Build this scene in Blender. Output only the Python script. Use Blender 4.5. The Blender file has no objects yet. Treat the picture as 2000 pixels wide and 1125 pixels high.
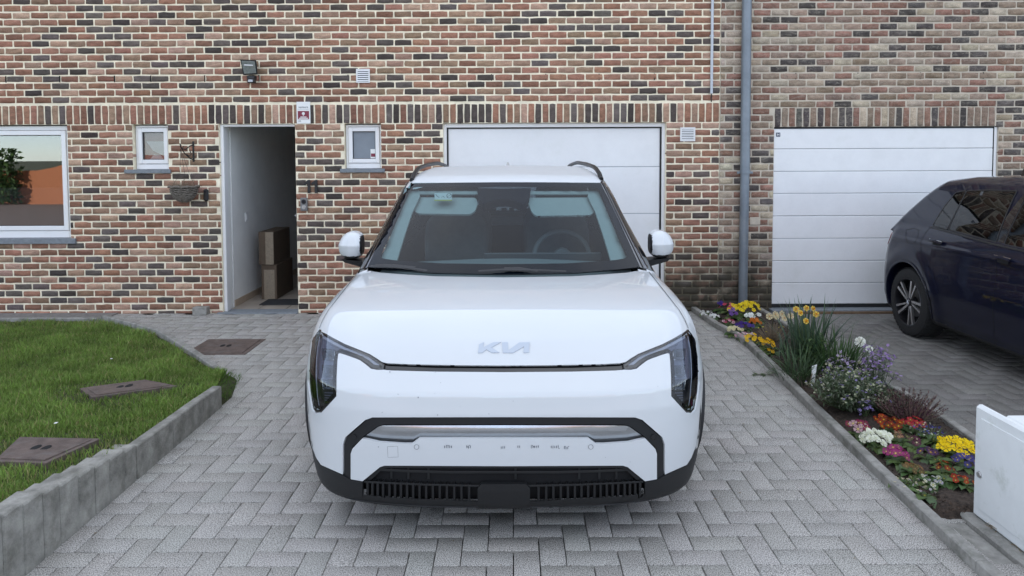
import bpy, math, random
import numpy as np
from mathutils import Vector, Matrix, geometry

random.seed(7); np.random.seed(7)
rng = np.random.default_rng(7)
scene = bpy.context.scene
COL = scene.collection

# ------------------------------------------------------------------ camera
CAM_POS = np.array([0.0, 0.0, 1.70])
PITCH = math.radians(2.86)
ROLL = 0.004
FPX = 1400.0
PX, PY = 1000.0, 375.0
_f = np.array([0.0, math.cos(PITCH), -math.sin(PITCH)])
_r0 = np.array([1.0, 0.0, 0.0]); _u0 = np.cross(_r0, _f)
RIGHT = _r0 * math.cos(ROLL) - _u0 * math.sin(ROLL)
UP = _u0 * math.cos(ROLL) + _r0 * math.sin(ROLL)
FWD = _f
cam_data = bpy.data.cameras.new('camera')
cam = bpy.data.objects.new('camera', cam_data); COL.objects.link(cam)
M3 = Matrix([[RIGHT[i], UP[i], -FWD[i]] for i in range(3)])
cam.matrix_world = Matrix.Translation(Vector(CAM_POS)) @ M3.to_4x4()
cam_data.sensor_width = 36.0; cam_data.sensor_fit = 'HORIZONTAL'
cam_data.lens = FPX / 2000.0 * 36.0
cam_data.shift_y = (PY - 562.5) / 2000.0
cam_data.clip_start = 0.05; cam_data.clip_end = 2000.0
scene.camera = cam

# ------------------------------------------------------------------ world, sun, exposure
SUN_EL = math.radians(30.0)
SUN_AZ = math.radians(-14.0)          # from straight behind the houses, slightly to the left
world = bpy.data.worlds.new('World'); scene.world = world; world.use_nodes = True
wn = world.node_tree.nodes; wl = world.node_tree.links; wn.clear()
w_out = wn.new('ShaderNodeOutputWorld'); w_bg = wn.new('ShaderNodeBackground')
sky = wn.new('ShaderNodeTexSky'); sky.sky_type = 'NISHITA'; sky.sun_disc = False
sky.sun_elevation = SUN_EL; sky.sun_rotation = SUN_AZ
sky.air_density = 0.6; sky.dust_density = 0.15; sky.ozone_density = 1.4
w_bg.inputs['Strength'].default_value = 0.15
# thin high cloud veil over the blue
tc = wn.new('ShaderNodeTexCoord'); cl = wn.new('ShaderNodeTexNoise')
cl.inputs['Scale'].default_value = 1.6; cl.inputs['Detail'].default_value = 7; cl.inputs['Roughness'].default_value = 0.6
mp = wn.new('ShaderNodeMapping'); mp.inputs['Scale'].default_value = (1, 1, 2.6)
cr = wn.new('ShaderNodeMapRange'); cr.inputs['From Min'].default_value = 0.42; cr.inputs['From Max'].default_value = 0.75
cr.inputs['To Min'].default_value = 0.36; cr.inputs['To Max'].default_value = 0.68
mx = wn.new('ShaderNodeMixRGB'); mx.inputs['Color2'].default_value = (5.1, 5.2, 5.2, 1)
wl.new(tc.outputs['Generated'], mp.inputs['Vector']); wl.new(mp.outputs['Vector'], cl.inputs['Vector'])
wl.new(cl.outputs['Fac'], cr.inputs['Value']); wl.new(cr.outputs['Result'], mx.inputs['Fac'])
wl.new(sky.outputs['Color'], mx.inputs['Color1']); wl.new(mx.outputs['Color'], w_bg.inputs['Color'])
wl.new(w_bg.outputs['Background'], w_out.inputs['Surface'])
sun_d = bpy.data.lights.new('sun', 'SUN'); sun_d.energy = 3.6; sun_d.angle = math.radians(0.53); sun_d.color = (1.0, 0.94, 0.86)
sun = bpy.data.objects.new('sun', sun_d); COL.objects.link(sun)
_sd = Vector((math.sin(SUN_AZ) * math.cos(SUN_EL), math.cos(SUN_AZ) * math.cos(SUN_EL), math.sin(SUN_EL)))
sun.rotation_euler = _sd.to_track_quat('Z', 'Y').to_euler()
sun.location = (0, 30, 30)
scene.view_settings.view_transform = 'Standard'; scene.view_settings.look = 'None'
scene.view_settings.exposure = 1.60; scene.view_settings.gamma = 1.0
scene.view_settings.use_curve_mapping = False
scene.cycles.max_bounces = 8; scene.cycles.diffuse_bounces = 4; scene.cycles.glossy_bounces = 4
scene.cycles.transparent_max_bounces = 16; scene.cycles.transmission_bounces = 6
scene.cycles.sample_clamp_indirect = 6.0
scene.cycles.use_denoising = True

# ------------------------------------------------------------------ projection helpers (photo pixel <-> real place)
def cam_rays(uv):
    uv = np.asarray(uv, float).reshape(-1, 2)
    cx = (uv[:, 0] - PX) / FPX; cy = (PY - uv[:, 1]) / FPX
    d = FWD[None] + cx[:, None] * RIGHT[None] + cy[:, None] * UP[None]
    return np.broadcast_to(CAM_POS, d.shape).copy(), d
def on_y(u, v, Y):
    o, d = cam_rays([(u, v)]); t = (Y - o[0, 1]) / d[0, 1]; p = o[0] + d[0] * t
    return float(p[0]), float(p[2])
def on_z(u, v, Z=0.0):
    o, d = cam_rays([(u, v)]); t = (Z - o[0, 2]) / d[0, 2]; p = o[0] + d[0] * t
    return float(p[0]), float(p[1])
def to_px(P):
    Q = np.asarray(P, float).reshape(-1, 3) - CAM_POS
    w = Q @ FWD
    return np.stack([PX + FPX * (Q @ RIGHT) / w, PY - FPX * (Q @ UP) / w], 1)
WY = 7.75                                # the brick face of both houses
def wl_(u, v, Y=WY): return on_y(u, v, Y)

# ------------------------------------------------------------------ materials
def new_mat(name):
    m = bpy.data.materials.new(name); m.use_nodes = True
    nt = m.node_tree; b = nt.nodes['Principled BSDF']
    return m, nt, b
def node(nt, typ, **kw):
    n = nt.nodes.new(typ)
    for k, v in kw.items():
        if k.startswith('i_'):
            n.inputs[k[2:].replace('_', ' ')].default_value = v
        else: setattr(n, k, v)
    return n
def simple(name, col, rough=0.5, metal=0.0, coat=0.0, coat_r=0.03, noise=0.0, nscale=20.0, bump=0.0, bscale=60.0, spec=0.5, grime=None, rvar=0.0):
    """principled with gentle world-space mottling, optional bump and grime patches"""
    m, nt, b = new_mat(name)
    b.inputs['Roughness'].default_value = rough; b.inputs['Metallic'].default_value = metal
    b.inputs['Coat Weight'].default_value = coat; b.inputs['Coat Roughness'].default_value = coat_r
    b.inputs['Specular IOR Level'].default_value = spec
    c = (col[0], col[1], col[2], 1); b.inputs['Base Color'].default_value = c
    geo = node(nt, 'ShaderNodeNewGeometry')
    last = None
    if noise > 0:
        n = node(nt, 'ShaderNodeTexNoise', i_Scale=nscale, i_Detail=6.0, i_Roughness=0.65)
        nt.links.new(geo.outputs['Position'], n.inputs['Vector'])
        r = node(nt, 'ShaderNodeMapRange'); r.inputs['From Min'].default_value = 0.3; r.inputs['From Max'].default_value = 0.7
        r.inputs['To Min'].default_value = 1 - noise; r.inputs['To Max'].default_value = 1 + noise
        nt.links.new(n.outputs['Fac'], r.inputs['Value'])
        mm = node(nt, 'ShaderNodeVectorMath', operation='SCALE'); mm.inputs[0].default_value = col[:3]
        nt.links.new(r.outputs['Result'], mm.inputs['Scale'])
        last = mm.outputs['Vector']
        if rvar > 0:
            r2 = node(nt, 'ShaderNodeMapRange'); r2.inputs['To Min'].default_value = max(0, rough - rvar); r2.inputs['To Max'].default_value = min(1, rough + rvar)
            nt.links.new(n.outputs['Fac'], r2.inputs['Value']); nt.links.new(r2.outputs['Result'], b.inputs['Roughness'])
    if grime:
        gcol, gs, lo, hi = grime
        n2 = node(nt, 'ShaderNodeTexNoise', i_Scale=gs, i_Detail=8.0, i_Roughness=0.7)
        nt.links.new(geo.outputs['Position'], n2.inputs['Vector'])
        r3 = node(nt, 'ShaderNodeMapRange'); r3.inputs['From Min'].default_value = lo; r3.inputs['From Max'].default_value = hi
        nt.links.new(n2.outputs['Fac'], r3.inputs['Value'])
        mxx = node(nt, 'ShaderNodeMixRGB'); mxx.inputs['Color2'].default_value = (*gcol, 1)
        nt.links.new(r3.outputs['Result'], mxx.inputs['Fac'])
        if last: nt.links.new(last, mxx.inputs['Color1'])
        else: mxx.inputs['Color1'].default_value = c
        last = mxx.outputs['Color']
    if last: nt.links.new(last, b.inputs['Base Color'])
    if bump > 0:
        n3 = node(nt, 'ShaderNodeTexNoise', i_Scale=bscale, i_Detail=5.0, i_Roughness=0.6)
        nt.links.new(geo.outputs['Position'], n3.inputs['Vector'])
        bp = node(nt, 'ShaderNodeBump'); bp.inputs['Strength'].default_value = bump; bp.inputs['Distance'].default_value = 0.01
        nt.links.new(n3.outputs['Fac'], bp.inputs['Height']); nt.links.new(bp.outputs['Normal'], b.inputs['Normal'])
    return m
def attr_mat(name, rough=0.85, speck=0.0, sscale=260.0, mott=0.25, mscale=9.0, bump=0.3, bscale=120.0, smear=None, spec=0.3, translucent=0.0, grime=None, coat=0.0, stretch=(1, 1, 1)):
    """per-piece colour from the mesh attribute 'col', mottled"""
    m, nt, b = new_mat(name)
    b.inputs['Roughness'].default_value = rough; b.inputs['Specular IOR Level'].default_value = spec
    b.inputs['Coat Weight'].default_value = coat
    at = node(nt, 'ShaderNodeAttribute', attribute_name='col')
    geo = node(nt, 'ShaderNodeNewGeometry')
    mpn = node(nt, 'ShaderNodeMapping'); mpn.inputs['Scale'].default_value = stretch
    nt.links.new(geo.outputs['Position'], mpn.inputs['Vector'])
    pos = mpn.outputs['Vector']
    n = node(nt, 'ShaderNodeTexNoise', i_Scale=mscale, i_Detail=7.0, i_Roughness=0.7)
    nt.links.new(pos, n.inputs['Vector'])
    r = node(nt, 'ShaderNodeMapRange'); r.inputs['From Min'].default_value = 0.28; r.inputs['From Max'].default_value = 0.72
    r.inputs['To Min'].default_value = 1 - mott; r.inputs['To Max'].default_value = 1 + mott
    nt.links.new(n.outputs['Fac'], r.inputs['Value'])
    mm = node(nt, 'ShaderNodeVectorMath', operation='SCALE')
    nt.links.new(at.outputs['Color'], mm.inputs[0]); nt.links.new(r.outputs['Result'], mm.inputs['Scale'])
    last = mm.outputs['Vector']
    if speck > 0:
        n2 = node(nt, 'ShaderNodeTexNoise', i_Scale=sscale, i_Detail=2.0, i_Roughness=0.6)
        nt.links.new(geo.outputs['Position'], n2.inputs['Vector'])
        r2 = node(nt, 'ShaderNodeMapRange'); r2.inputs['From Min'].default_value = 0.36; r2.inputs['From Max'].default_value = 0.64
        r2.inputs['To Min'].default_value = 1 - speck; r2.inputs['To Max'].default_value = 1 + speck
        nt.links.new(n2.outputs['Fac'], r2.inputs['Value'])
        m2 = node(nt, 'ShaderNodeVectorMath', operation='SCALE')
        nt.links.new(last, m2.inputs[0]); nt.links.new(r2.outputs['Result'], m2.inputs['Scale']); last = m2.outputs['Vector']
    for sm in ([smear] if smear else []) + ([grime] if grime else []):
        scol, ss, lo, hi, st = sm
        mp2 = node(nt, 'ShaderNodeMapping'); mp2.inputs['Scale'].default_value = st; mp2.inputs['Location'].default_value = (3.3, 1.7, 9.1)
        nt.links.new(geo.outputs['Position'], mp2.inputs['Vector'])
        n4 = node(nt, 'ShaderNodeTexNoise', i_Scale=ss, i_Detail=6.0, i_Roughness=0.75)
        n4.inputs['Distortion'].default_value = 0.8
        nt.links.new(mp2.outputs['Vector'], n4.inputs['Vector'])
        r4 = node(nt, 'ShaderNodeMapRange'); r4.inputs['From Min'].default_value = lo; r4.inputs['From Max'].default_value = hi
        r4.inputs['To Max'].default_value = 0.55
        nt.links.new(n4.outputs['Fac'], r4.inputs['Value'])
        mxx = node(nt, 'ShaderNodeMixRGB'); mxx.inputs['Color2'].default_value = (*scol, 1)
        nt.links.new(r4.outputs['Result'], mxx.inputs['Fac']); nt.links.new(last, mxx.inputs['Color1']); last = mxx.outputs['Color']
    nt.links.new(last, b.inputs['Base Color'])
    if bump > 0:
        n3 = node(nt, 'ShaderNodeTexNoise', i_Scale=bscale, i_Detail=4.0, i_Roughness=0.65)
        nt.links.new(geo.outputs['Position'], n3.inputs['Vector'])
        bp = node(nt, 'ShaderNodeBump'); bp.inputs['Strength'].default_value = bump; bp.inputs['Distance'].default_value = 0.006
        nt.links.new(n3.outputs['Fac'], bp.inputs['Height']); nt.links.new(bp.outputs['Normal'], b.inputs['Normal'])
    if translucent > 0:
        tr = node(nt, 'ShaderNodeBsdfTranslucent'); ms = node(nt, 'ShaderNodeMixShader'); ms.inputs['Fac'].default_value = translucent
        nt.links.new(last, tr.inputs['Color'])
        out = nt.nodes['Material Output']
        nt.links.new(b.outputs['BSDF'], ms.inputs[1]); nt.links.new(tr.outputs['BSDF'], ms.inputs[2]); nt.links.new(ms.outputs['Shader'], out.inputs['Surface'])
    return m
def glass_mat(name, tint=(0.75, 0.82, 0.85), refl=0.0, rough=0.0, ior=1.5):
    """thin sheet: see-through tinted, mirror by fresnel (+ coating)"""
    m, nt, b = new_mat(name); nt.nodes.remove(b)
    out = nt.nodes['Material Output']
    t = node(nt, 'ShaderNodeBsdfTransparent'); t.inputs['Color'].default_value = (*tint, 1)
    g = node(nt, 'ShaderNodeBsdfGlossy'); g.inputs['Roughness'].default_value = rough
    fr = node(nt, 'ShaderNodeFresnel'); fr.inputs['IOR'].default_value = ior
    ad = node(nt, 'ShaderNodeMath', operation='ADD'); ad.inputs[1].default_value = refl; ad.use_clamp = True
    nt.links.new(fr.outputs['Fac'], ad.inputs[0])
    ms = node(nt, 'ShaderNodeMixShader')
    nt.links.new(ad.outputs['Value'], ms.inputs['Fac']); nt.links.new(t.outputs['BSDF'], ms.inputs[1]); nt.links.new(g.outputs['BSDF'], ms.inputs[2])
    nt.links.new(ms.outputs['Shader'], out.inputs['Surface'])
    return m

M = {}
M['brick'] = attr_mat('clay_brick', rough=0.9, speck=0.22, sscale=240, mott=0.38, mscale=11, bump=0.55, bscale=90,
                      smear=((0.50, 0.40, 0.34), 16, 0.60, 0.82, (1, 1, 2.2)), stretch=(1, 1, 2.5))
M['brick_grey'] = attr_mat('aged_clay_brick', rough=0.92, speck=0.30, sscale=240, mott=0.40, mscale=13, bump=0.6, bscale=90,
                      smear=((0.46, 0.41, 0.33), 15, 0.50, 0.74, (1, 1, 2.0)), stretch=(1, 1, 2.0))
M['mortar'] = simple('cream_mortar', (0.90, 0.81, 0.62), 0.95, noise=0.16, nscale=9, bump=0.5, bscale=160, spec=0.1)
M['mortar_grey'] = simple('grey_mortar', (0.60, 0.53, 0.43), 0.95, noise=0.16, nscale=9, bump=0.5, bscale=160, spec=0.1)
M['paver'] = attr_mat('granite_paver', rough=0.9, speck=0.70, sscale=210, mott=0.10, mscale=2.2, bump=0.35, bscale=240, spec=0.3,
                      grime=((0.12, 0.12, 0.10), 1.1, 0.55, 0.8, (1, 1, 1)))
M['joint_sand'] = simple('joint_sand', (0.035, 0.033, 0.028), 1.0, noise=0.4, nscale=14, bump=0.4, bscale=200)
M['concrete'] = simple('concrete_kerb', (0.30, 0.29, 0.265), 0.93, noise=0.30, nscale=14, bump=0.5, bscale=140, grime=((0.08, 0.085, 0.06), 5.0, 0.50, 0.75))
M['concrete_dark'] = simple('mossy_concrete', (0.29, 0.28, 0.25), 0.95, noise=0.38, nscale=11, bump=0.7, bscale=120, grime=((0.085, 0.08, 0.06), 6.0, 0.48, 0.80))
M['bluestone'] = simple('bluestone', (0.20, 0.22, 0.24), 0.75, noise=0.2, nscale=30, bump=0.2, bscale=150)
def stain(m, x0, wx, z1, col=(.075, .070, .055)):
    """damp mossy dirt on the lowest courses beside the flower bed"""
    nt = m.node_tree; b = nt.nodes['Principled BSDF']; src = b.inputs['Base Color'].links[0].from_socket
    ge = node(nt, 'ShaderNodeNewGeometry'); sp = node(nt, 'ShaderNodeSeparateXYZ'); nt.links.new(ge.outputs['Position'], sp.inputs[0])
    zr = node(nt, 'ShaderNodeMapRange'); zr.inputs['From Min'].default_value = z1; zr.inputs['From Max'].default_value = 0.0
    nt.links.new(sp.outputs['Z'], zr.inputs['Value'])
    sb = node(nt, 'ShaderNodeMath', operation='SUBTRACT'); sb.inputs[1].default_value = x0; nt.links.new(sp.outputs['X'], sb.inputs[0])
    ab = node(nt, 'ShaderNodeMath', operation='ABSOLUTE'); nt.links.new(sb.outputs[0], ab.inputs[0])
    xr = node(nt, 'ShaderNodeMapRange'); xr.inputs['From Min'].default_value = wx; xr.inputs['From Max'].default_value = wx * .5
    nt.links.new(ab.outputs[0], xr.inputs['Value'])
    mu = node(nt, 'ShaderNodeMath', operation='MULTIPLY'); nt.links.new(zr.outputs['Result'], mu.inputs[0]); nt.links.new(xr.outputs['Result'], mu.inputs[1])
    n = node(nt, 'ShaderNodeTexNoise', i_Scale=7.0, i_Detail=6.0); nt.links.new(ge.outputs['Position'], n.inputs['Vector'])
    a2 = node(nt, 'ShaderNodeMath', operation='MULTIPLY_ADD'); a2.inputs[1].default_value = 3.0; nt.links.new(n.outputs['Fac'], a2.inputs[0]); a2.inputs[2].default_value = -.15
    m3 = node(nt, 'ShaderNodeMath', operation='MULTIPLY'); m3.use_clamp = True; nt.links.new(mu.outputs[0], m3.inputs[0]); nt.links.new(a2.outputs[0], m3.inputs[1])
    mi = node(nt, 'ShaderNodeMixRGB'); mi.inputs['Color2'].default_value = (*col, 1)
    nt.links.new(m3.outputs[0], mi.inputs['Fac']); nt.links.new(src, mi.inputs['Color1']); nt.links.new(mi.outputs['Color'], b.inputs['Base Color'])
for k_ in ('brick', 'brick_grey', 'mortar', 'mortar_grey'):
    stain(M[k_], 2.25, 1.15, .85, (.12, .105, .075) if 'mortar' in k_ else (.06, .052, .038))
M['upvc'] = simple('white_window_plastic', (0.80, 0.80, 0.80), 0.35, noise=0.03, nscale=3, coat=0.2)
M['door_white'] = simple('white_sectional_door', (0.80, 0.80, 0.80), 0.38, noise=0.04, nscale=5, bump=0.12, bscale=60, grime=((.62, .63, .60), 2.5, .55, .95))
M['rubber'] = simple('black_rubber', (0.014, 0.014, 0.015), 0.6, noise=0.2, nscale=20)
M['plaster'] = simple('hall_plaster', (0.82, 0.82, 0.80), 0.9, noise=0.05, nscale=4, bump=0.15, bscale=80)
M['dark_wood'] = simple('dark_door_paint', (0.02, 0.02, 0.022), 0.5, noise=0.2)
M['tile'] = simple('hall_floor_tile', (0.42, 0.36, 0.30), 0.35, noise=0.1, nscale=6)
M['skirting'] = simple('skirting_tile', (0.46, 0.36, 0.27), 0.4, noise=0.1, nscale=8)
M['card'] = simple('cardboard', (0.11, 0.078, 0.052), 0.8, noise=0.1, nscale=12, bump=0.1)
M['tape'] = simple('packing_tape', (0.28, 0.23, 0.17), 0.25, noise=0.15, nscale=40, bump=0.3, bscale=40)
M['zinc'] = simple('zinc_pipe', (0.21, 0.24, 0.27), 0.45, metal=0.35, noise=0.16, nscale=5, grime=((0.30, 0.32, 0.33), 4, 0.55, 0.8))
M['light_pvc'] = simple('light_grey_conduit', (0.55, 0.58, 0.62), 0.5, noise=0.06)
M['black_plastic'] = simple('black_plastic', (0.012, 0.012, 0.013), 0.45, noise=0.15, nscale=30)
M['rust'] = simple('rusty_cover_plate', (0.125, 0.092, 0.078), 0.75, noise=0.35, nscale=16, bump=0.5, bscale=150, grime=((0.15, 0.135, 0.125), 9, 0.5, 0.75))
M['soil'] = simple('bed_soil', (0.050, 0.036, 0.027), 1.0, noise=0.7, nscale=45, bump=1.0, bscale=70)
M['lawn_soil'] = simple('lawn_soil', (0.050, 0.055, 0.022), 1.0, noise=0.5, nscale=12, bump=0.8, bscale=60)
M['white_cabinet'] = simple('weathered_white_polyester', (0.74, 0.76, 0.75), 0.55, noise=0.06, nscale=4, grime=((0.50, 0.53, 0.48), 9, 0.56, 0.8))
M['steel'] = simple('brushed_steel', (0.45, 0.45, 0.45), 0.35, metal=0.9, noise=0.1)
M['iron'] = simple('wrought_iron', (0.018, 0.016, 0.014), 0.6, noise=0.3, nscale=40)
M['dark_void'] = simple('dark_void', (0.01, 0.01, 0.01), 1.0)
M['pane'] = glass_mat('window_pane', tint=(0.6, 0.64, 0.66), refl=0.15)
M['pane_small'] = glass_mat('small_window_pane', tint=(0.85, 0.88, 0.88), refl=0.015)

# ------------------------------------------------------------------ object helpers
def set_props(o, label=None, cat=None, group=None, kind=None):
    if label: o['label'] = label
    if cat: o['category'] = cat
    if group: o['group'] = group
    if kind: o['kind'] = kind
WORLD_OF = {}
def _parent(o, parent):
    if parent is None: return
    o.parent = parent
    o.matrix_parent_inverse = WORLD_OF[parent.name].inverted()
def thing(name, label, cat, loc=(0, 0, 0), group=None):
    o = bpy.data.objects.new(name, None); COL.objects.link(o); o.location = loc
    o.empty_display_size = 0.1
    WORLD_OF[o.name] = Matrix.Translation(Vector(loc))
    set_props(o, label, cat, group); return o
def obj(name, me, parent=None, loc=(0, 0, 0), **props):
    """link mesh data whose coordinates are relative to world point loc"""
    o = bpy.data.objects.new(name, me); COL.objects.link(o); o.location = loc
    WORLD_OF[o.name] = Matrix.Translation(Vector(loc))
    _parent(o, parent); set_props(o, **props); return o
def mesh_from(name, verts, faces, mats=(), smooth=False, mat_idx=None, cols=None, normals=None):
    me = bpy.data.meshes.new(name)
    V = np.asarray(verts, np.float32).reshape(-1, 3)
    if isinstance(faces, np.ndarray):
        nf, k = faces.shape
        me.vertices.add(len(V)); me.vertices.foreach_set('co', V.ravel())
        me.loops.add(nf * k); me.loops.foreach_set('vertex_index', faces.astype(np.int32).ravel())
        me.polygons.add(nf); me.polygons.foreach_set('loop_start', np.arange(0, nf * k, k, dtype=np.int32))
        me.update(calc_edges=True); me.validate()
    else:
        me.from_pydata([tuple(map(float, v)) for v in V], [], [tuple(int(i) for i in f) for f in faces])
    for m in (mats if isinstance(mats, (list, tuple)) else [mats]): me.materials.append(m)
    if smooth: me.polygons.foreach_set('use_smooth', np.ones(len(me.polygons), bool))
    if mat_idx is not None: me.polygons.foreach_set('material_index', np.asarray(mat_idx, np.int32))
    if cols is not None:
        a = me.attributes.new('col', 'FLOAT_COLOR', 'POINT')
        c = np.ones((len(V), 4), np.float32); c[:, :3] = cols; a.data.foreach_set('color', c.ravel())
    if normals is not None and len(me.vertices) == len(V):
        me.polygons.foreach_set('use_smooth', np.ones(len(me.polygons), bool))
        me.normals_split_custom_set_from_vertices([tuple(map(float, n)) for n in normals])
    me.update(); return me
class MB:
    """collects simple solids as one mesh"""
    def __init__(s): s.v = []; s.f = []; s.sm = []
    def add(s, vs, fs):
        b = len(s.v); s.v += [tuple(map(float, v)) for v in vs]; s.f += [tuple(b + i for i in f) for f in fs]; return s
    def box(s, x0, x1, y0, y1, z0, z1, bev=0.0):
        if x0 > x1: x0, x1 = x1, x0
        if y0 > y1: y0, y1 = y1, y0
        if z0 > z1: z0, z1 = z1, z0
        if bev <= 0:
            vs = [(x, y, z) for z in (z0, z1) for y in (y0, y1) for x in (x0, x1)]
            fs = [(0, 2, 3, 1), (4, 5, 7, 6), (0, 1, 5, 4), (2, 6, 7, 3), (0, 4, 6, 2), (1, 3, 7, 5)]
            return s.add(vs, fs)
        b = min(bev, (x1 - x0) / 2.01, (y1 - y0) / 2.01, (z1 - z0) / 2.01)
        vs = []; idx = {}
        for ix, X in enumerate((x0, x1)):
            for iy, Y in enumerate((y0, y1)):
                for iz, Z in enumerate((z0, z1)):
                    sx, sy, sz = (1 - 2 * ix), (1 - 2 * iy), (1 - 2 * iz)
                    idx[ix, iy, iz, 0] = len(vs); vs.append((X, Y + sy * b, Z + sz * b))
                    idx[ix, iy, iz, 1] = len(vs); vs.append((X + sx * b, Y, Z + sz * b))
                    idx[ix, iy, iz, 2] = len(vs); vs.append((X + sx * b, Y + sy * b, Z))
        fs = []
        for i in (0, 1):
            fs.append([idx[i, 0, 0, 0], idx[i, 1, 0, 0], idx[i, 1, 1, 0], idx[i, 0, 1, 0]])
            fs.append([idx[0, i, 0, 1], idx[1, i, 0, 1], idx[1, i, 1, 1], idx[0, i, 1, 1]])
            fs.append([idx[0, 0, i, 2], idx[1, 0, i, 2], idx[1, 1, i, 2], idx[0, 1, i, 2]])
        for a in (0, 1):
            for c in (0, 1):
                fs.append([idx[a, c, 0, 0], idx[a, c, 1, 0], idx[a, c, 1, 1], idx[a, c, 0, 1]])
                fs.append([idx[a, 0, c, 0], idx[a, 1, c, 0], idx[a, 1, c, 2], idx[a, 0, c, 2]])
                fs.append([idx[0, a, c, 1], idx[1, a, c, 1], idx[1, a, c, 2], idx[0, a, c, 2]])
                for d in (0, 1): fs.append([idx[a, c, d, 0], idx[a, c, d, 1], idx[a, c, d, 2]])
        ce = np.array([(x0 + x1) / 2, (y0 + y1) / 2, (z0 + z1) / 2]); va = np.array(vs); out = []
        for f in fs:
            p = va[f]; n = np.cross(p[1] - p[0], p[2] - p[0])
            out.append(f if n @ (p.mean(0) - ce) > 0 else f[::-1])
        return s.add(vs, out)
    def tube(s, pts, r, n=10, caps=True, closed=False):
        P = [np.array(p, float) for p in pts]; rr = r if hasattr(r, '__len__') else [r] * len(P)
        rings = []; prev = None
        for i, p in enumerate(P):
            if closed: t = P[(i + 1) % len(P)] - P[i - 1]
            else: t = P[min(i + 1, len(P) - 1)] - P[max(i - 1, 0)]
            t = t / (np.linalg.norm(t) + 1e-12)
            a = np.array([0, 0, 1.0]) if abs(t[2]) < 0.9 else np.array([1.0, 0, 0])
            if prev is not None: a = prev
            u = a - t * (a @ t); u /= np.linalg.norm(u) + 1e-12; w = np.cross(t, u); prev = u
            rings.append([p + rr[i] * (math.cos(2 * math.pi * k / n) * u + math.sin(2 * math.pi * k / n) * w) for k in range(n)])
        vs = [v for ring in rings for v in ring]; fs = []
        m = len(P)
        for i in range(m if closed else m - 1):
            j = (i + 1) % m
            for k in range(n):
                fs.append((i * n + k, i * n + (k + 1) % n, j * n + (k + 1) % n, j * n + k))
        if caps and not closed:
            fs.append(tuple(range(n))[::-1]); fs.append(tuple((m - 1) * n + k for k in range(n)))
        return s.add(vs, fs)
    def lathe(s, prof, center, axis='x', n=32, closed=True):
        """prof: list of (along, radius)"""
        c = np.array(center, float); vs = []; fs = []; m = len(prof)
        for a, r in prof:
            for k in range(n):
                t = 2 * math.pi * k / n; p = np.zeros(3)
                if axis == 'x': p[:] = (a, r * math.cos(t), r * math.sin(t))
                elif axis == 'y': p[:] = (r * math.cos(t), a, r * math.sin(t))
                else: p[:] = (r * math.cos(t), r * math.sin(t), a)
                vs.append(c + p)
        for i in range(m - 1 + (1 if closed else 0)):
            j = (i + 1) % m
            for k in range(n): fs.append((i * n + k, i * n + (k + 1) % n, j * n + (k + 1) % n, j * n + k))
        return s.add(vs, fs)
    def prism(s, poly, y0, y1, plane='xz'):
        """polygon extruded along y (xz), z (xy) or x (yz)"""
        n = len(poly)
        def P(a, b, t): return {'xz': (a, t, b), 'xy': (a, b, t), 'yz': (t, a, b)}[plane]
        vs = [P(a, b, y0) for a, b in poly] + [P(a, b, y1) for a, b in poly]
        fs = [tuple(range(n)), tuple(range(2 * n - 1, n - 1, -1))] + [(i, i + n, (i + 1) % n + n, (i + 1) % n) for i in range(n)]
        return s.add(vs, fs)
    def build(s, name, mat, parent=None, smooth=False, origin=(0, 0, 0), angle=None, **props):
        V = np.array(s.v, float).reshape(-1, 3) - np.array(origin, float)
        me = mesh_from(name, V, s.f, mat, smooth=smooth)
        if smooth:
            try: me.set_sharp_from_angle(angle=math.radians(angle or 40))
            except Exception: pass
        return obj(name, me, parent, loc=origin, **props)
def inside(poly, pts):
    P = np.asarray(pts, float); x, y = P[:, 0], P[:, 1]; c = np.zeros(len(P), bool)
    q = np.asarray(poly, float); j = len(q) - 1
    for i in range(len(q)):
        xi, yi = q[i]; xj, yj = q[j]
        if yi != yj:
            c ^= ((yi > y) != (yj > y)) & (x < (xj - xi) * (y - yi) / (yj - yi) + xi)
        j = i
    return c
def lettering(name, text, size, x, y, z, mat, parent, depth=0.002, align='CENTER', bold=0.0):
    """flat text standing on a plane facing -Y, centre/baseline at x,y,z"""
    cu = bpy.data.curves.new(name, 'FONT'); cu.body = text; cu.size = size; cu.extrude = depth; cu.align_x = align; cu.offset = bold
    cu.resolution_u = 3
    tmp = bpy.data.objects.new('tmp', cu); COL.objects.link(tmp)
    dg = bpy.context.evaluated_depsgraph_get(); me = bpy.data.meshes.new_from_object(tmp.evaluated_get(dg))
    COL.objects.unlink(tmp); bpy.data.objects.remove(tmp)
    n = len(me.vertices); co = np.zeros(n * 3, np.float32); me.vertices.foreach_get('co', co); co = co.reshape(-1, 3)
    out = np.stack([co[:, 0] + x, -co[:, 2] + y, co[:, 1] + z], 1).astype(np.float32)
    me.vertices.foreach_set('co', out.ravel()); me.materials.clear(); me.materials.append(mat); me.update()
    return obj(name, me, parent)
# ================================================================== GROUND, STREET AND THE SUNLIT SIDE BEHIND THE VIEWER
def structure(name, mb, mat): return mb.build(name, mat, kind='structure')
g = MB(); g.add([(-400, -400, -0.10), (400, -400, -0.10), (400, 400, -0.10), (-400, 400, -0.10)], [(0, 1, 2, 3)])
structure('ground', g, M['lawn_soil'])
M['street'] = simple('red_street_paving', (0.14, 0.105, 0.09), 0.9, noise=0.2, nscale=30, bump=0.3, bscale=90)
s_ = MB(); s_.box(-60, 60, -11.5, -3.2, -0.14, -0.055); structure('street', s_, M['street'])
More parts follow.
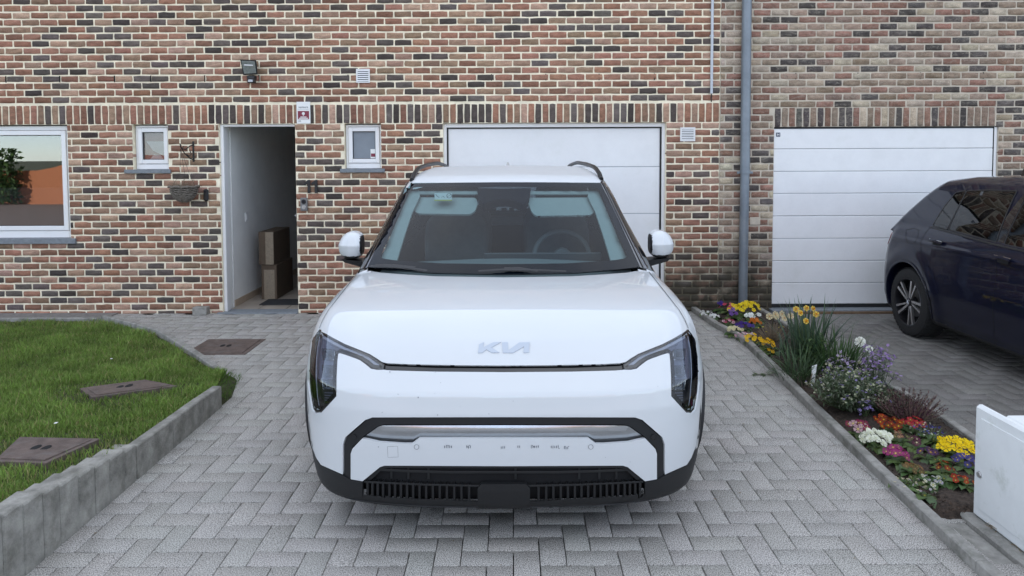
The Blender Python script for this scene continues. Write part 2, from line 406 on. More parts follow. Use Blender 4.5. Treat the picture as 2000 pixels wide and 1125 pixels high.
# terracotta garden wall with a swept top and a clipped hedge on the sunny side of the street
M['terracotta'] = simple('terracotta_wall', (0.40, 0.15, 0.07), 0.9, noise=0.2, nscale=25, bump=0.4, bscale=60)
pts = [(-34, 1.2), (-18.3, 1.22), (-17.6, 1.35), (-16.8, 1.62), (-15.5, 1.8), (-12, 1.8)]
w_ = MB()
for (a, za), (b, zb) in zip(pts[:-1], pts[1:]):
    n = max(1, int((b - a) / 4))
    for i in range(n):
        xa = a + (b - a) * i / n; xb = a + (b - a) * (i + 1) / n; z0 = za + (zb - za) * i / n; z1 = za + (zb - za) * (i + 1) / n
        w_.add([(xa, -12.0, -0.1), (xb, -12.0, -0.1), (xb, -12.0, z1), (xa, -12.0, z0), (xa, -12.3, -0.1), (xb, -12.3, -0.1), (xb, -12.3, z1), (xa, -12.3, z0)],
               [(0, 3, 2, 1), (4, 5, 6, 7), (3, 7, 6, 2)])
w_.build('garden_wall', M['terracotta'], label='terracotta garden wall with swept top across the sunny street', cat='garden wall')
M['leafdark'] = attr_mat('hedge_leaves', rough=0.6, mott=0.3, mscale=3, bump=0, translucent=0.25)
def leaf_cloud(n, lo, hi, size, cmin, cmax, seed=1):
    r = np.random.default_rng(seed)
    c = r.uniform(lo, hi, (n, 3)); a = r.normal(size=(n, 3)); a /= np.linalg.norm(a, axis=1)[:, None]
    b = np.cross(a, r.normal(size=(n, 3))); b /= np.linalg.norm(b, axis=1)[:, None]
    s = r.uniform(0.6, 1.3, (n, 1)) * size
    V = np.stack([c - a * s, c + b * s * .45, c + a * s, c - b * s * .45], 1).reshape(-1, 3)
    F = np.arange(n * 4, dtype=np.int32).reshape(-1, 4)
    col = r.uniform(0, 1, (n, 1)) * (np.array(cmax) - np.array(cmin)) + np.array(cmin)
    return V, F, np.repeat(col, 4, 0)
V, F, Cc = leaf_cloud(9000, (-30, -11.9, 0), (-18.75, -11.0, 2.05), 0.11, (0.02, 0.05, 0.012), (0.07, 0.13, 0.03))
V2, F2, C2 = leaf_cloud(12000, (-11.6, -12.6, 0), (16, -11.7, 1.35), 0.12, (0.03, 0.06, 0.018), (0.09, 0.13, 0.04), 2)
obj('hedge', mesh_from('hedge', V2, F2, M['leafdark'], cols=C2), label='long low green hedge across the street behind the viewer', cat='hedge')
obj('hedge', mesh_from('hedge', V, F, M['leafdark'], cols=Cc), label='dark green clipped hedge in front of the terracotta wall', cat='hedge')
M['stucco'] = simple('pale_stucco', (0.55, 0.50, 0.44), 0.9, noise=0.1)
M['rooftile'] = simple('orange_roof_tiles', (0.32, 0.12, 0.06), 0.85, noise=0.25, nscale=6)
for k, (x0, x1, yy, lab) in enumerate([(-14, -3, -27, 'pale rendered house with orange roof across the street, left one'), (2, 13, -26, 'pale rendered house with orange roof across the street, right one')]):
    h = thing('street_house', lab, 'house', (0.5 * (x0 + x1), yy, 0), group='houses across the street')
    MB().box(x0, x1, yy - 8, yy, -0.1, 3.0).build('wall', M['stucco'], h)
    MB().prism([(yy + .5, 2.9), (yy - 4, 6.2), (yy - 8.5, 2.9)], x0 - .3, x1 + .3, plane='yz').build('roof', M['rooftile'], h)
    for q in range(3):
        xx = x0 + 1.6 + q * 3.2
        f = MB().box(xx, xx + 1.3, yy, yy + .03, 0.9, 2.2).build('window', M['upvc'], h)
        MB().box(xx + .08, xx + 1.22, yy + .032, yy + .04, 0.98, 2.12).build('pane', M['pane_small'], f)

# ================================================================== BRICK HOUSES
X_SPLIT = wl_(1404, 400)[0]
XL, XR = -7.4, 7.6
ZT = 3.95
p_course = 0.0749; p_brick = 0.1942; joint = 0.0150; PROUD = 0.006; DEPTH = 0.10
def zrow(v, u=1000): return wl_(u, v)[1]
def rect(u0, v0, u1, v1):
    x0, za = wl_(u0, v0); x1, zb = wl_(u1, v1); return [min(x0, x1), max(x0, x1), min(za, zb), max(za, zb)]
R_win_big = rect(-140, 243, 139, 476); R_win_big[0] = -7.05
R_win_a = rect(258, 243, 330, 331)
R_win_b = rect(672, 241, 745, 330)
R_door = rect(427, 241, 583, 606); R_door[2] = 0.0
R_gar1 = rect(865, 238, 1299, 600); R_gar1[2] = 0.0
R_gar2 = rect(1512, 247, 1940, 604); R_gar2[2] = 0.0
Z_SOL0 = 0.5 * (zrow(241, 700) + zrow(240, 1000)); 
row0 = Z_SOL0 - math.floor(Z_SOL0 / p_course) * p_course   # courses run down from the lintel line
for R in (R_win_big, R_win_a, R_win_b, R_door, R_gar1): R[3] = Z_SOL0
Z_SOL2 = zrow(247, 1720)
R_gar2[3] = Z_SOL2
for R in (R_win_big, R_win_a, R_win_b):
    R[2] = Z_SOL0 - round((Z_SOL0 - R[2]) / p_course) * p_course
SOL_H = 0.202
holes1 = [R_win_big, R_win_a, R_win_b, R_door, R_gar1]
holes2 = [R_gar2]

def rects_minus(area, holes):
    """split a rectangle with openings into boxes"""
    xs = sorted({area[0], area[1], *[min(max(h[i], area[0]), area[1]) for h in holes for i in (0, 1)]})
    out = []
    for a, b in zip(xs[:-1], xs[1:]):
        if b - a < 1e-6: continue
        m = (a + b) / 2; segs = [(area[2], area[3])]
        for h in holes:
            if h[0] < m < h[1]:
                ns = []
                for s0, s1 in segs:
                    if h[2] > s0: ns.append((s0, min(s1, h[2])))
                    if h[3] < s1: ns.append((max(s0, h[3]), s1))
                segs = [q for q in ns if q[1] - q[0] > 1e-6]
        out += [(a, b, s0, s1) for s0, s1 in segs]
    return out
def brick_shape(w, h, r, yf=-PROUD, back=DEPTH):
    """irregular hand-moulded brick, centred at 0, facing -Y: 10-point outline, worn arris, slightly pillowed face"""
    n = 10
    base = [(-.5, -.5), (-.17, -.5), (.17, -.5), (.5, -.5), (.5, 0), (.5, .5), (.17, .5), (-.17, .5), (-.5, .5), (-.5, 0)]
    jx = r.normal(0, .0016, n); jz = r.normal(0, .0015, n)
    o = np.array([(a * w + jx[i], 0, b * h + jz[i]) for i, (a, b) in enumerate(base)])
    for i in (0, 3, 5, 8): o[i, 0] *= 1 - r.uniform(0.004, 0.022); o[i, 2] *= 1 - r.uniform(0.01, 0.07)
    ins = r.uniform(.0025, .005)
    k = np.array([1 - 2 * ins / w, 1, 1 - 2 * ins / h])
    tilt = r.normal(0, .0012); tz = r.normal(0, .0016)
    a0 = o.copy(); a0[:, 1] = back
    a1 = o.copy(); a1[:, 1] = yf * 0.35
    a2 = o * k; a2[:, 1] = yf + tilt * np.sign(a2[:, 0]) + tz * np.sign(a2[:, 2])
    c = np.array([[-.25 * w, yf - .0012 + r.normal(0, .0008), 0], [.25 * w, yf - .0012 + r.normal(0, .0008), 0]])
    V = np.concatenate([a0, a1, a2, c])
    F = []
    for L in (0, 10):
        for i in range(n): F.append((L + i, L + (i + 1) % n, L + 10 + (i + 1) % n, L + 10 + i))
    T = []
    for q in F: T += [(q[0], q[1], q[2]), (q[0], q[2], q[3])]
    # face fan round two centres
    left = [29, 20, 21, 27, 28]; right = [22, 23, 24, 25, 26]
    T += [(29, 20, 30), (20, 21, 30), (27, 28, 30), (28, 29, 30), (22, 23, 31), (23, 24, 31), (24, 25, 31), (25, 26, 31),
          (21, 22, 31), (21, 31, 30), (26, 27, 30), (26, 30, 31)]
    return V, np.array(T, np.int32)
def pal(kind, r):
    t = r.random()
    if kind == 1:
        if t < .24: c = np.array([.078, .063, .056]) * r.uniform(.65, 1.7)            # blue-black
        elif t < .66: c = np.array([.250, .128, .086]) * r.uniform(.70, 1.25)           # red
        elif t < .84: c = np.array([.252, .162, .108]) * r.uniform(.75, 1.2)           # brown-tan
        else: c = np.array([.300, .192, .138]) * r.uniform(.9, 1.35)                     # dusty pink
    else:
        if t < .24: c = np.array([.070, .060, .055]) * r.uniform(.75, 1.6)
        elif t < .50: c = np.array([.225, .125, .092]) * r.uniform(.75, 1.15)
        elif t < .78: c = np.array([.265, .195, .140]) * r.uniform(.7, 1.15)
        else: c = np.array([.40, .33, .245]) * r.uniform(.8, 1.15)
    return c * 1.16 * (1 + r.normal(0, .022, 3))
def lay_bricks(x0, x1, z0, z1, holes, phase, soldiers, r, kind):
    """list of (cx, cz, w, h, upright)"""
    out = []
    k0 = int(round((row0 - phase) * 0))
    z = row0 - p_course
    row = 0
    while z < z1:
        a, b = z + joint / 2, z + p_course - joint / 2
        if a < 0.0: a = 0.0
        if b - a > 0.02:
            off = (0.5 if row % 2 else 0.0) * p_brick + r.normal(0, .004) + phase
            x = x0 - p_brick + (off % p_brick)
            while x < x1:
                l = x + joint / 2 + r.normal(0, .0008); rr_ = x + p_brick - joint / 2 + r.normal(0, .0008); x += p_brick
                l = max(l, x0 + .004); rr_ = min(rr_, x1 - .004)
                segs = [(l, rr_)]
                zc = (a + b) / 2
                for h in holes + soldiers:
                    if h[2] - .002 < zc < h[3] + .002:
                        pad = joint * .8 if h in soldiers else 0.002
                        ns = []
                        for s0, s1 in segs:
                            if s1 <= h[0] - pad or s0 >= h[1] + pad: ns.append((s0, s1)); continue
                            if s0 < h[0] - pad: ns.append((s0, h[0] - pad))
                            if s1 > h[1] + pad: ns.append((h[1] + pad, s1))
                        segs = ns
                for s0, s1 in segs:
                    if s1 - s0 > .028: out.append(((s0 + s1) / 2, (a + b) / 2 + r.normal(0, .0006), s1 - s0, b - a, False))
        z += p_course; row += 1
    for h in soldiers:
        n = int(round((h[1] - h[0]) / .0762)); st = (h[1] - h[0]) / n
        for i in range(n):
            cx = h[0] + (i + .5) * st
            out.append((cx, (h[2] + h[3]) / 2 + r.normal(0, .001), st - joint * .95, h[3] - h[2] - .002, True))
    return out
def build_bricks(house, items, kind, r, mat):
    """300 showing largest as single parts sharing 30 meshes, the rest joined"""
    def vis(it):
        u = to_px([(it[0], WY, it[1])])[0]
        d = it[0] ** 2 + WY ** 2 + (it[1] - 1.7) ** 2
        seen = (0 < u[0] < 2000) and (0 < u[1] < 1125)
        for (a, b, c, e) in ((600, 320, 1380, 700), (1740, 350, 2000, 700)):
            if a < u[0] < b and c > 0 and b and (u[1] > b and False): pass
        if 640 < u[0] < 1310 and u[1] > 330 + abs(u[0] - 985) * .25: seen = False
        if u[0] > 1760 and u[1] > 360: seen = False
        return (0 if seen else 1, -round(it[2] * it[3] / d, 6))
    full = [it for it in items if abs(it[2] - (p_brick - joint)) < .006 and not it[4] or it[4]]
    full.sort(key=vis); singles = full[:300]; sid = set(map(id, singles))
    protos = {}
    for up in (False, True):
        for v in range(36):
            w, h = (p_brick - joint, p_course - joint) if not up else (.0762 - joint * .95, SOL_H - .002)
            if up:
                V, T = brick_shape(h, w, r); V = np.stack([V[:, 2], V[:, 1], V[:, 0]], 1); T = T[:, ::-1].copy()
            else: V, T = brick_shape(w, h, r)
            protos[up, v] = mesh_from('brick', V, T, mat, cols=pal(kind, r))
    for it in singles:
        obj('brick', protos[it[4], r.integers(36)], house, loc=(it[0], WY, it[1]))
    Vs, Ts, Cs = [], [], []; b = 0
    for it in items:
        if id(it) in sid: continue
        cx, cz, w, h, up = it
        if up:
            V, T = brick_shape(h, w, r); V = np.stack([V[:, 2], V[:, 1], V[:, 0]], 1); T = T[:, ::-1]
        else: V, T = brick_shape(w, h, r)
        Vs.append(V + np.array([cx, WY, cz])); Ts.append(T + b); b += len(V); Cs.append(np.repeat(pal(kind, r)[None], len(V), 0))
    me = mesh_from('bricks', np.concatenate(Vs), np.concatenate(Ts).astype(np.int32), mat, cols=np.concatenate(Cs))
    return obj('bricks', me, house, kind='stuff')

house1 = thing('brick_house', 'red and black brick house number 11 with open front door and white garage door', 'house', (-2.0, WY, 0))
house2 = thing('brick_house', 'greyer brick house on the right with ribbed white garage door and downpipe', 'house', (5.0, WY, 0))
m1 = MB()
for (a, b, c, d) in rects_minus((XL, X_SPLIT - .002, 0.0, ZT), holes1): m1.box(a, b, WY, WY + DEPTH - .004, c, d)
m1.build('wall', M['mortar'], house1)
m2 = MB()
for (a, b, c, d) in rects_minus((X_SPLIT + .002, XR, 0.0, ZT), holes2): m2.box(a, b, WY, WY + DEPTH - .004, c, d)
m2.build('wall', M['mortar_grey'], house2)
r1 = np.random.default_rng(11); r2 = np.random.default_rng(12)
sold1 = [[XL, X_SPLIT - .003, Z_SOL0 + .001, Z_SOL0 + SOL_H + .001]]
x_s0 = wl_(1512, 225)[0]; x_s1 = wl_(1944, 225)[0]
sold2 = [[x_s0, x_s1, Z_SOL2 + .001, Z_SOL2 + .001 + SOL_H]]
it1 = lay_bricks(XL, X_SPLIT - .002, 0, ZT, holes1, 0.03, sold1, r1, 1)
it2 = lay_bricks(X_SPLIT + .002, XR, 0, ZT, holes2, 0.05, sold2, r2, 2)
build_bricks(house1, it1, 1, r1, M['brick'])
build_bricks(house2, it2, 2, r2, M['brick_grey'])
# narrow black weep slots in one course
zc = row0 + p_course * (math.floor((zrow(157, 600) - row0) / p_course) + .5)
for hs, us in ((house1, (12, 117, 224, 295, 400, 506, 610, 680, 960, 1066, 1170, 1278)), (house2, (1435, 1554, 1675, 1797, 1920))):
    for u in us:
        x = wl_(u, 157)[0]
        MB().box(x - .006, x + .006, WY - .0045, WY + .02, zc - .034, zc + .034).build('weep_slot', M['dark_void'], hs)
# the rest of both houses: plain upper wall, sides, roof (above and beside the frame)
M['brick_far'] = None
m, nt, b = new_mat('brickwork_beyond')
bt = node(nt, 'ShaderNodeTexBrick'); bt.inputs['Scale'].default_value = 1.0
bt.inputs['Brick Width'].default_value = p_brick; bt.inputs['Row Height'].default_value = p_course; bt.inputs['Mortar Size'].default_value = joint * .5
bt.inputs['Color1'].default_value = (.26, .11, .08, 1); bt.inputs['Color2'].default_value = (.09, .055, .05, 1); bt.inputs['Mortar'].default_value = (.7, .6, .46, 1)
ge = node(nt, 'ShaderNodeNewGeometry'); sx = node(nt, 'ShaderNodeSeparateXYZ'); cx_ = node(nt, 'ShaderNodeCombineXYZ'); adn = node(nt, 'ShaderNodeMath', operation='ADD')
nt.links.new(ge.outputs['Position'], sx.inputs[0]); nt.links.new(sx.outputs['X'], adn.inputs[0]); nt.links.new(sx.outputs['Y'], adn.inputs[1])
nt.links.new(adn.outputs[0], cx_.inputs['X']); nt.links.new(sx.outputs['Z'], cx_.inputs['Y']); nt.links.new(cx_.outputs[0], bt.inputs['Vector'])
nt.links.new(bt.outputs['Color'], b.inputs['Base Color']); b.inputs['Roughness'].default_value = .9
M['brick_far'] = m
for hs, xa, xb in ((house1, -16.0, X_SPLIT - .002), (house2, X_SPLIT + .002, 18.0)):
    u_ = MB(); u_.box(xa, xb, WY, WY + .3, ZT + .001, 4.4)
    if hs is house1: u_.box(xa, XL - .001, WY, WY + .3, 0, ZT)
    else: u_.box(XR + .001, xb, WY, WY + .3, 0, ZT)
    u_.build('upper_wall', M['brick_far'], hs)
    MB().prism([(WY - .25, 4.402), (WY + 4.5, 7.4), (WY + 9.4, 4.402)], xa, xb, plane='yz').build('roof', simple('slate_roof', (.075, .08, .09), .7, noise=.2), hs)
    MB().box(xa + .3, xb - .001, WY + 8.9, WY + 9.2, 0, 4.4).build('rear_wall', M['stucco'], hs)
# inner leaf behind the brick skin so the reveals close
ml = MB()
for (a, b_, c, d) in rects_minus((XL, XR, 0.0, 4.39), holes1 + holes2): ml.box(a, b_, WY + DEPTH, WY + .28, c, d)
ml.build('inner_wall', M['plaster'], house1)

def win_frame(parent, name, R, yf, fw, glassmat, inner=None, sill_h=0.0, label=None):
    """frame of four members with a sash and a pane; R = opening"""
    x0, x1, z0, z1 = R
    f = MB()
    f.box(x0, x0 + fw, yf, yf + .06, z0, z1, .004); f.box(x1 - fw, x1, yf, yf + .06, z0, z1, .004)
    f.box(x0 + fw, x1 - fw, yf + .001, yf + .06, z1 - fw, z1, .004); f.box(x0 + fw, x1 - fw, yf + .001, yf + .06, z0, z0 + fw, .004)
    w = f.build(name, M['upvc'], parent, label=label)
    return w
# --- big left window
def window(R, sash_w, out_w, bottom_h, pane_mat, label, backing, group_parent=house1, extra=None):
    x0, x1, z0, z1 = R; yf = WY + .055
    fr = MB()
    fr.box(x0, x0 + out_w, yf, yf + .07, z0, z1 - .012, .003); fr.box(x1 - out_w, x1, yf, yf + .07, z0, z1 - .012, .003)
    fr.box(x0 + out_w, x1 - out_w, yf + .001, yf + .07, z1 - out_w - .012, z1 - .012, .003)
    fr.box(x0 + out_w, x1 - out_w, yf - .004, yf + .07, z0, z0 + bottom_h, .003)
    w = fr.build('window', M['upvc'], group_parent, label=label)
    a0, a1, b0, b1 = x0 + out_w + .004, x1 - out_w - .004, z0 + bottom_h + .004, z1 - out_w - .016
    sh = MB()
    sh.box(a0, a0 + sash_w, yf - .012, yf + .05, b0, b1, .004); sh.box(a1 - sash_w, a1, yf - .012, yf + .05, b0, b1, .004)
    sh.box(a0 + sash_w, a1 - sash_w, yf - .0115, yf + .05, b1 - sash_w, b1, .004); sh.box(a0 + sash_w, a1 - sash_w, yf - .0115, yf + .05, b0, b0 + sash_w, .004)
    sh.build('sash', M['upvc'], w)
    g0, g1, h0, h1 = a0 + sash_w, a1 - sash_w, b0 + sash_w, b1 - sash_w
    MB().box(g0 - .004, g1 + .004, yf + .018, yf + .024, h0 - .004, h1 + .004).build('pane', pane_mat, w)
    gk = MB()
    for q in ((g0, g0 + .006, h0, h1), (g1 - .006, g1, h0, h1), (g0 + .006, g1 - .006, h1 - .006, h1), (g0 + .006, g1 - .006, h0, h0 + .006)):
        gk.box(q[0], q[1], yf + .008, yf + .017, q[2], q[3])
    gk.build('gasket', M['rubber'], w)
    return w, (g0, g1, h0, h1), yf
SIL = .045
Rb = list(R_win_big); Rb[2] += SIL
w, (g0, g1, h0, h1), yf = window(Rb, .05, .045, .075, M['pane'], 'large window with clear pane reflecting the street', None)
M['film'] = simple('frosted_film', (0.30, 0.26, 0.275), 0.5, noise=.12, nscale=5)
zf = wl_(70, 367)[1]
MB().box(g0, g1, yf + .026, yf + .030, h0, zf).build('privacy_film', M['film'], w)
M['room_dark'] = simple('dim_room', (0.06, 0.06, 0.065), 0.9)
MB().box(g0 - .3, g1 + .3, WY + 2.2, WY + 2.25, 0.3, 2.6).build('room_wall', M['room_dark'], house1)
MB().box(R_win_big[0] - .05, wl_(150, 470)[0], WY - .028, WY + .054, R_win_big[2] - .014, R_win_big[2] + SIL - .001, .003).build('window_sill', M['bluestone'], house1)
def sill(u0, u1, R):
    MB().box(wl_(u0, 333)[0], wl_(u1, 333)[0], WY - .03, WY + .054, R[2] - .004, R[2] + SIL - .008, .003).build('window_sill', M['bluestone'], house1)
Ra = list(R_win_a); Ra[2] += SIL - .006; Ra[0] += .006
M['curtain_red'] = simple('dusty_red_drape', (0.42, 0.24, 0.25), 0.9, noise=0.12, nscale=14)
M['curtain_pale'] = simple('pale_pink_drape', (0.74, 0.66, 0.68), 0.9, noise=0.05)
w, (g0, g1, h0, h1), yf = window(Ra, .045, .022, .055, M['pane_small'], 'small window left of the door with folded drapes inside', None)
MB().box(g0, g1, yf + .034, yf + .037, h0, h1).build('curtain', M['curtain_red'], w)
MB().prism([(g0 + .03, h1 - .10), (g1 - .01, h1 - .10), (g1, h0 + .03), (g0 + .10, h1 - .20)], yf + .027, yf + .032).build('curtain', M['curtain_pale'], w)
MB().prism([(g0 + .06, h0), (g0 + .11, h0 + .06), (g1 - .06, h0 + .05), (g1 - .02, h0)], yf + .027, yf + .032).build('curtain', M['curtain_pale'], w)
sill(245, 335, R_win_a)
Rc = list(R_win_b); Rc[2] += SIL - .006; Rc[0] += .006
M['frost'] = simple('frosted_glass', (0.20, 0.235, 0.27), 0.3, noise=0.08, nscale=6)
w, (g0, g1, h0, h1), yf = window(Rc, .045, .022, .055, M['frost'], 'small window right of the door with frosted pane', None)
sill(665, 752, R_win_b)
M['sticker_red'] = simple('sticker_red', (0.20, 0.02, 0.045), 0.5)
M['sticker_white'] = simple('sticker_white', (0.80, 0.80, 0.78), 0.5)
M['sticker_grey'] = simple('sticker_grey', (0.30, 0.32, 0.34), 0.5)
st = MB().box(g1 - .058, g1 - .001, yf + .0145, yf + .0165, h0 + .004, h0 + .105).build('sticker', M['sticker_white'], w)
MB().box(g1 - .053, g1 - .006, yf + .0125, yf + .0140, h0 + .022, h0 + .058).build('red_panel', M['sticker_red'], st)

# --- door opening and hall
fx0, fx1, fz1 = R_door[0], R_door[1], R_door[3]
fd = MB()
fd.box(fx0, fx0 + .036, WY + .03, WY + .13, 0.012, fz1 - .002, .004)
fd.box(fx1 - .012, fx1, WY + .05, WY + .13, 0.012, fz1 - .002, .003)
fd.box(fx0 + .036, fx1 - .012, WY + .035, WY + .13, fz1 - .028, fz1 - .002, .003)
fd.build('door_frame', M['upvc'], house1)
MB().box(fx0 - .05, fx1 + .0, WY - .045, WY + .15, -.004, .014, .004).build('threshold', M['bluestone'], house1)
hx0, hx1, hy1 = fx0 + .012, fx1 + .03, WY + 3.6
hw = MB(); hw.box(hx0 - .1, hx0, WY + .285, hy1, 0, 2.35); hw.build('hall_wall', M['plaster'], house1)
hw = MB(); hw.box(hx1, hx1 + .1, WY + .285, hy1, 0, 2.35); hw.build('hall_wall', M['plaster'], house1)
MB().box(hx0, hx1, hy1, hy1 + .1, 0, 2.35).build('hall_wall', M['plaster'], house1)
MB().box(hx0 - .1, hx1 + .1, WY + .285, hy1 + .1, 2.351, 2.4).build('hall_ceiling', M['plaster'], house1)
for i in range(9):
    for j in range(3):
        a = hx0 + .004 + j * .31; bq = WY + .155 + i * .40
        if a > hx1 - .05: continue
        MB().box(a, min(a + .303, hx1 - .002), bq, bq + .393, -.01, .010, .002).build('floor_tile', M['tile'], house1)
MB().box(hx0, hx1, WY + .15, hy1, -.03, .004).build('hall_floor', M['joint_sand'], house1)
for i in range(8):
    q = WY + .29 + i * .30
    MB().box(hx0 + .0005, hx0 + .012, q, q + .294, .011, .085, .002).build('skirting_tile', M['skirting'], house1)
dl = MB().prism([(0, 0)] * 3, 0, 0) if False else None
lf = MB(); a0 = np.array([hx1 - .005, WY + .30]); a1 = np.array([hx1 - .30, WY + 1.08]); dd = (a1 - a0) / np.linalg.norm(a1 - a0); nn = np.array([-dd[1], dd[0]]) * .045
lf.prism([tuple(a0), tuple(a1), tuple(a1 + nn), tuple(a0 + nn)], .015, 2.0, plane='xy')
leaf = lf.build('door_leaf', M['dark_wood'], house1, label='dark door leaf swung open into the hall')
hp = a1 - dd * .07
MB().tube([(hp[0], hp[1], .99), (hp[0] - .05, hp[1], .99), (hp[0] - .055, hp[1] - .07, .99)], .011, 10).build('door_handle', M['upvc'], leaf, smooth=True)
xs, zs = on_y(459, 426, WY + .55)
sw_ = MB().box(hx0 + .0005, hx0 + .012, WY + .66, WY + .75, zs - .05, zs + .05, .003).build('light_switch', M['upvc'], house1)
MB().box(hx0 + .0125, hx0 + .018, WY + .68, WY + .73, zs - .03, zs + .03, .002).build('rocker', M['upvc'], sw_)

# --- garage door 1
x0, x1, z0, z1 = R_gar1; yg = WY + .07
gf = MB()
gf.box(x0, x0 + .034, yg - .02, yg + .08, 0, z1 - .002, .003); gf.box(x1 - .036, x1, yg - .02, yg + .08, 0, z1 - .002, .003)
gf.box(x0 + .034, x1 - .036, yg - .019, yg + .08, z1 - .046, z1 - .002, .003)
gd = gf.build('garage_door', M['upvc'], house1, label='white smooth sectional garage door behind the white car')
sl = MB(); sl.box(x0 + .034, x0 + .049, yg - .002, yg + .06, 0.0, z1 - .046); sl.box(x1 - .051, x1 - .036, yg - .002, yg + .06, 0, z1 - .046)
sl.box(x0 + .049, x1 - .051, yg - .001, yg + .06, z1 - .060, z1 - .046); sl.build('seal', M['rubber'], gd)
zs_ = [wl_(1280, v, yg)[1] for v in (249, 325.5, 417, 508)] + [0.02]
for a, b in zip(zs_[:-1], zs_[1:]):
    MB().box(x0 + .050, x1 - .052, yg + .010, yg + .05, b + .0025, a - .0025, .004).build('panel', M['door_white'], gd)
MB().box(x0 + .05, x1 - .052, yg + .0125, yg + .045, .02, zs_[0]).build('core', simple('panel_joint_grey', (.35, .37, .40), .6), gd)
MB().box(x0, x1, WY + .0, yg + .05, -.004, .018, .003).build('garage_sill', M['bluestone'], house1)
# --- garage door 2
x0, x1, z0, z1 = R_gar2; yg = WY + .018
f2 = MB(); f2.box(x1 - .034, x1, yg - .0, yg + .10, 0, z1 - .002, .003); 
gd2 = f2.build('garage_door', M['upvc'], house2, label='white sectional garage door with eight ribbed panels')
f3 = MB(); f3.box(x1 - .046, x1 - .034, yg + .001, yg + .08, 0, z1 - .001); f3.box(x0, x1 - .046, yg + .001, yg + .08, z1 - .020, z1 - .001); f3.box(x0, x1 - .046, yg - .001, yg + .06, .040, .072)
f3.build('seal', M['rubber'], gd2)
zs_ = [z1 - .021] + [wl_(1520, v, yg)[1] for v in (291, 335, 378, 422, 466, 509.5, 552.5)] + [.073]
for a, b in zip(zs_[:-1], zs_[1:]):
    MB().box(x0 + .002, x1 - .047, yg - .004, yg + .03, b + .0028, a - .0028, .0045).build('panel', M['door_white'], gd2)
MB().box(x0 + .003, x1 - .048, yg + .0045, yg + .028, .073, z1 - .021).build('core', bpy.data.materials['panel_joint_grey'], gd2)
bx, bz = wl_(1519.5, 263, yg)
bd = MB().box(bx - .022, bx + .022, yg - .008, yg - .0045, bz - .022, bz + .022, .001).build('badge', simple('badge_dark_blue', (.03, .05, .10), .4), gd2)
lettering('lettering', 'H', .036, bx, yg - .009, bz - .0125, M['sticker_white'], bd, .0008, bold=.001)
MB().box(x0 - .03, x1 + .02, WY - .12, yg + .05, -.004, .034, .004).build('garage_sill', M['bluestone'], house2)
MB().box(x0 + .28, x1, WY - .16, WY - .123, -.004, .022, .003).build('timber_batten', simple('old_timber', (.16, .10, .06), .85, noise=.3), house2)
# ================================================================== PAVING, KERBS, LAWN
WALLX = -1.985                                        # driveway face of the retaining edge
bedL = [(1.95, 7.74)] + [on_z(u, v) for u, v in ((1393, 639), (1436, 662), (1459, 679), (1510.6, 730.6), (1576.7, 799), (1700, 921), (1905.6, 1120))]
bedL.append((bedL[-1][0] - .02, 1.2))
lawn_edge = [(WALLX - .055, 1.0), (WALLX - .055, on_z(446, 790)[1])] + [on_z(u, v, .0) for u, v in ((439, 735), (406, 712), (383, 697), (317, 655), (266, 641), (208, 626))]
kerb_line = lawn_edge[2:]
lawn_poly = lawn_edge + [(-9.0, lawn_edge[-1][1] + .02), (-9.0, 1.0)]
def lawn_z(x, y): return np.interp(np.asarray(y, float), [1.0, 2.5, 3.4, 4.2, 5.0, 5.6, 7.4], [.32, .255, .205, .155, .112, .048, .012])

def herringbone(x0, x1, y0, y1, a, keep, r, base, thick=.06, gap=.0035, name='paver'):
    """returns list of (cx, cy, horizontal) for blocks 2a x a laid in 90 degree herringbone"""
    out = []
    for i in range(int(x0 / a) - 2, int(x1 / a) + 2):
        for j in range(int(y0 / a) - 2, int(y1 / a) + 2):
            k = (i - j) % 4
            if k == 0: c = ((i + 1) * a, (j + .5) * a, True)
            elif k == 3: c = ((i + .5) * a, (j + 1) * a, False)
            else: continue
            hx, hy = (a, a / 2) if c[2] else (a / 2, a)
            if keep(c[0], c[1], hx, hy): out.append(c)
    return out
def paver_shape(w, h, r):
    g = .0024; c = .0014; t = .05
    x, y = w / 2 - g, h / 2 - g
    jit = r.normal(0, .0006, (4, 2))
    cor = [(-x, -y), (x, -y), (x, y), (-x, y)]
    V = [(cx + jit[i, 0], cy + jit[i, 1], -t) for i, (cx, cy) in enumerate(cor)] + [(cx + jit[i, 0], cy + jit[i, 1], -c) for i, (cx, cy) in enumerate(cor)]
    tx, ty = r.normal(0, .0002, 2)
    V += [(cx * (1 - c / x) + jit[i, 0], cy * (1 - c / y) + jit[i, 1], tx * np.sign(cx) + ty * np.sign(cy)) for i, (cx, cy) in enumerate(cor)]
    F = [(8, 9, 10, 11)]
    for L in (0, 4):
        for i in range(4): F.append((L + i, L + (i + 1) % 4, L + 4 + (i + 1) % 4, L + 4 + i))
    return np.array(V), np.array(F, np.int32)
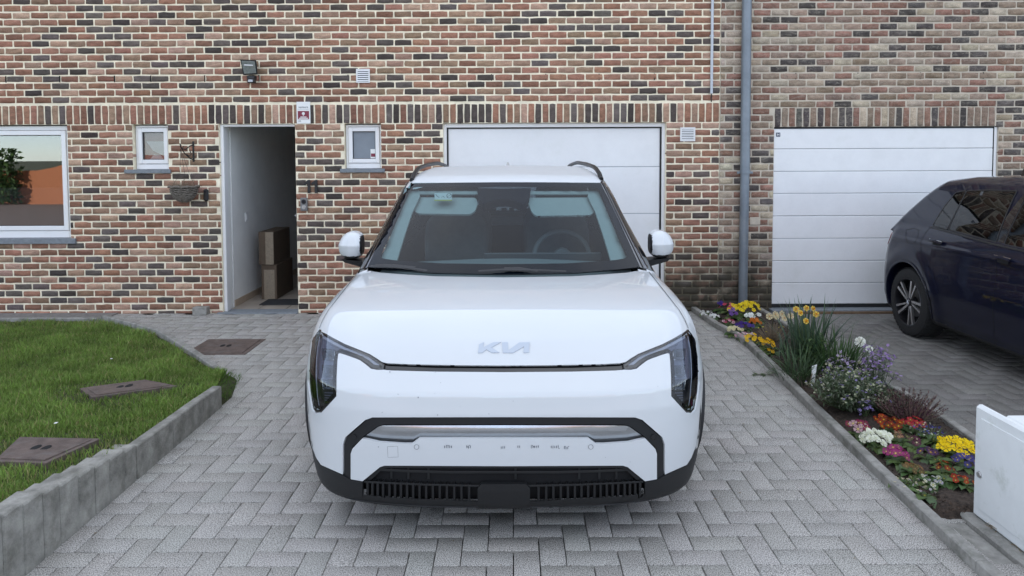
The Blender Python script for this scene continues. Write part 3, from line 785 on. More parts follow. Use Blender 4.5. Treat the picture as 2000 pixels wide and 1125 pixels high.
def pave(struct_obj, blocks, a, mat, r, base_col, var):
    def key(c):
        u = to_px([(c[0], c[1], 0)])[0]; seen = (-20 < u[0] < 2020) and (u[1] < 1150) and not (610 < u[0] < 1365 and u[1] < 985)
        return (0 if seen else 1, c[0] ** 2 + c[1] ** 2)
    B = sorted(blocks, key=key); singles, rest = B[:300], B[300:]
    def col():
        return np.array(base_col) * (1 + r.normal(0, var)) * (1 + r.normal(0, .006, 3))
    protos = {}
    for hz in (True, False):
        for v in range(24):
            V, F = paver_shape(2 * a if hz else a, a if hz else 2 * a, r); protos[hz, v] = mesh_from('paver', V, F, mat, cols=col())
    for c in singles:
        obj('paver', protos[c[2], r.integers(24)], struct_obj, loc=(c[0], c[1], r.normal(0, .0004)))
    Vs, Fs, Cs, b = [], [], [], 0
    for c in rest:
        V, F = paver_shape(2 * a if c[2] else a, a if c[2] else 2 * a, r)
        Vs.append(V + np.array([c[0], c[1], r.normal(0, .0004)])); Fs.append(F + b); b += len(V); Cs.append(np.repeat(col()[None], len(V), 0))
    if Vs: obj('pavers', mesh_from('pavers', np.concatenate(Vs), np.concatenate(Fs).astype(np.int32), mat, cols=np.concatenate(Cs)), struct_obj, kind='stuff')
lawnA = np.array(lawn_poly)
cover1 = [on_z(*p) for p in ((384, 688), (407, 663), (519, 663), (475, 694))]
c1x0, c1x1 = cover1[1][0], cover1[2][0]; c1y0, c1y1 = on_z(475, 693)[1], on_z(460, 663)[1]
def bed_left(y):
    ys = [p[1] for p in bedL][::-1]; xs = [p[0] for p in bedL][::-1]
    return float(np.interp(y, ys, xs))
def keep_drive(cx, cy, hx, hy):
    if cy + hy > 7.87: return False
    if cx - hx > bed_left(cy) + .03: return False
    if cy < 5.0 and cx + hx < WALLX - .02: return False
    q = [(cx - hx, cy - hy), (cx + hx, cy - hy), (cx + hx, cy + hy), (cx - hx, cy + hy)]
    if inside(lawnA, q).all() : return False
    if c1x0 < cx - hx and cx + hx < c1x1 and c1y0 < cy - hy and cy + hy < c1y1: return False
    if cy > 7.50 and cx < -4.6: return False
    return True
drv = MB(); drv.add([(-4.6, -3.2, -.022), (2.1, -3.2, -.022), (2.1, 7.75, -.022), (-4.6, 7.75, -.022)], [(0, 1, 2, 3)])
driveway = drv.build('driveway', M['joint_sand'], kind='structure')
rp = np.random.default_rng(21)
blocks = herringbone(-4.6, 2.25, 0.4, 7.9, .1115, keep_drive, rp, None)
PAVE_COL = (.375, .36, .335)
pave(driveway, blocks, .1115, M['paver'], rp, PAVE_COL, .022)
far = MB(); far.box(-4.0, 2.1, -3.15, .36, -.05, -.002); far.build('driveway_apron', simple('paving_apron', (.20, .19, .185), .9, noise=.15), kind='structure')
# neighbour's drive
bedR = [(2.665, 7.72), on_z(1738, 764), on_z(1818, 813), on_z(1900, 872), (2.70, 3.3), (2.70, 1.2)]
def bed_right(y):
    ys = [p[1] for p in bedR][::-1]; xs = [p[0] for p in bedR][::-1]
    return float(np.interp(y, ys, xs))
nb = MB(); nb.add([(2.6, -3.2, -.022), (7.6, -3.2, -.022), (7.6, 7.75, -.022), (2.6, 7.75, -.022)], [(0, 1, 2, 3)])
nbd = nb.build('neighbour_driveway', M['joint_sand'], kind='structure')
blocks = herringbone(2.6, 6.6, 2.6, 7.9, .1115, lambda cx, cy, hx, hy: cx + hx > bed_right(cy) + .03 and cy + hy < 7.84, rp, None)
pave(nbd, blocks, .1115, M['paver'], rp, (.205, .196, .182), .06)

def kerb_run(name, pts, w, z0, z1, mat, label, cat, seg=1.0, side=1, parent=None, gap=.003, bev=.006):
    """row of kerb stones following pts, face on the line, body to the given side; each stone a part"""
    t = parent or thing(name, label, cat, (pts[0][0], pts[0][1], 0))
    P = [np.array(p, float) for p in pts]
    for a, b in zip(P[:-1], P[1:]):
        L = np.linalg.norm(b - a); n = max(1, int(round(L / seg))); d = (b - a) / L; nrm = np.array([d[1], -d[0]]) * side
        for i in range(n):
            q0 = a + d * (L * i / n + gap / 2); q1 = a + d * (L * (i + 1) / n - gap / 2)
            m = MB(); zt = (z1((q0 + q1) / 2) if callable(z1) else z1) + random.uniform(-.002, .002)
            c = [q0, q1, q1 + nrm * w, q0 + nrm * w]
            ci = [q0 + nrm * bev + d * bev * .4, q1 + nrm * bev - d * bev * .4, q1 + nrm * (w - bev) - d * bev * .4, q0 + nrm * (w - bev) + d * bev * .4]
            vs = [(p[0], p[1], z0) for p in c] + [(p[0], p[1], zt - bev) for p in c] + [(p[0], p[1], zt) for p in ci]
            fs = [(8, 9, 10, 11)]
            for Lq in (0, 4):
                for k in range(4): fs.append((Lq + k, Lq + (k + 1) % 4, Lq + 4 + (k + 1) % 4, Lq + 4 + k))
            m.add(vs, fs).build('kerb_stone', mat, t)
    return t
kerb_run('bed_kerb', bedL[:], .055, -.06, .055, M['concrete'], 'thin concrete kerb between the driveway and the flower bed', 'kerb', seg=1.0, side=-1)
kerb_run('bed_kerb', bedR[:5], .05, -.06, .045, M['concrete'], 'thin concrete kerb between the flower bed and the neighbouring drive', 'kerb', seg=1.0, side=-1)
kerb_run('lawn_kerb', kerb_line[:], .055, -.05, .066, M['concrete'], 'low angled concrete kerb round the far corner of the lawn', 'kerb', seg=.7, side=-1)
kerb_run('lawn_kerb', [(kerb_line[-1][0] - .01, kerb_line[-1][1] + .0), (-8.5, kerb_line[-1][1] + .03)], .05, -.05, .035, M['concrete'], 'straight low kerb between the lawn and the brick wall', 'kerb', seg=1.0, side=-1)
gp = MB(); gp.box(-9, -4.3, kerb_line[-1][1] + .03, WY - .001, -.03, .012); gp.build('gravel_strip', simple('strip_concrete', (.20, .19, .18), .95, noise=.3, nscale=25, bump=.4), kind='structure')
# retaining edge: upright palisade blocks near, long slabs beyond
rw = thing('retaining_edge', 'dark mossy concrete retaining edge between the raised lawn and the driveway', 'retaining wall', (WALLX, 3.4, 0))
def wall_y(u): return on_y  # placeholder
def y_at(u, X=WALLX):
    o, d = cam_rays([(u, 900)]); t = (X - o[0, 0]) / d[0, 0]; return float(o[0, 1] + t * d[0, 1])
ys = [y_at(u) for u in (268, 245, 215, 187, 154, 117, 84, 42, 0)]
while ys[-1] > 1.3: ys.append(ys[-1] - .125)
for i, (ya, yb) in enumerate(zip(ys[:-1], ys[1:])):
    zt = .196 + .0165 * i + random.uniform(-.003, .003)
    MB().box(WALLX - .115 + random.uniform(-.003, .003), WALLX + random.uniform(-.004, .003), yb + .003, ya - .003, -.08, zt, .007).build('palisade_block', M['concrete_dark'], rw)
yy = [ys[0], y_at(340), y_at(400), y_at(436)]
zz = [(.182, .172), (.170, .160), (.158, .146)]
for (ya, yb), (za, zb) in zip(zip(yy[:-1], yy[1:]), zz):
    q = MB(); x0, x1 = WALLX - .062, WALLX; e = .006
    vs = [(x0, ya + .002, -.08), (x1, ya + .002, -.08), (x1, yb - .002, -.08), (x0, yb - .002, -.08),
          (x0, ya + .002, za - e), (x1, ya + .002, za - e), (x1, yb - .002, zb - e), (x0, yb - .002, zb - e),
          (x0 + e, ya + .004, za), (x1 - e, ya + .004, za), (x1 - e, yb - .004, zb), (x0 + e, yb - .004, zb)]
    fs = [(8, 9, 10, 11)] + [(L + k, L + (k + 1) % 4, L + 4 + (k + 1) % 4, L + 4 + k) for L in (0, 4) for k in range(4)]
    q.add(vs, fs).build('edging_slab', M['concrete_dark'], rw)
# lawn base with gentle undulation
nx, ny = 60, 60
gx, gy = np.meshgrid(np.linspace(-9, -1.9, nx), np.linspace(1.0, 7.6, ny))
gz = lawn_z(gx, gy) - .012 + .006 * np.sin(gx * 5.1 + 1) * np.cos(gy * 4.3)
ins_ = inside(lawnA, np.stack([gx.ravel(), gy.ravel()], 1)).reshape(nx, ny)
V = np.stack([gx.ravel(), gy.ravel(), gz.ravel()], 1); F = []
for j in range(ny - 1):
    for i in range(nx - 1):
        ids = (j * nx + i, j * nx + i + 1, (j + 1) * nx + i + 1, (j + 1) * nx + i)
        if ins_.ravel()[list(ids)].all(): F.append(ids)
# trim strip along the exact outline
obj('lawn', mesh_from('lawn', V, F, M['lawn_soil'], smooth=True), kind='structure')
lb = MB(); n = len(lawn_poly)
for (a, b) in zip(lawn_poly[:-1], lawn_poly[1:]):
    c = np.array([-4.2, 4.6]); a = np.array(a); b = np.array(b); a = a + (c - a) / np.linalg.norm(c - a) * .02; b = b + (c - b) / np.linalg.norm(c - b) * .02; a2 = a + (c - a) * .14; b2 = b + (c - b) * .14
    za, zb, zc_, zd = [float(lawn_z(p[0], p[1])) - .016 for p in (a, b, b2, a2)]
    lb.add([(a[0], a[1], za), (b[0], b[1], zb), (b2[0], b2[1], zc_), (a2[0], a2[1], zd)], [(0, 1, 2, 3)])
lb.build('lawn_verge', M['lawn_soil'], kind='structure')
# inspection covers
def cover(quad, zf, label, group='rusty inspection covers'):
    Q = [np.array(p, float) for p in quad]; c = sum(Q) / 4
    z = [zf(p) for p in Q]; t = thing('inspection_cover', label, 'manhole cover', (c[0], c[1], float(np.mean(z))), group)
    def plate(s0, h0, h1, nm, m):
        q = [c + (p - c) * s0 for p in Q]
        b = MB(); b.add([(p[0], p[1], zz + h0) for p, zz in zip(q, z)] + [(p[0], p[1], zz + h1 - .002) for p, zz in zip(q, z)] + [(c[0] + (p[0] - c[0]) * .985, c[1] + (p[1] - c[1]) * .985, zz + h1) for p, zz in zip(q, z)],
              [(8, 9, 10, 11)] + [(L + k, L + (k + 1) % 4, L + 4 + (k + 1) % 4, L + 4 + k) for L in (0, 4) for k in range(4)])
        return b.build(nm, m, t)
    plate(1.0, -.03, .004, 'frame', M['rust'])
    plate(.86, -.02, .010, 'lid', M['rust'])
    zc_ = float(np.mean(z)) + .0105; ax = (Q[1] - Q[0]) / np.linalg.norm(Q[1] - Q[0])
    for s in (-.028, .028):
        p = c + ax * s; hb = MB()
        hb.add([(p[0] + .020 * math.cos(k * math.pi / 6) , p[1] + .038 * math.sin(k * math.pi / 6), zc_ + .0012) for k in range(12)] + [(p[0] + .020 * math.cos(k * math.pi / 6), p[1] + .038 * math.sin(k * math.pi / 6), zc_ - .008) for k in range(12)],
               [tuple(range(12))] + [(k, (k + 1) % 12, (k + 1) % 12 + 12, k + 12) for k in range(12)])
        hb.build('lifting_hole', M['dark_void'], t)
    return t
cover([(c1x0, c1y0), (c1x1, c1y0), (c1x1, c1y1), (c1x0, c1y1)], lambda p: .001, 'rusty square inspection cover set flush in the pavers near the front door')
cv2 = [on_z(u, v, .125) for u, v in ((180, 783), (346, 756), (284, 741), (156, 762))]
cover(cv2, lambda p: float(lawn_z(p[0], p[1])) + .012, 'rusty inspection cover half overgrown in the middle of the lawn')
cv3 = [on_z(u, v, .20) for u, v in ((-12, 909), (90, 914), (196, 857), (38, 853))]
cover(cv3, lambda p: float(lawn_z(p[0], p[1])) + .016, 'large rusty inspection cover in the lawn beside the retaining edge')

# grass blades
M['grass'] = attr_mat('grass_blades', rough=.55, mott=.25, mscale=1.5, bump=0, translucent=.35, spec=.3)
def grass(n, seed):
    r = np.random.default_rng(seed)
    y = 7.45 - (7.45 - 2.1) * r.uniform(0, 1, n * 2) ** .80
    x = r.uniform(-7.2, -2.03, n * 2)
    keep = (x > -(y + .4) * .74)
    P = np.stack([x, y], 1)[keep]
    ok = inside(lawnA, P)
    KL = np.array(kerb_line + [(-9, kerb_line[-1][1])])
    for a, b in zip(KL[:-1], KL[1:]):
        ab = b - a; tt = np.clip(((P - a) @ ab) / (ab @ ab), 0, 1); dd_ = np.linalg.norm(P - (a + tt[:, None] * ab), axis=1); ok &= dd_ > .088 + .012 * np.sin(P[:, 0] * 23 + P[:, 1] * 31)
    for q in (cv2, cv3):
        c = np.mean(q, 0); qq = [c + (np.array(p) - c) * (1.0 if q is cv3 else .96) for p in q]
        ok &= ~inside(qq, P)
    # bare worn rings beside the covers and thin patches
    nz = np.sin(P[:, 0] * 3.1 + 1.3) * np.cos(P[:, 1] * 2.7) + np.sin(P[:, 0] * 7.7 + P[:, 1] * 6.1) * .5
    ok &= r.uniform(0, 1, len(P)) < np.clip(.90 + .10 * nz, .5, 1)
    for q in (cv2, cv3):
        c = np.mean(q, 0); d = np.hypot((P[:, 0] - c[0]) / .50, (P[:, 1] - c[1]) / .36)
        ok &= (d > 1) | (r.uniform(0, 1, len(P)) < .40)
    P = P[ok][:n]; m = len(P)
    px = P[:, 0]; py = P[:, 1]; z = lawn_z(px, py) - .012
    tuft = .5 + .5 * np.sin(px * 9 + np.sin(py * 7) * 2) * np.sin(py * 8 + np.cos(px * 5))
    h = r.uniform(.018, .046, m) * (.65 + .7 * tuft) * np.where(r.uniform(0, 1, m) < .03, 1.7, 1)
    w = r.uniform(.0016, .0032, m); a = r.uniform(0, 2 * math.pi, m); ln = r.uniform(.1, .9, m) * h; la = r.uniform(0, 2 * math.pi, m)
    dx, dy = np.cos(a) * w, np.sin(a) * w; lx, ly = np.cos(la) * ln, np.sin(la) * ln
    B = np.stack([px, py, z], 1)
    V = np.stack([B + np.stack([-dx, -dy, 0 * z], 1), B + np.stack([dx, dy, 0 * z], 1),
                  B + np.stack([dx * .8 + lx * .35, dy * .8 + ly * .35, h * .62], 1), B + np.stack([-dx * .8 + lx * .35, -dy * .8 + ly * .35, h * .62], 1),
                  B + np.stack([lx, ly, h], 1)], 1).reshape(-1, 3)
    i = (np.arange(m) * 5)[:, None]
    F = np.concatenate([i + [0, 1, 2], i + [0, 2, 3], i + [3, 2, 4]]).astype(np.int32)
    c = np.array([.190, .290, .062]) * r.uniform(.55, 1.35, (m, 1)) * (.8 + .4 * tuft[:, None])
    yel = r.uniform(0, 1, m) < .11 + .12 * (nz[:1].mean() * 0 + np.clip(np.sin(px * 1.7) * np.sin(py * 2.3), 0, 1))
    c[yel] = np.array([.36, .34, .14]) * r.uniform(.6, 1.2, (yel.sum(), 1))
    return V, F, np.repeat(c, 5, 0)
V, F, Cc = grass(230000, 5)
obj('grass', mesh_from('grass', V, F, M['grass'], cols=Cc), label='short green lawn grass on the raised bed left of the driveway', cat='grass', kind='stuff')
er = MB(); A_, B_ = lawn_edge[1], lawn_edge[2]
er.add([(A_[0] - .25, A_[1] - .10, .108), (B_[0] - .20, B_[1] - .15, .05), (B_[0] - .02, B_[1] - .02, .040), (A_[0] + .0, A_[1] + .02, .095), (B_[0] + .13, B_[1] - .05, -.012), (A_[0] + .055, A_[1] + .16, -.012), (A_[0] + .05, A_[1] - .02, -.012)],
       [(0, 3, 2, 1), (3, 5, 4, 2), (3, 6, 5)])
er.build('lawn_corner', M['lawn_soil'], kind='structure')
# stray tuft spilling between kerb end and retaining edge
r = np.random.default_rng(9); tv = MB()
for k in range(900):
    tt_ = r.uniform(0, 1); of = r.uniform(-.10, .12) * (.5 + .5 * tt_ * (1 if r.random() < .8 else 1.3)); x = A_[0] + (B_[0] - A_[0]) * tt_ + of; y = A_[1] + (B_[1] - A_[1]) * tt_ + of * .3
    h = r.uniform(.012, .042); a = r.uniform(0, 6.28); w = .003; l = h * r.uniform(.2, 1.0); la = r.uniform(-1.2, 1.2)
    zb = float(np.interp(of, [-.10, 0, .08], [.10 - .04 * tt_, .085 - .04 * tt_, -.005]))
    tv.add([(x - w * math.cos(a), y - w * math.sin(a), zb), (x + w * math.cos(a), y + w * math.sin(a), zb), (x + l * math.cos(la), y + l * math.sin(la), zb + h)], [(0, 1, 2)])
me = mesh_from('tuft', tv.v, tv.f, M['grass'], cols=np.array([.11, .20, .04]))
obj('grass_tuft', me, label='loose green grass tuft at the gap between kerb and retaining edge', cat='grass')
# daisies
for k, (u, v) in enumerate([(110, 842), (217, 682)]):
    x, y = on_z(u, v, .17); zz_ = float(lawn_z(x, y)); t = thing('daisy', ('white daisy in the grass near the large cover' if k == 0 else 'tiny daisy in the grass far back in the lawn'), 'flower', (x, y, zz_))
    MB().tube([(x, y, zz_), (x, y, zz_ + .045)], .0012, 5).build('stem', M['lawn_soil'], t)
    MB().add([(x, y, zz_ + .05)] + [(x + .012 * math.cos(q * .7854) * (1 if q % 2 else .7), y + .012 * math.sin(q * .7854), zz_ + .047) for q in range(8)], [(0, q + 1, (q + 1) % 8 + 1) for q in range(8)]).build('petals', M['sticker_white'], t)

# ================================================================== THINGS ON THE WALLS
def wy(u, v, Y=WY): return wl_(u, v, Y)
# flood light
x, z = wy(487, 131, WY - .10)
fl = thing('flood_light', 'black halogen flood light with motion sensor on the left brick wall', 'lamp', (x, WY, z))
px_ = .145 * .5; 
b = MB(); q = lambda X, Y, Z: (x + X, WY - .10 + Y, z + Z)
b.add([q(-.088, -.02, .078), q(.080, -.02, .070), q(.082, .012, -.075), q(-.070, .012, -.085), q(-.06, .075, .055), q(.055, .075, .05), q(.055, .085, -.045), q(-.05, .085, -.05)],
      [(0, 3, 2, 1), (4, 5, 6, 7), (0, 1, 5, 4), (1, 2, 6, 5), (2, 3, 7, 6), (3, 0, 4, 7)])
b.build('housing', M['black_plastic'], fl)
M['reflector'] = simple('lamp_reflector', (.42, .46, .46), .5, metal=.3, noise=.3, nscale=50)
b = MB(); b.add([q(-.074, -.022, .064), q(.066, -.022, .058), q(.069, .005, -.062), q(-.058, .005, -.070)], [(0, 3, 2, 1)]); b.build('reflector', M['reflector'], fl)
MB().tube([q(-.045, -.022, .018), q(.045, -.022, .014)], .006, 8).build('halogen_tube', M['upvc'], fl, smooth=True)
b = MB(); b.add([q(-.076, -.028, .067), q(.068, -.028, .060), q(.071, .000, -.064), q(-.060, .000, -.072)], [(0, 3, 2, 1)]); b.build('front_glass', glass_mat('lamp_glass', (.9, .92, .92), .05), fl)
MB().box(x - .035, x + .045, WY - .09, WY - .005, z - .125, z - .085, .008).build('bracket', M['black_plastic'], fl)
b = MB().box(x - .028, x + .050, WY - .105, WY - .045, z - .166, z - .118, .008).build('sensor', M['black_plastic'], fl)
MB().box(x - .014, x + .034, WY - .109, WY - .1055, z - .158, z - .132, .003).build('sensor_lens', simple('sensor_lens', (.45, .47, .5), .3), b)
# vents
def vent(u0, v0, u1, v1, n, lab):
    xa, zb = wy(u0, v0); xb, za = wy(u1, v1); t = thing('wall_vent', lab, 'vent', ((xa + xb) / 2, WY, (za + zb) / 2), 'white louvred wall vents')
    MB().box(xa, xb, WY - .014, WY - .0065, za, zb, .003).build('back_plate', M['upvc'], t)
    fr = MB(); e = .012
    fr.box(xa, xa + e, WY - .022, WY - .0142, za, zb, .002); fr.box(xb - e, xb, WY - .022, WY - .0142, za, zb, .002); fr.box(xa + e, xb - e, WY - .022, WY - .0142, zb - e, zb, .002); fr.box(xa + e, xb - e, WY - .022, WY - .0142, za, za + e, .002)
    fr.build('frame', M['upvc'], t)
    st = (zb - za - 2 * e) / n
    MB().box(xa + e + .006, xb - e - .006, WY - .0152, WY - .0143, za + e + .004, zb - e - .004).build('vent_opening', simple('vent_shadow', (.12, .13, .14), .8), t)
    for i in range(n):
        zc0 = za + e + st * i
        MB().add([(xa + e, WY - .016, zc0 + st * .95), (xb - e, WY - .016, zc0 + st * .95), (xb - e, WY - .024, zc0 + st * .35), (xa + e, WY - .024, zc0 + st * .35)], [(0, 1, 2, 3)]).build('louvre', M['upvc'], t)
vent(696, 135, 723, 162, 6, 'white louvred vent high on the wall above the small window')
vent(1328, 249, 1357, 276, 7, 'white louvred vent beside the top of the first garage door')
# alarm company sign
xa, zb = wy(579.5, 199); xb, za = wy(607, 241.5)
sg = thing('alarm_sign', 'white and maroon alarm company sign at the upper corner of the front door', 'sign', ((xa + xb) / 2, WY, za))
MB().box(xa, xb, WY - .012, WY - .0072, za, zb, .001).build('plate', M['sticker_white'], sg)
W_, H_ = xb - xa, zb - za
MB().box(xa + W_ * .09, xb - W_ * .09, WY - .0137, WY - .0123, za + H_ * .20, za + H_ * .58).build('maroon_panel', M['sticker_red'], sg)
lettering('lettering', 'verisure', W_ * .215, (xa + xb) / 2, WY - .0137, za + H_ * .715, M['sticker_grey'], sg, .0006, bold=.0006)
cxm, czm = (xa + xb) / 2, za + H_ * .46
em = MB(); em.lathe([(0, .0001), (0, .016), (-.0006, .016), (-.0006, .0001)], (cxm, WY - .0140, czm), 'y', 14, closed=False)
em.box(cxm - .005, cxm + .004, WY - .0146, WY - .014, czm - .024, czm - .01); em.build('emblem', M['sticker_white'], sg)
lb_ = MB(); lb_.box(cxm - W_ * .22, cxm + W_ * .22, WY - .0146, WY - .014, za + H_ * .285, za + H_ * .32); lb_.box(cxm - W_ * .33, cxm + W_ * .33, WY - .0146, WY - .014, za + H_ * .225, za + H_ * .262); lb_.build('text_lines', M['sticker_white'], sg)
lb_ = MB(); lb_.box(xa + W_ * .12, xa + W_ * .32, WY - .0137, WY - .0123, za + H_ * .10, za + H_ * .14); lb_.box(xa + W_ * .08, xb - W_ * .1, WY - .0137, WY - .0123, za + H_ * .65, za + H_ * .66); lb_.build('small_print', M['sticker_grey'], sg)
# house number 11: two digits, each with a flag
for k, (u0, u1, lab) in enumerate(((596, 607, 'left black digit 1 of the house number 11'), (610, 621, 'right black digit 1 of the house number 11'))):
    xr, zt = wy(u1, 351); xl = wy(u0, 351)[0]; zb = wy(u0, 377)[1]; h = zt - zb; w = xr - xl; sw = w * .48
    poly = [(xr - sw, zb), (xr, zb), (xr, zt), (xr - sw * .75, zt), (xl - .008, zt - h * .27), (xl + .004, zt - h * .41), (xr - sw, zt - h * .29)]
    m = MB(); m.prism(poly, WY - .030, WY - .016); m.box(xr - sw * .7, xr - sw * .3, WY - .016, WY - .004, (zb + zt) / 2 - .01, (zb + zt) / 2 + .01)
    m.build('house_number', M['black_plastic'], origin=(xr, WY - .01, zb), label=lab, cat='house number', group='digits of the house number')
# door bell
xa, zb = wy(588, 386); xb, za = wy(602, 411.5)
t = thing('door_bell', 'grey door bell panel with round button under the house number', 'door bell', ((xa + xb) / 2, WY, za))
MB().box(xa, xb, WY - .035, WY - .0072, za, zb, .005).build('casing', simple('bell_grey', (.20, .20, .20), .4, metal=.3), t)
cx2 = (xa + xb) / 2
MB().lathe([(0, .0001), (0, .024), (.004, .026), (.006, .026)], (cx2, WY - .041, zb - .042), 'y', 20, False).build('camera_ring', M['black_plastic'], t, smooth=True)
MB().lathe([(0, .0001), (0, .012), (.003, .014)], (cx2, WY - .045, zb - .042), 'y', 16, False).build('camera_lens', simple('lens_glass', (.02, .02, .03), .1), t, smooth=True)
MB().lathe([(0, .0001), (0, .020), (.004, .024), (.006, .024)], (cx2, WY - .041, za + .040), 'y', 20, False).build('button', M['steel'], t, smooth=True)
# black key box left of door
xa, zb = wy(399, 369); xb, za = wy(409.5, 392.5)
t = thing('camera_bell', 'slim black rounded camera bell on the brick left of the door', 'camera', ((xa + xb) / 2, WY, za))
MB().box(xa, xb, WY - .04, WY - .0072, za, zb, .015).build('casing', M['black_plastic'], t)
MB().lathe([(0, .0001), (0, .010), (.003, .012)], ((xa + xb) / 2, WY - .043, zb - .03), 'y', 14, False).build('lens', bpy.data.materials['lens_glass'], t, smooth=True)
# hook bracket and wall basket
x, z = wy(375, 296)
t = thing('basket_hook', 'curly wrought iron hook fixed to the brick above the wall basket', 'hook', (x, WY, z))
MB().box(x - .010 + .02, x + .010 + .02, WY - .014, WY - .0072, z - .11, z + .11, .002).build('back_plate', M['iron'], t)
b = MB(); c0 = (x + .02, WY - .012)
b.tube([(c0[0], c0[1], z - .085), (c0[0] - .02, WY - .05, z - .075), (c0[0] - .05, WY - .11, z - .02), (c0[0] - .065, WY - .16, z + .045), (c0[0] - .06, WY - .19, z + .08), (c0[0] - .045, WY - .20, z + .06)], .006, 8)
b.tube([(c0[0], c0[1], z + .075), (c0[0] - .015, WY - .07, z + .055), (c0[0] - .03, WY - .13, z + .02), (c0[0] - .055, WY - .15, z + .03), (c0[0] - .05, WY - .13, z + .055)], .006, 8)
b.tube([(c0[0] - .02, WY - .05, z + .01), (c0[0] - .015, WY - .03, z - .03), (c0[0] - .03, WY - .05, z - .05), (c0[0] - .04, WY - .08, z - .03)], .005, 8)
b.build('scroll_arm', M['iron'], t, smooth=True)
xb0, zb0 = wy(362, 364, WY - .10)
t = thing('wall_basket', 'woven grey wicker hanging basket with dried plant left of the door', 'hanging basket', (xb0, WY, zb0 - .12))
M['wicker'] = simple('grey_wicker', (.17, .15, .125), .85, noise=.4, nscale=60, bump=.5)
R0, Hh = .138, .165
inner = MB(); prof = []
for k in range(9):
    a = k / 8 * math.pi / 2; prof.append((-Hh * math.sin(a) * .93, max(.002, R0 * .93 * math.cos(a))))
inner.lathe([(p[0] + zb0, p[1]) for p in prof], (xb0, WY - .135, 0), 'z', 20, False); inner.build('liner', M['soil'], t)
for k in range(12):
    a = (k + .3) / 12 * math.pi / 2 * .93; rr = R0 * math.cos(a); zz_ = zb0 - Hh * math.sin(a)
    MB().tube([(xb0 + (rr + .005 * math.sin(q * 1.7 + k * 2.1)) * math.cos(q * 2 * math.pi / 28), WY - .135 + (rr + .004 * math.sin(q * 2.9)) * math.sin(q * 2 * math.pi / 28), zz_ + .004 * math.sin(q * 2.3 + k)) for q in range(28)], .0075, 6, closed=True).build('woven_strand', M['wicker'], t, smooth=True)
MB().tube([(xb0 + (R0 + .012) * math.cos(q * 2 * math.pi / 28), WY - .135 + (R0 + .008) * math.sin(q * 2 * math.pi / 28), zb0 + .006 * math.sin(q * 1.9)) for q in range(28)], .010, 6, closed=True).build('rim', M['wicker'], t, smooth=True)
M['dry'] = simple('dry_stalks', (.23, .18, .12), .9, noise=.3, nscale=40)
b = MB(); r = np.random.default_rng(4)
for k in range(60):
    a = r.uniform(0, 6.28); rr = R0 * math.sqrt(r.uniform(0, 1)) * .9; l = r.uniform(.02, .085)
    p0 = np.array([xb0 + rr * math.cos(a), WY - .135 + rr * math.sin(a), zb0 - .02]); p1 = p0 + [r.normal(0, .02), r.normal(0, .02), l]; p2 = p1 + [r.normal(0, .025), r.normal(0, .02), l * r.uniform(-.1, .4)]
    b.tube([p0, p1, p2], [.002, .0015, .001], 4)
b.build('dried_plant', M['dry'], t)
b = MB()
for dx in (-.125, .0, .12):
    b.tube([(xb0 + dx, WY - .135, zb0), (xb0 + dx * .4 + .02, WY - .15, zb0 + .14), (x - .045, WY - .17, z + .03)], .0018, 5)
b.build('hanging_wire', M['iron'], t)
# concrete foot by the door
xa, zb = wy(383, 597); xb, za = wy(411, 617)
MB().box(xa, xb, WY - .10, WY - .008, 0.0, zb, .006).build('concrete_block', M['concrete'], origin=(xa, WY - .05, 0), label='small grey concrete block standing at the wall left of the door', cat='block')
# zinc downpipe
xt = wy(1458.5, 0, WY - .07)[0]; xm = wy(1455, 335, WY - .07)[0]; xbm = wy(1450.5, 600, WY - .07)[0]
t = thing('downpipe', 'grey zinc downpipe on the right house beside the flower bed', 'pipe', (xbm, WY - .07, 0))
zm = wy(1455, 337, WY - .07)[1]
MB().tube([(xt, WY - .07, 4.6), (xm, WY - .07, zm)], .051, 20).build('upper_pipe', M['zinc'], t, smooth=True)
MB().tube([(xm, WY - .07, zm + .03), (xbm, WY - .07, .06)], .0475, 20).build('lower_pipe', M['zinc'], t, smooth=True)
MB().tube([(xbm, WY - .07, .10), (xbm, WY - .07, -.03)], .053, 20).build('foot_socket', simple('dark_pipe_foot', (.06, .07, .08), .6), t, smooth=True)
b = MB(); b.tube([(xm, WY - .07, zm - .01), (xm, WY - .07, zm + .022)], .0575, 20); b.box(xm - .085, xm + .085, WY - .075, WY - .06, zm - .012, zm + .012, .003); b.box(xm - .012, xm + .012, WY - .02, WY - .006, zm - .01, zm + .01)
b.build('pipe_clamp', M['zinc'], t)
# thin pale conduit at the end of the left house
xt, _ = wy(1391.5, 0, WY - .02); xb_, zb_ = wy(1389.5, 183, WY - .02)
t = thing('conduit', 'thin pale grey cable conduit ending above the lintel course', 'pipe', (xb_, WY - .02, zb_))
MB().tube([(xt, WY - .022, 4.6), (xb_, WY - .022, zb_)], .0155, 12).build('tube', M['light_pvc'], t, smooth=True)
MB().tube([(xb_, WY - .022, zb_), (xb_ - .003, WY - .022, zb_ - .055), (xb_ + .004, WY - .010, zb_ - .085)], .006, 8).build('cable_end', M['black_plastic'], t, smooth=True)
for v in (70, 20):
    xk, zk = wy(1390.8, v, WY - .02); MB().box(xk - .022, xk + .022, WY - .018, WY - .0065, zk - .01, zk + .01, .002).build('clip', M['light_pvc'], t)
# small pale cover plate right of the downpipe
xa, zb = wy(1464, 424); xb, za = wy(1484, 439)
MB().box(xa, xb, WY - .014, WY - .0072, za, zb, .003).build('cover_plate', M['mortar_grey'], origin=(xa, WY, za), label='small beige cover plate on the bricks right of the downpipe', cat='cover plate')
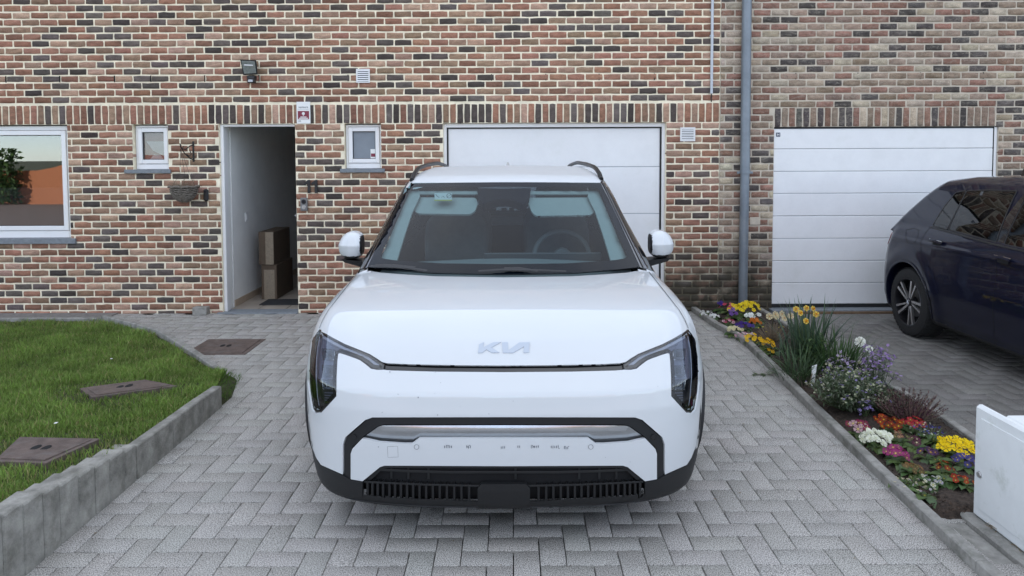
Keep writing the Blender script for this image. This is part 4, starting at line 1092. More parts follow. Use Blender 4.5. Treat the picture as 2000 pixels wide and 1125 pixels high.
# boxes in the hall
def carton(u0, u1, u2, vt, vb, Y, zbase, lab, label_):
    x0, zt = on_y(u0, vt, Y); x1 = on_y(u1, vt, Y)[0]
    t = thing('cardboard_box', lab, 'box', ((x0 + x1) / 2, Y, zbase), 'cartons stacked in the hall')
    MB().box(x0, x1, Y, Y + .62, zbase, zt, .004).build('carton', M['card'], t)
    return t, x0, x1, zt
t1, x0, x1, zt1 = carton(510, 540, 575, 517, 588, WY + .70, .012, 'lower upright brown cardboard box standing in the dark hall', None)
MB().box(x0 + .03, x1 - .025, WY + .6970, WY + .6990, .012, zt1 - .06).build('tape_strip', M['tape'], t1)
t2, x0, x1, zt2 = carton(504.5, 534, 575, 453, 516, WY + .68, zt1 + .002, 'upper brown cardboard box with shiny tape stacked in the hall', None)
MB().box(x0 + (x1 - x0) * .45, x1 - .004, WY + .6770, WY + .6790, zt1 + .004, zt2 - .004).build('tape_strip', M['tape'], t2)
MB().box(hx0 + .25, hx1 - .04, WY + .36, WY + .68, .0105, .020, .003).build('door_mat', simple('dark_mat', (.03, .03, .032), .95, noise=.3), origin=(hx0 + .3, WY + .5, .01), label='dark flat door mat on the hall floor before the boxes', cat='mat')

# ================================================================== WHITE CABINET AT THE RIGHT EDGE
qx, qy = on_z(1898, 1003, .025); qz = on_y(1905, 788, qy)[1]
ub = thing('utility_cabinet', 'white weathered utility cabinet with open lid edge on a concrete plinth at right', 'cabinet', (2.4, 2.8, 0))
cy0, cy1 = 1.9, qy - .17
MB().box(qx + .045, 2.72, cy0, cy1, .03, qz - .03, .012).build('body', M['white_cabinet'], ub)
dq = MB(); dq.box(qx, qx + .038, cy0 - .05, qy, .025, qz, .012); door_ = dq.build('door', M['white_cabinet'], ub)
MB().box(qx - .005, qx - .0005, cy0 + .02, qy - .05, .075, qz - .05, .002).build('door_panel', M['white_cabinet'], door_)
MB().lathe([(0, .0001), (0, .013), (.004, .015), (.007, .015)], (qx - .012, qy - .055, .235), 'x', 16, False).build('lock', M['steel'], door_, smooth=True)
MB().box(qx + .04, 2.76, cy0 - .02, cy1 + .03, qz - .0295, qz - .002, .010).build('top_lid', M['white_cabinet'], ub)
pl = MB(); pl.box(qx - .045, 2.76, 1.5, qy + .03, -.05, .022, .01); pl.build('plinth', M['concrete'], origin=(2.4, 2.6, 0), label='mossy concrete plinth under the white utility cabinet', cat='plinth')
sb = MB(); sb.box(1.965, qx - .05, 1.2, 3.30, -.05, -.004, .004); sb.build('concrete_strip', M['concrete'], kind='structure')
# bed soil
from mathutils import noise as mnoise
V = []; F = []; n1, n2 = 260, 44
for j in range(n1):
    y = 3.20 + (7.72 - 3.20) * (j / (n1 - 1)); xl, xr = bed_left(y) + .045, bed_right(y) + .005
    for i in range(n2):
        s = i / (n2 - 1); X = xl + (xr - xl) * s; q = .014 * mnoise.fractal((X * 14, y * 14, 0), .7, 2.1, 5)
        z = .018 + .035 * math.sin(math.pi * s) + q - .09 * max(0, (3.34 - y) / .14) ** 1.5; V.append((X, y, z))
for j in range(n1 - 1):
    for i in range(n2 - 1): F.append((j * n2 + i, j * n2 + i + 1, (j + 1) * n2 + i + 1, (j + 1) * n2 + i))
obj('flower_bed_soil', mesh_from('soil', V, F, M['soil'], smooth=True), kind='structure')
cl_ = MB(); r = np.random.default_rng(3)
for k in range(3200):
    y = 3.26 + 4.4 * r.uniform(0, 1) ** 1.6; x = r.uniform(bed_left(y) + .06, bed_right(y) - .01); s = r.uniform(.003, .013); q = r.normal(0, 1, (4, 3)); q /= np.linalg.norm(q, axis=1)[:, None]
    cl_.add([(x + a[0] * s, y + a[1] * s, .04 + a[2] * s * .7) for a in q], [(0, 1, 2), (0, 2, 3), (0, 3, 1), (1, 3, 2)])
cl_.build('soil_crumbs', simple('bark_crumbs', (.06, .04, .028), .95, noise=.5, nscale=20), label='loose soil crumbs and bark chips over the flower bed', cat='soil', kind='stuff')
# ================================================================== IMPLICIT CAR BODIES: a smooth solid F(P) < 0 meshed as a shell, with real panels laid on it
def table(pts, n=600, smooth=9):
    p = np.array(pts, float); x = np.linspace(p[0, 0], p[-1, 0], n); y = np.interp(x, p[:, 0], p[:, 1])
    k = max(3, int(n * smooth / 200) | 1); w = np.hanning(k + 2)[1:-1]; w /= w.sum()
    yp = np.pad(y, k // 2, mode='reflect', reflect_type='odd'); y = np.convolve(yp, w, 'valid')
    return lambda q: np.interp(q, x, y)
def smax(a, b, k):
    h = np.clip(.5 - .5 * (b - a) / k, 0, 1)      # -> 1 where a > b
    return b * (1 - h) + a * h + k * h * (1 - h)
def smin(a, b, k): return -smax(-a, -b, k)
def grad(F, P, e=.003):
    g = np.stack([F(P + np.eye(3)[i] * e) - F(P - np.eye(3)[i] * e) for i in range(3)], 1) / (2 * e)
    return g
def nets(F, lo, hi, h, newton=3):
    lo = np.array(lo, float); n = [int(math.ceil((hi[i] - lo[i]) / h)) + 1 for i in range(3)]
    ax = [lo[i] + h * np.arange(n[i]) for i in range(3)]
    G = np.stack(np.meshgrid(*ax, indexing='ij'), -1).reshape(-1, 3)
    V = np.concatenate([F(c) for c in np.array_split(G, max(1, len(G) // 400000))]).reshape(n)
    del G
    S = V < 0
    cn = [k - 1 for k in n]; acc = np.zeros((*cn, 3)); cnt = np.zeros(cn)
    quads = []
    cid = np.arange(np.prod(cn)).reshape(cn)
    for a in range(3):
        s0 = [slice(None)] * 3; s1 = [slice(None)] * 3; s0[a] = slice(0, -1); s1[a] = slice(1, None)
        A, B = V[tuple(s0)], V[tuple(s1)]; cross = (S[tuple(s0)] != S[tuple(s1)])
        I = np.argwhere(cross); t = A[cross] / (A[cross] - B[cross]); pos = I.astype(float); pos[:, a] += t
        b, c = [(1, 2), (2, 0), (0, 1)][a]
        ok = (I[:, b] > 0) & (I[:, c] > 0) & (I[:, b] < n[b] - 1) & (I[:, c] < n[c] - 1)
        I, pos = I[ok], pos[ok]; flip = S[tuple(I.T)]
        cells = []
        for db, dc in ((-1, -1), (0, -1), (0, 0), (-1, 0)):
            J = I.copy(); J[:, b] += db; J[:, c] += dc; cells.append(J)
            np.add.at(acc, tuple(J.T), pos); np.add.at(cnt, tuple(J.T), 1)
        Q = np.stack([cid[tuple(J.T)] for J in cells], 1)
        Q[~flip] = Q[~flip][:, ::-1]; quads.append(Q)
    Q = np.concatenate(quads); used = np.unique(Q); remap = -np.ones(cid.size, int); remap[used] = np.arange(len(used))
    P = acc.reshape(-1, 3)[used] / cnt.ravel()[used][:, None] * h + lo
    for _ in range(newton):
        g = grad(F, P); g2 = (g * g).sum(1, keepdims=True) + 1e-9
        st = F(P)[:, None] * g / g2; ln = np.linalg.norm(st, axis=1, keepdims=True); st *= np.minimum(1, h * .6 / (ln + 1e-9)); P = P - st
    N = grad(F, P); N /= np.linalg.norm(N, axis=1, keepdims=True) + 1e-9
    return P, N, remap[Q].astype(np.int32)
def shell_obj(name, P, N, Q, keep, mat, parent, off=0.0, **props):
    Q = Q[keep]; used = np.unique(Q); rm = -np.ones(len(P), int); rm[used] = np.arange(len(used))
    me = mesh_from(name, (P + N * off)[used], rm[Q].astype(np.int32), mat, normals=N[used])
    return obj(name, me, parent, **props)
def chaikin(p, it=2, closed=True, keep_sharp=()):
    p = np.array(p, float)
    for _ in range(it):
        q = []
        for i in range(len(p)):
            a, b = p[i], p[(i + 1) % len(p)]
            q += [a * .75 + b * .25, a * .25 + b * .75]
        p = np.array(q)
    return p
def rounded(p, r, n=4):
    """round the corners of a polygon with radius ~ r"""
    p = np.array(p, float); out = []
    for i in range(len(p)):
        a, b, c = p[i - 1], p[i], p[(i + 1) % len(p)]
        la, lc = np.linalg.norm(a - b), np.linalg.norm(c - b); d = min(r, la * .45, lc * .45)
        A = b + (a - b) / la * d; C = b + (c - b) / lc * d
        for k in range(n + 1):
            t = k / n; out.append((1 - t) ** 2 * A + 2 * t * (1 - t) * b + t * t * C)
    return np.array(out)
def resample(p, step):
    out = []
    for i in range(len(p)):
        a, b = p[i], p[(i + 1) % len(p)]; L = np.linalg.norm(b - a); n = max(1, int(L / step))
        for k in range(n): out.append(a + (b - a) * k / n)
    return np.array(out)
def triangulate(poly, step, holes=()):
    loops = [resample(np.array(l, float), step) for l in (poly, *holes)]
    verts = list(loops[0]); edges = []; b = 0
    for l in loops:
        n = len(l); edges += [(b + i, b + (i + 1) % n) for i in range(n)]; b += n
    allb = np.concatenate(loops)
    lo, hi = loops[0].min(0), loops[0].max(0)
    gx, gy = np.meshgrid(np.arange(lo[0] + step * .5, hi[0], step), np.arange(lo[1] + step * .5, hi[1], step)); G = np.stack([gx.ravel(), gy.ravel()], 1)
    k = inside(loops[0], G)
    for h in loops[1:]: k &= ~inside(h, G)
    G = G[k]
    if len(G):
        keep = np.ones(len(G), bool)
        for ch in np.array_split(np.arange(len(allb)), max(1, len(allb) // 200)):
            d = ((G[:, None] - allb[ch][None]) ** 2).sum(2).min(1); keep &= d > (step * .45) ** 2
        G = G[keep]
    pts = np.concatenate([allb, G]) if len(G) else allb
    sc_ = 1.0 / max(hi - lo)
    vo, eo, fo, *_ = geometry.delaunay_2d_cdt([Vector(((p[0] - lo[0]) * sc_, (p[1] - lo[1]) * sc_)) for p in pts], edges, [], 0, 1e-7)
    V = np.array([[v[0] / sc_ + lo[0], v[1] / sc_ + lo[1]] for v in vo]); T = np.array([f for f in fo if len(f) == 3])
    c = V[T].mean(1); k = inside(loops[0], c)
    for h in loops[1:]: k &= ~inside(h, c)
    return V, T[k]
def cast(F, O, D, t0, t1, n=150):
    ts = np.linspace(t0, t1, n); hit = np.full(len(O), -1.0); best = np.full(len(O), 1e9); bt = np.zeros(len(O)); prev = None; done = np.zeros(len(O), bool); lo = np.zeros(len(O))
    for i, t in enumerate(ts):
        f = F(O + D * t)
        m = f < best; best[m] = f[m]; bt[m] = t
        new = (f < 0) & ~done; lo[new] = ts[max(i - 1, 0)]; hit[new] = t; done |= new
        best[done] = -1e9
    a, b = lo.copy(), hit.copy(); a[~done] = bt[~done]; b[~done] = bt[~done]
    for _ in range(14):
        m = (a + b) / 2; f = F(O + D * m[:, None]); neg = f < 0; b = np.where(neg & done, m, b); a = np.where(~neg & done, m, a)
    P = O + D * b[:, None]
    for _ in range(5):     # grazing rays: settle on the nearest surface
        if done.all(): break
        g = grad(F, P[~done]); P[~done] -= F(P[~done])[:, None] * g / ((g * g).sum(1, keepdims=True) + 1e-9)
    return P
def rays_cam(p): return cam_rays(p)
def panel(name, poly, F, mat, parent, rays='cam', t=(1.5, 9), off=0.0, thick=.006, step=7.0, holes=(), smooth=True, **props):
    """a real sheet of bodywork: outline -> triangles -> dropped on the solid, with a turned-in edge"""
    V2, T = triangulate(poly, step, holes)
    if callable(rays): O, D = rays(V2)
    else: O, D = rays_cam(V2)
    P = cast(F, O, D, *t)
    N = grad(F, P, .004); N /= np.linalg.norm(N, axis=1, keepdims=True) + 1e-9
    P = P + N * off
    a, b, c = P[T[:, 0]], P[T[:, 1]], P[T[:, 2]]; fn = np.cross(b - a, c - a); flip = (fn * N[T[:, 0]]).sum(1) < 0
    T = T.copy(); T[flip] = T[flip][:, ::-1]
    if thick > 0:
        E = {}
        for tri in T:
            for i in range(3):
                e = (int(tri[i]), int(tri[(i + 1) % 3]))
                if (e[1], e[0]) in E: del E[(e[1], e[0])]
                else: E[e] = 1
        edges = list(E); n0 = len(P); bi = sorted({v for e in edges for v in e}); m1 = {v: n0 + i for i, v in enumerate(bi)}; m2 = {v: n0 + len(bi) + i for i, v in enumerate(bi)}
        dirn = np.zeros_like(P)
        for (u, v) in edges:
            ev = P[v] - P[u]; s = np.cross(ev, N[u]); dirn[u] += s; dirn[v] += s
        dirn /= np.linalg.norm(dirn, axis=1, keepdims=True) + 1e-9
        P = np.concatenate([P, P[bi], P[bi] - N[bi] * thick]); N = np.concatenate([N, dirn[bi], dirn[bi]])
        T = np.concatenate([T, [(m1[v], m1[u], m2[u]) for u, v in edges], [(m1[v], m2[u], m2[v]) for u, v in edges]])
    me = mesh_from(name, P, T.astype(np.int32), mat, normals=N if smooth else None)
    return obj(name, me, parent, **props)
def ribbon(name, pts, F, mat, parent, width, rays='cam', t=(1.5, 9), off=.0008, step=8, closed=False, **props):
    """thin strip following a line on the solid (shut lines, trim)"""
    P2 = np.array(pts, float); out = []
    for a, b in zip(P2[:-1], P2[1:]):
        n = max(1, int(np.linalg.norm(b - a) / step)); out += [a + (b - a) * k / n for k in range(n)]
    out.append(P2[-1]); P2 = np.array(out)
    O, D = rays(P2) if callable(rays) else rays_cam(P2)
    P = cast(F, O, D, *t); N = grad(F, P, .004); N /= np.linalg.norm(N, axis=1, keepdims=True) + 1e-9
    T = np.gradient(P, axis=0); S = np.cross(T, N); S /= np.linalg.norm(S, axis=1, keepdims=True) + 1e-9
    n = len(P); L = P + S * width / 2 + N * off; R = P - S * width / 2 + N * off; C = P + N * (off + width * .12)
    V = np.concatenate([L, C, R]); F_ = np.array([(i, i + n, i + 1 + n, i + 1) for i in range(n - 1)] + [(i + n, i + 2 * n, i + 1 + 2 * n, i + 1 + n) for i in range(n - 1)], np.int32)
    return obj(name, mesh_from(name, V, F_, mat, smooth=True), parent, **props)

M['paint_white'] = simple('white_car_paint', (.62, .645, .66), .42, coat=1.0, coat_r=.025, noise=.012, nscale=2)
M['cladding'] = simple('black_cladding', (.009, .0095, .0105), .55, noise=.12, nscale=30, bump=.06, bscale=500)
M['gloss_black'] = simple('gloss_black_trim', (.008, .008, .010), .12, coat=1.0)
M['satin_black'] = simple('satin_black', (.010, .011, .013), .40)
M['void'] = simple('engine_bay_black', (.004, .004, .005), .9)
M['satin_silver'] = simple('satin_silver_trim', (.46, .48, .50), .22, metal=.85, noise=.05, nscale=30)
M['badge_silver'] = simple('satin_badge', (.48, .53, .60), .34, metal=.5)
M['tyre'] = simple('tyre_rubber', (.018, .018, .018), .85, noise=.25, nscale=30, bump=.3, bscale=120)
M['alloy_dark'] = simple('dark_alloy', (.05, .05, .055), .3, metal=.8)
M['screen_glass'] = glass_mat('windscreen_glass', tint=(.66, .80, .82), refl=.0, ior=1.30)
M['dark_glass'] = glass_mat('privacy_glass', tint=(.16, .18, .20), refl=.03)
M['lens'] = glass_mat('headlight_lens', tint=(.92, .95, .98), refl=.05)
M['chrome'] = simple('lamp_chrome', (.75, .77, .80), .12, metal=1.0)
M['cabin_grey'] = simple('cabin_grey_trim', (.20, .23, .24), .8, noise=.06)  # cabin trim and seat tones lightened to stand in for windscreen haze
M['cabin_light'] = simple('cabin_headliner', (.40, .44, .43), .85, noise=.03)
M['cabin_dark'] = simple('cabin_seat_fabric', (.13, .155, .17), .85, noise=.1, nscale=12)

# ------------------------------------------------------------------ the white car
CX, Y0 = -.038, 2.945
T_yf = table([(0.0, .16), (.15, .10), (.2, .05), (.28, .030), (.36, .020), (.45, .010), (.55, 0.002), (.62, .0), (.70, .012), (.79, .076), (.84, .115), (.90, .165), (1.0, .27), (1.15, .45)], smooth=5)
T_zh = table([(-1, .70), (0.0, .885), (.1, .925), (.2, .957), (.3, .984), (.42, 1.006), (.6, 1.028), (.8, 1.043), (1.05, 1.056), (1.5, 1.065), (2.5, 1.08), (4.5, 1.12), (5, 1.12)], smooth=7)
T_w = table([(0, .80), (.15, .86), (.22, .905), (.30, .935), (.42, .958), (.6, .972), (.78, .970), (.88, .950), (.96, .915), (1.02, .885), (1.08, .85), (1.2, .78)], smooth=5)
T_yr = table([(0, 4.40), (.2, 4.46), (.5, 4.515), (.8, 4.51), (1.0, 4.47), (1.2, 4.42)], smooth=6)
T_zt = table([(.5, .85), (.95, 1.066), (1.10, 1.138), (1.45, 1.306), (1.75, 1.452), (1.92, 1.537), (2.02, 1.570), (2.35, 1.602), (2.8, 1.622), (3.3, 1.618), (3.9, 1.575), (4.15, 1.545), (4.30, 1.50), (4.5, 1.38), (4.8, 1.1)], smooth=3)
T_gw = table([(.9, .91), (1.0, .885), (1.06, .868), (1.25, .800), (1.4, .750), (1.52, .705), (1.58, .672), (1.64, .60), (1.8, .40)], smooth=5)
def sweepf(x): x = np.minimum(x, 1.05); return .05 * (x / .78) ** 2 + .10 * (x / .78) ** 6
def L_(P): return np.abs(P[:, 0] - CX), P[:, 1] - Y0, P[:, 2]
def F_low(P):
    x, y, z = L_(P); xs = np.minimum(x, 1.05)
    yp = y - sweepf(x)
    ff = (T_yf(z) - yp) * .93
    fh = (z - (T_zh(yp) - .018 * (xs / .85) ** 2)) * .96
    tp = 1 - .045 * np.clip(1 - y / .9, 0, 1) ** 2 - .05 * np.clip((y - 3.5) / 1.0, 0, 1) ** 2
    fs = (x - T_w(z) * tp) * .97
    fr = (y + .06 * (xs / .8) ** 2 + .10 * (xs / .85) ** 6 - T_yr(z)) * .95
    f = smax(ff, fh, .085); f = smax(f, fs, .075); f = smax(f, fr, .08); f = smax(f, .175 - z, .05)
    for yc in (.93, 3.745):
        arch = .405 - np.hypot(y - yc, z - .355); f = np.maximum(f, np.minimum(arch, (x - .60)))
    return f
def F_gh(P):
    x, y, z = L_(P); xs = np.minimum(x, 1.0)
    sw = .23 * (xs / .82) ** 2 * np.clip(1.35 - .45 * (y - 1.0), 0.35, 1.0)
    yp = y - sw
    ft = (z - (T_zt(yp) - .012 * (xs / .6) ** 2)) * .88
    fs = (x - T_gw(z)) * .97
    fr = (y + .08 * (xs / .7) ** 2 - np.interp(z, [.9, 1.1, 1.3, 1.5, 1.62], [4.44, 4.40, 4.31, 4.20, 4.12])) * .93
    f = smax(ft, fs, .06); f = smax(f, fr, .07)
    return np.maximum(f, .95 - z)
def F_car(P): return smin(F_low(P), F_gh(P), .018)
def cabin(P):      # hollow of the cabin
    x, y, z = L_(P); return np.maximum(np.maximum(x - .76, np.abs(y - 2.75) - 1.45), .55 - z)
ev = thing('electric_car', 'white compact SUV parked nose-first to the viewer on the block-paved driveway', 'car', (CX, Y0 + 2.2, 0))
lo = (CX - 1.02, Y0 - .06, .12); hi = (CX + 1.02, Y0 + 4.6, 1.68)
P, N, Q = nets(F_car, lo, hi, .026)
fc = P[Q].mean(1); fn = N[Q].mean(1); xc = fc[:, 0] - CX; yc = fc[:, 1] - Y0; zc_ = fc[:, 2]; uv = to_px(fc)
def mir(p, c=984.0): return [(2 * c - u, v) for u, v in p[::-1]]
def both(half, c=984.0):
    out = []
    for p in list(half) + mir(half, c):
        if not out or abs(p[0] - out[-1][0]) + abs(p[1] - out[-1][1]) > .05: out.append(p)
    if abs(out[0][0] - out[-1][0]) + abs(out[0][1] - out[-1][1]) < .05: out.pop()
    return out
front_hole = both([(984, 541), (850, 538), (740, 530), (712, 534), (680, 585), (650, 622), (636, 652), (630, 690), (624, 740), (624, 800), (632, 880), (652, 932), (702, 968), (984, 984)])
hl0 = [(622, 647), (634, 653.5), (650, 662.5), (674, 675), (705, 687.5), (722, 694.5), (743, 710), (748, 719), (726, 717), (697, 697), (658, 688), (655, 736), (654, 772), (627, 802), (617, 803), (607, 765), (604.5, 740), (605.5, 697), (610, 664)]
is_front = (inside(front_hole, uv) | inside(hl0, uv) | inside(mir(hl0), uv)) & (yc < 1.35) & (fn[:, 1] < .2)
gh = F_gh(fc) < F_low(fc) - .004
# glass openings
ws_hole = both([(984, 519), (860, 517), (760, 510), (741, 506), (797, 368), (984, 364)])
is_ws = inside(ws_hole, uv) & gh & (yc < 2.3) & (fn[:, 2] > .3)
def rays_side(s):
    def f(p):
        p = np.asarray(p, float); O = np.stack([np.full(len(p), CX + s * 1.6), p[:, 0] + Y0, p[:, 1]], 1); D = np.tile([-s, 0, 0.0], (len(p), 1)); return O, D
    return f
def rays_top(p):
    p = np.asarray(p, float); O = np.stack([p[:, 0] + CX, p[:, 1] + Y0, np.full(len(p), 2.2)], 1); return O, np.tile([0, 0, -1.0], (len(p), 1))
def rays_rear(p):
    p = np.asarray(p, float); O = np.stack([p[:, 0] + CX, np.full(len(p), Y0 + 5.2), p[:, 1]], 1); return O, np.tile([0, -1.0, 0], (len(p), 1))
side_win = [(1.62, 1.125), (2.02, 1.44), (2.25, 1.505), (3.0, 1.515), (3.75, 1.475), (4.02, 1.33), (4.08, 1.16), (3.0, 1.125)]
is_sw = inside([(1.70, 1.145), (2.05, 1.42), (2.26, 1.485), (3.0, 1.495), (3.70, 1.455), (3.95, 1.32), (4.0, 1.18), (3.0, 1.145)], np.stack([yc, zc_], 1)) & gh & (np.abs(fn[:, 0]) > .5)
is_rw = inside([(-.50, 1.16), (.50, 1.16), (.44, 1.44), (-.44, 1.44)], np.stack([xc, zc_], 1)) & (fn[:, 1] > .4) & gh
roofm = gh & (fn[:, 2] > .55) & (yc > 1.95)
dark = gh & ~roofm
deadzone = gh & (np.abs(yc - 2.7) < 1.5) & False
cowl_zone = both([(984, 546), (850, 544), (745, 536), (722, 531), (715, 522), (740, 500), (984, 510)])
is_cowl = inside(cowl_zone, uv) & (yc < 1.75) & (fn[:, 2] > .2)
bodyk = ~is_cowl & ~is_front & ~is_ws & ~is_sw & ~is_rw
archy = (np.minimum(np.hypot(yc - .93, zc_ - .355), np.hypot(yc - 3.745, zc_ - .355)) < .47) & (np.abs(xc) > .5)
low = (zc_ < .33) | archy
shell_obj('body_shell', P, N, Q, bodyk & ~dark & ~low, M['paint_white'], ev, off=-.0015)
shell_obj('pillars', P, N, Q, bodyk & dark, M['gloss_black'], ev, off=-.0015)
shell_obj('sill_cladding', P, N, Q, bodyk & low & ~dark, M['cladding'], ev, off=-.001)
# black structure under the panels, with the cabin scooped out
def F_core(P): return np.maximum(F_low(P) + .042, -cabin(P))
P2, N2, Q2 = nets(F_core, lo, (hi[0], hi[1], 1.16), .045, newton=1)
shell_obj('inner_structure', P2, N2, Q2, np.ones(len(Q2), bool), M['void'], ev)

FL, FG = F_low, F_gh
hood = both([(984, 714), (900, 713.5), (850, 712.5), (800, 711.5), (757, 709.5), (746, 707), (736, 700), (722, 691.5), (705, 684.5), (674, 672), (650, 659.5), (634, 650), (624.5, 642), (629, 628), (641, 608), (662, 581), (684, 553), (700, 533), (708, 527), (745, 533), (800, 537), (850, 540), (984, 542)])
hd = panel('bonnet', hood, FL, M['paint_white'], ev, t=(2.6, 5.2), off=.001, thick=.012, step=8)
ribbon('shut_line', [(624.5, 642), (631, 625.5), (642, 606.5), (663, 579.5), (685, 551.5), (701, 531.5)], FL, M['void'], hd, .004, t=(2.6, 5.2), off=.003)
ribbon('shut_line', mir([(624.5, 642), (631, 625.5), (642, 606.5), (663, 579.5), (685, 551.5), (701, 531.5)]), FL, M['void'], hd, .004, t=(2.6, 5.2), off=.003)
# slim gloss-black strip under the bonnet edge
panel('grille_strip', both([(984, 718), (850, 717), (760, 713.5), (750, 712), (751, 719), (760, 721.5), (850, 723.5), (984, 724.5)]), FL, M['gloss_black'], ev, t=(2.6, 4.5), off=-.010, thick=.01, step=6)
# headlight outlines
hl = [(623, 645), (634, 653.5), (650, 662.5), (674, 675), (705, 687.5), (722, 694.5), (734, 703), (743, 710), (748.5, 713), (748, 719.5), (738, 720), (726, 717.5), (716, 708.5), (706, 701.5), (697, 697.5), (676, 690), (664, 686.5), (658, 688), (656.5, 705), (655, 736), (654.5, 772), (644, 784), (627, 802.5), (618, 804), (612.5, 798), (607, 765), (605, 740), (606, 697), (611, 662)]
cover_upper = both([(984, 727), (850, 726), (765, 723.8), (750, 722.3), (737, 722.7), (725, 720.5), (714, 711.5), (704.5, 704.5), (696, 700.7), (675, 693.2), (664, 690), (661, 691.5), (659.5, 705), (658, 736), (657.5, 774), (646, 786.5), (628.5, 805.5), (617.5, 807.5), (609.5, 800), (603.8, 766), (601.5, 742), (600.3, 765), (601.5, 800), (604.5, 840), (609, 870), (618, 893.5), (627, 907.5), (669.8, 926.5), (669.8, 868), (675, 853.5), (713.5, 820), (727.5, 815), (984, 814.5)])
bc = panel('bumper_cover', cover_upper, FL, M['paint_white'], ev, t=(2.6, 4.6), off=.0015, thick=.014, step=7)
frame_line = both([(984, 816), (728.5, 816.3), (715, 821.5), (676.5, 854.5), (671.2, 868.5), (671.2, 930), (683.5, 936.5), (683.5, 885), (686, 875), (709, 853), (736.5, 833.5), (748, 830), (984, 829.3)])
panel('bumper_frame', frame_line, FL, M['satin_black'], ev, t=(2.6, 4.6), off=-.004, thick=.014, step=7)
lower_white = both([(984, 855.5), (819, 855.5), (811, 862), (804.5, 866.5), (790, 866.8), (740, 863.3), (722, 859), (708, 856), (688.5, 876.5), (685.5, 886), (685.5, 935.5), (708.5, 939.5), (742, 912), (751.5, 909), (984, 910)])
lw = panel('lower_bumper', lower_white, FL, M['paint_white'], ev, t=(2.6, 4.6), off=.002, thick=.014, step=7)
trim_top = both([(984, 830.6), (748, 831.2), (740, 833), (746, 842), (984, 842.3)])
def F_tilt(P): return FL(P) + np.clip((P[:, 2] - .562) * .30, 0, .02)
tr = panel('silver_trim', trim_top, F_tilt, M['satin_silver'], ev, t=(2.6, 4.6), off=.001, thick=.003, step=7)
# lower facet of the trim is scooped inward
def F_scoop(P): 
    x, y, z = L_(P); return FL(P) + np.clip((.562 - z) * .28, -.0, .030)
panel('trim_scoop', both([(984, 842.4), (745, 842), (739.5, 833.4), (709.5, 854.4), (722, 857.8), (741, 861.9), (790, 865.4), (804, 865), (810, 860.8), (818, 854.2), (984, 854.2)]), F_scoop, M['satin_silver'], tr, t=(2.6, 4.6), off=-.001, thick=.004, step=7)
# headlights
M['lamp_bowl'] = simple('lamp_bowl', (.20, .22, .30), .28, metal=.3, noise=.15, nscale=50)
M['drl'] = simple('light_guide', (.50, .53, .62), .3, coat=.6)
M['lamp_glass'] = simple('projector_lens', (.12, .14, .17), .06, metal=.2, coat=1.0)
for s, c in ((0, None), (1, 1)):
    fx = (lambda p: mir(p)) if s else (lambda p: list(p))
    h = panel('headlight', fx(hl), FL, M['lens'], ev, t=(2.6, 4.8), off=.0005, thick=.0, step=6)
    panel('bowl', fx(hl), FL, M['satin_black'], h, t=(2.6, 4.8), off=-.026, thick=0, step=7)
    panel('sky_toned_bowl', fx([(625, 651), (650, 668), (674, 680), (702, 693), (722, 704), (741, 714), (726, 712), (714, 704), (697, 697), (676, 690), (660, 684), (654, 690), (652, 742), (611, 740), (611, 697), (614, 664)]), FL, M['lamp_bowl'], h, t=(2.6, 4.8), off=-.022, thick=.003, step=7)  # paler upper bowl; tone partly stands in for sky reflected in the lens
    ribbon('inner_bezel', fx([(740, 717.5), (727, 714.5), (716, 705.5), (705, 698.8), (696, 695), (676, 687.5), (662, 684), (655.5, 688), (653, 705), (651.5, 736), (651, 770), (642, 781), (626, 799)]), FL, M['gloss_black'], h, .017, t=(2.6, 4.8), off=-.004)
    rim = [(p[0], p[1]) for p in hl]; cpt = np.mean(rim, 0)
    ribbon('surround', fx(hl + [hl[0]]), FL, M['gloss_black'], h, .012, t=(2.6, 4.8), off=-.001)
    ribbon('running_light', fx([(628, 656), (650, 668), (674, 679.5), (700, 690), (716, 697.5), (728, 707), (738, 713.5)]), FL, M['drl'], h, .014, t=(2.6, 4.8), off=-.010)
    ribbon('running_light', fx([(621, 656), (616, 680), (614, 710), (613.5, 740), (616, 775), (619, 793)]), FL, M['drl'], h, .009, t=(2.6, 4.8), off=-.010)
    ribbon('guide_line', fx([(640, 671), (668, 682), (690, 690), (708, 697), (722, 708), (733, 714.5)]), FL, M['chrome'], h, .003, t=(2.6, 4.8), off=-.012)
    for vv in (690, 722, 750):
        q = [(625, vv - 10), (649, vv - 9), (650, vv + 11), (627, vv + 12)]
        b_ = panel('lamp_module', fx(rounded(q, 3)), FL, M['lamp_glass'], h, t=(2.6, 4.8), off=-.012, thick=.008, step=5)
        ribbon('module_bezel', fx([q[0], q[1], q[2], q[3], q[0]]), FL, M['chrome'], b_, .0045, t=(2.6, 4.8), off=-.010)
        panel('reflector_spot', fx([(630, vv - 6), (643, vv - 5), (644, vv + 6), (631, vv + 7)]), FL, M['chrome'], b_, t=(2.6, 4.8), off=-.0105, thick=.001, step=5)
    for k in range(5):
        vv = 768 + k * 5
        ribbon('bowl_rib', fx([(626, vv), (648 - k * 4.2, vv + 1)]), FL, M['lamp_bowl'], h, .003, t=(2.6, 4.8), off=-.020)
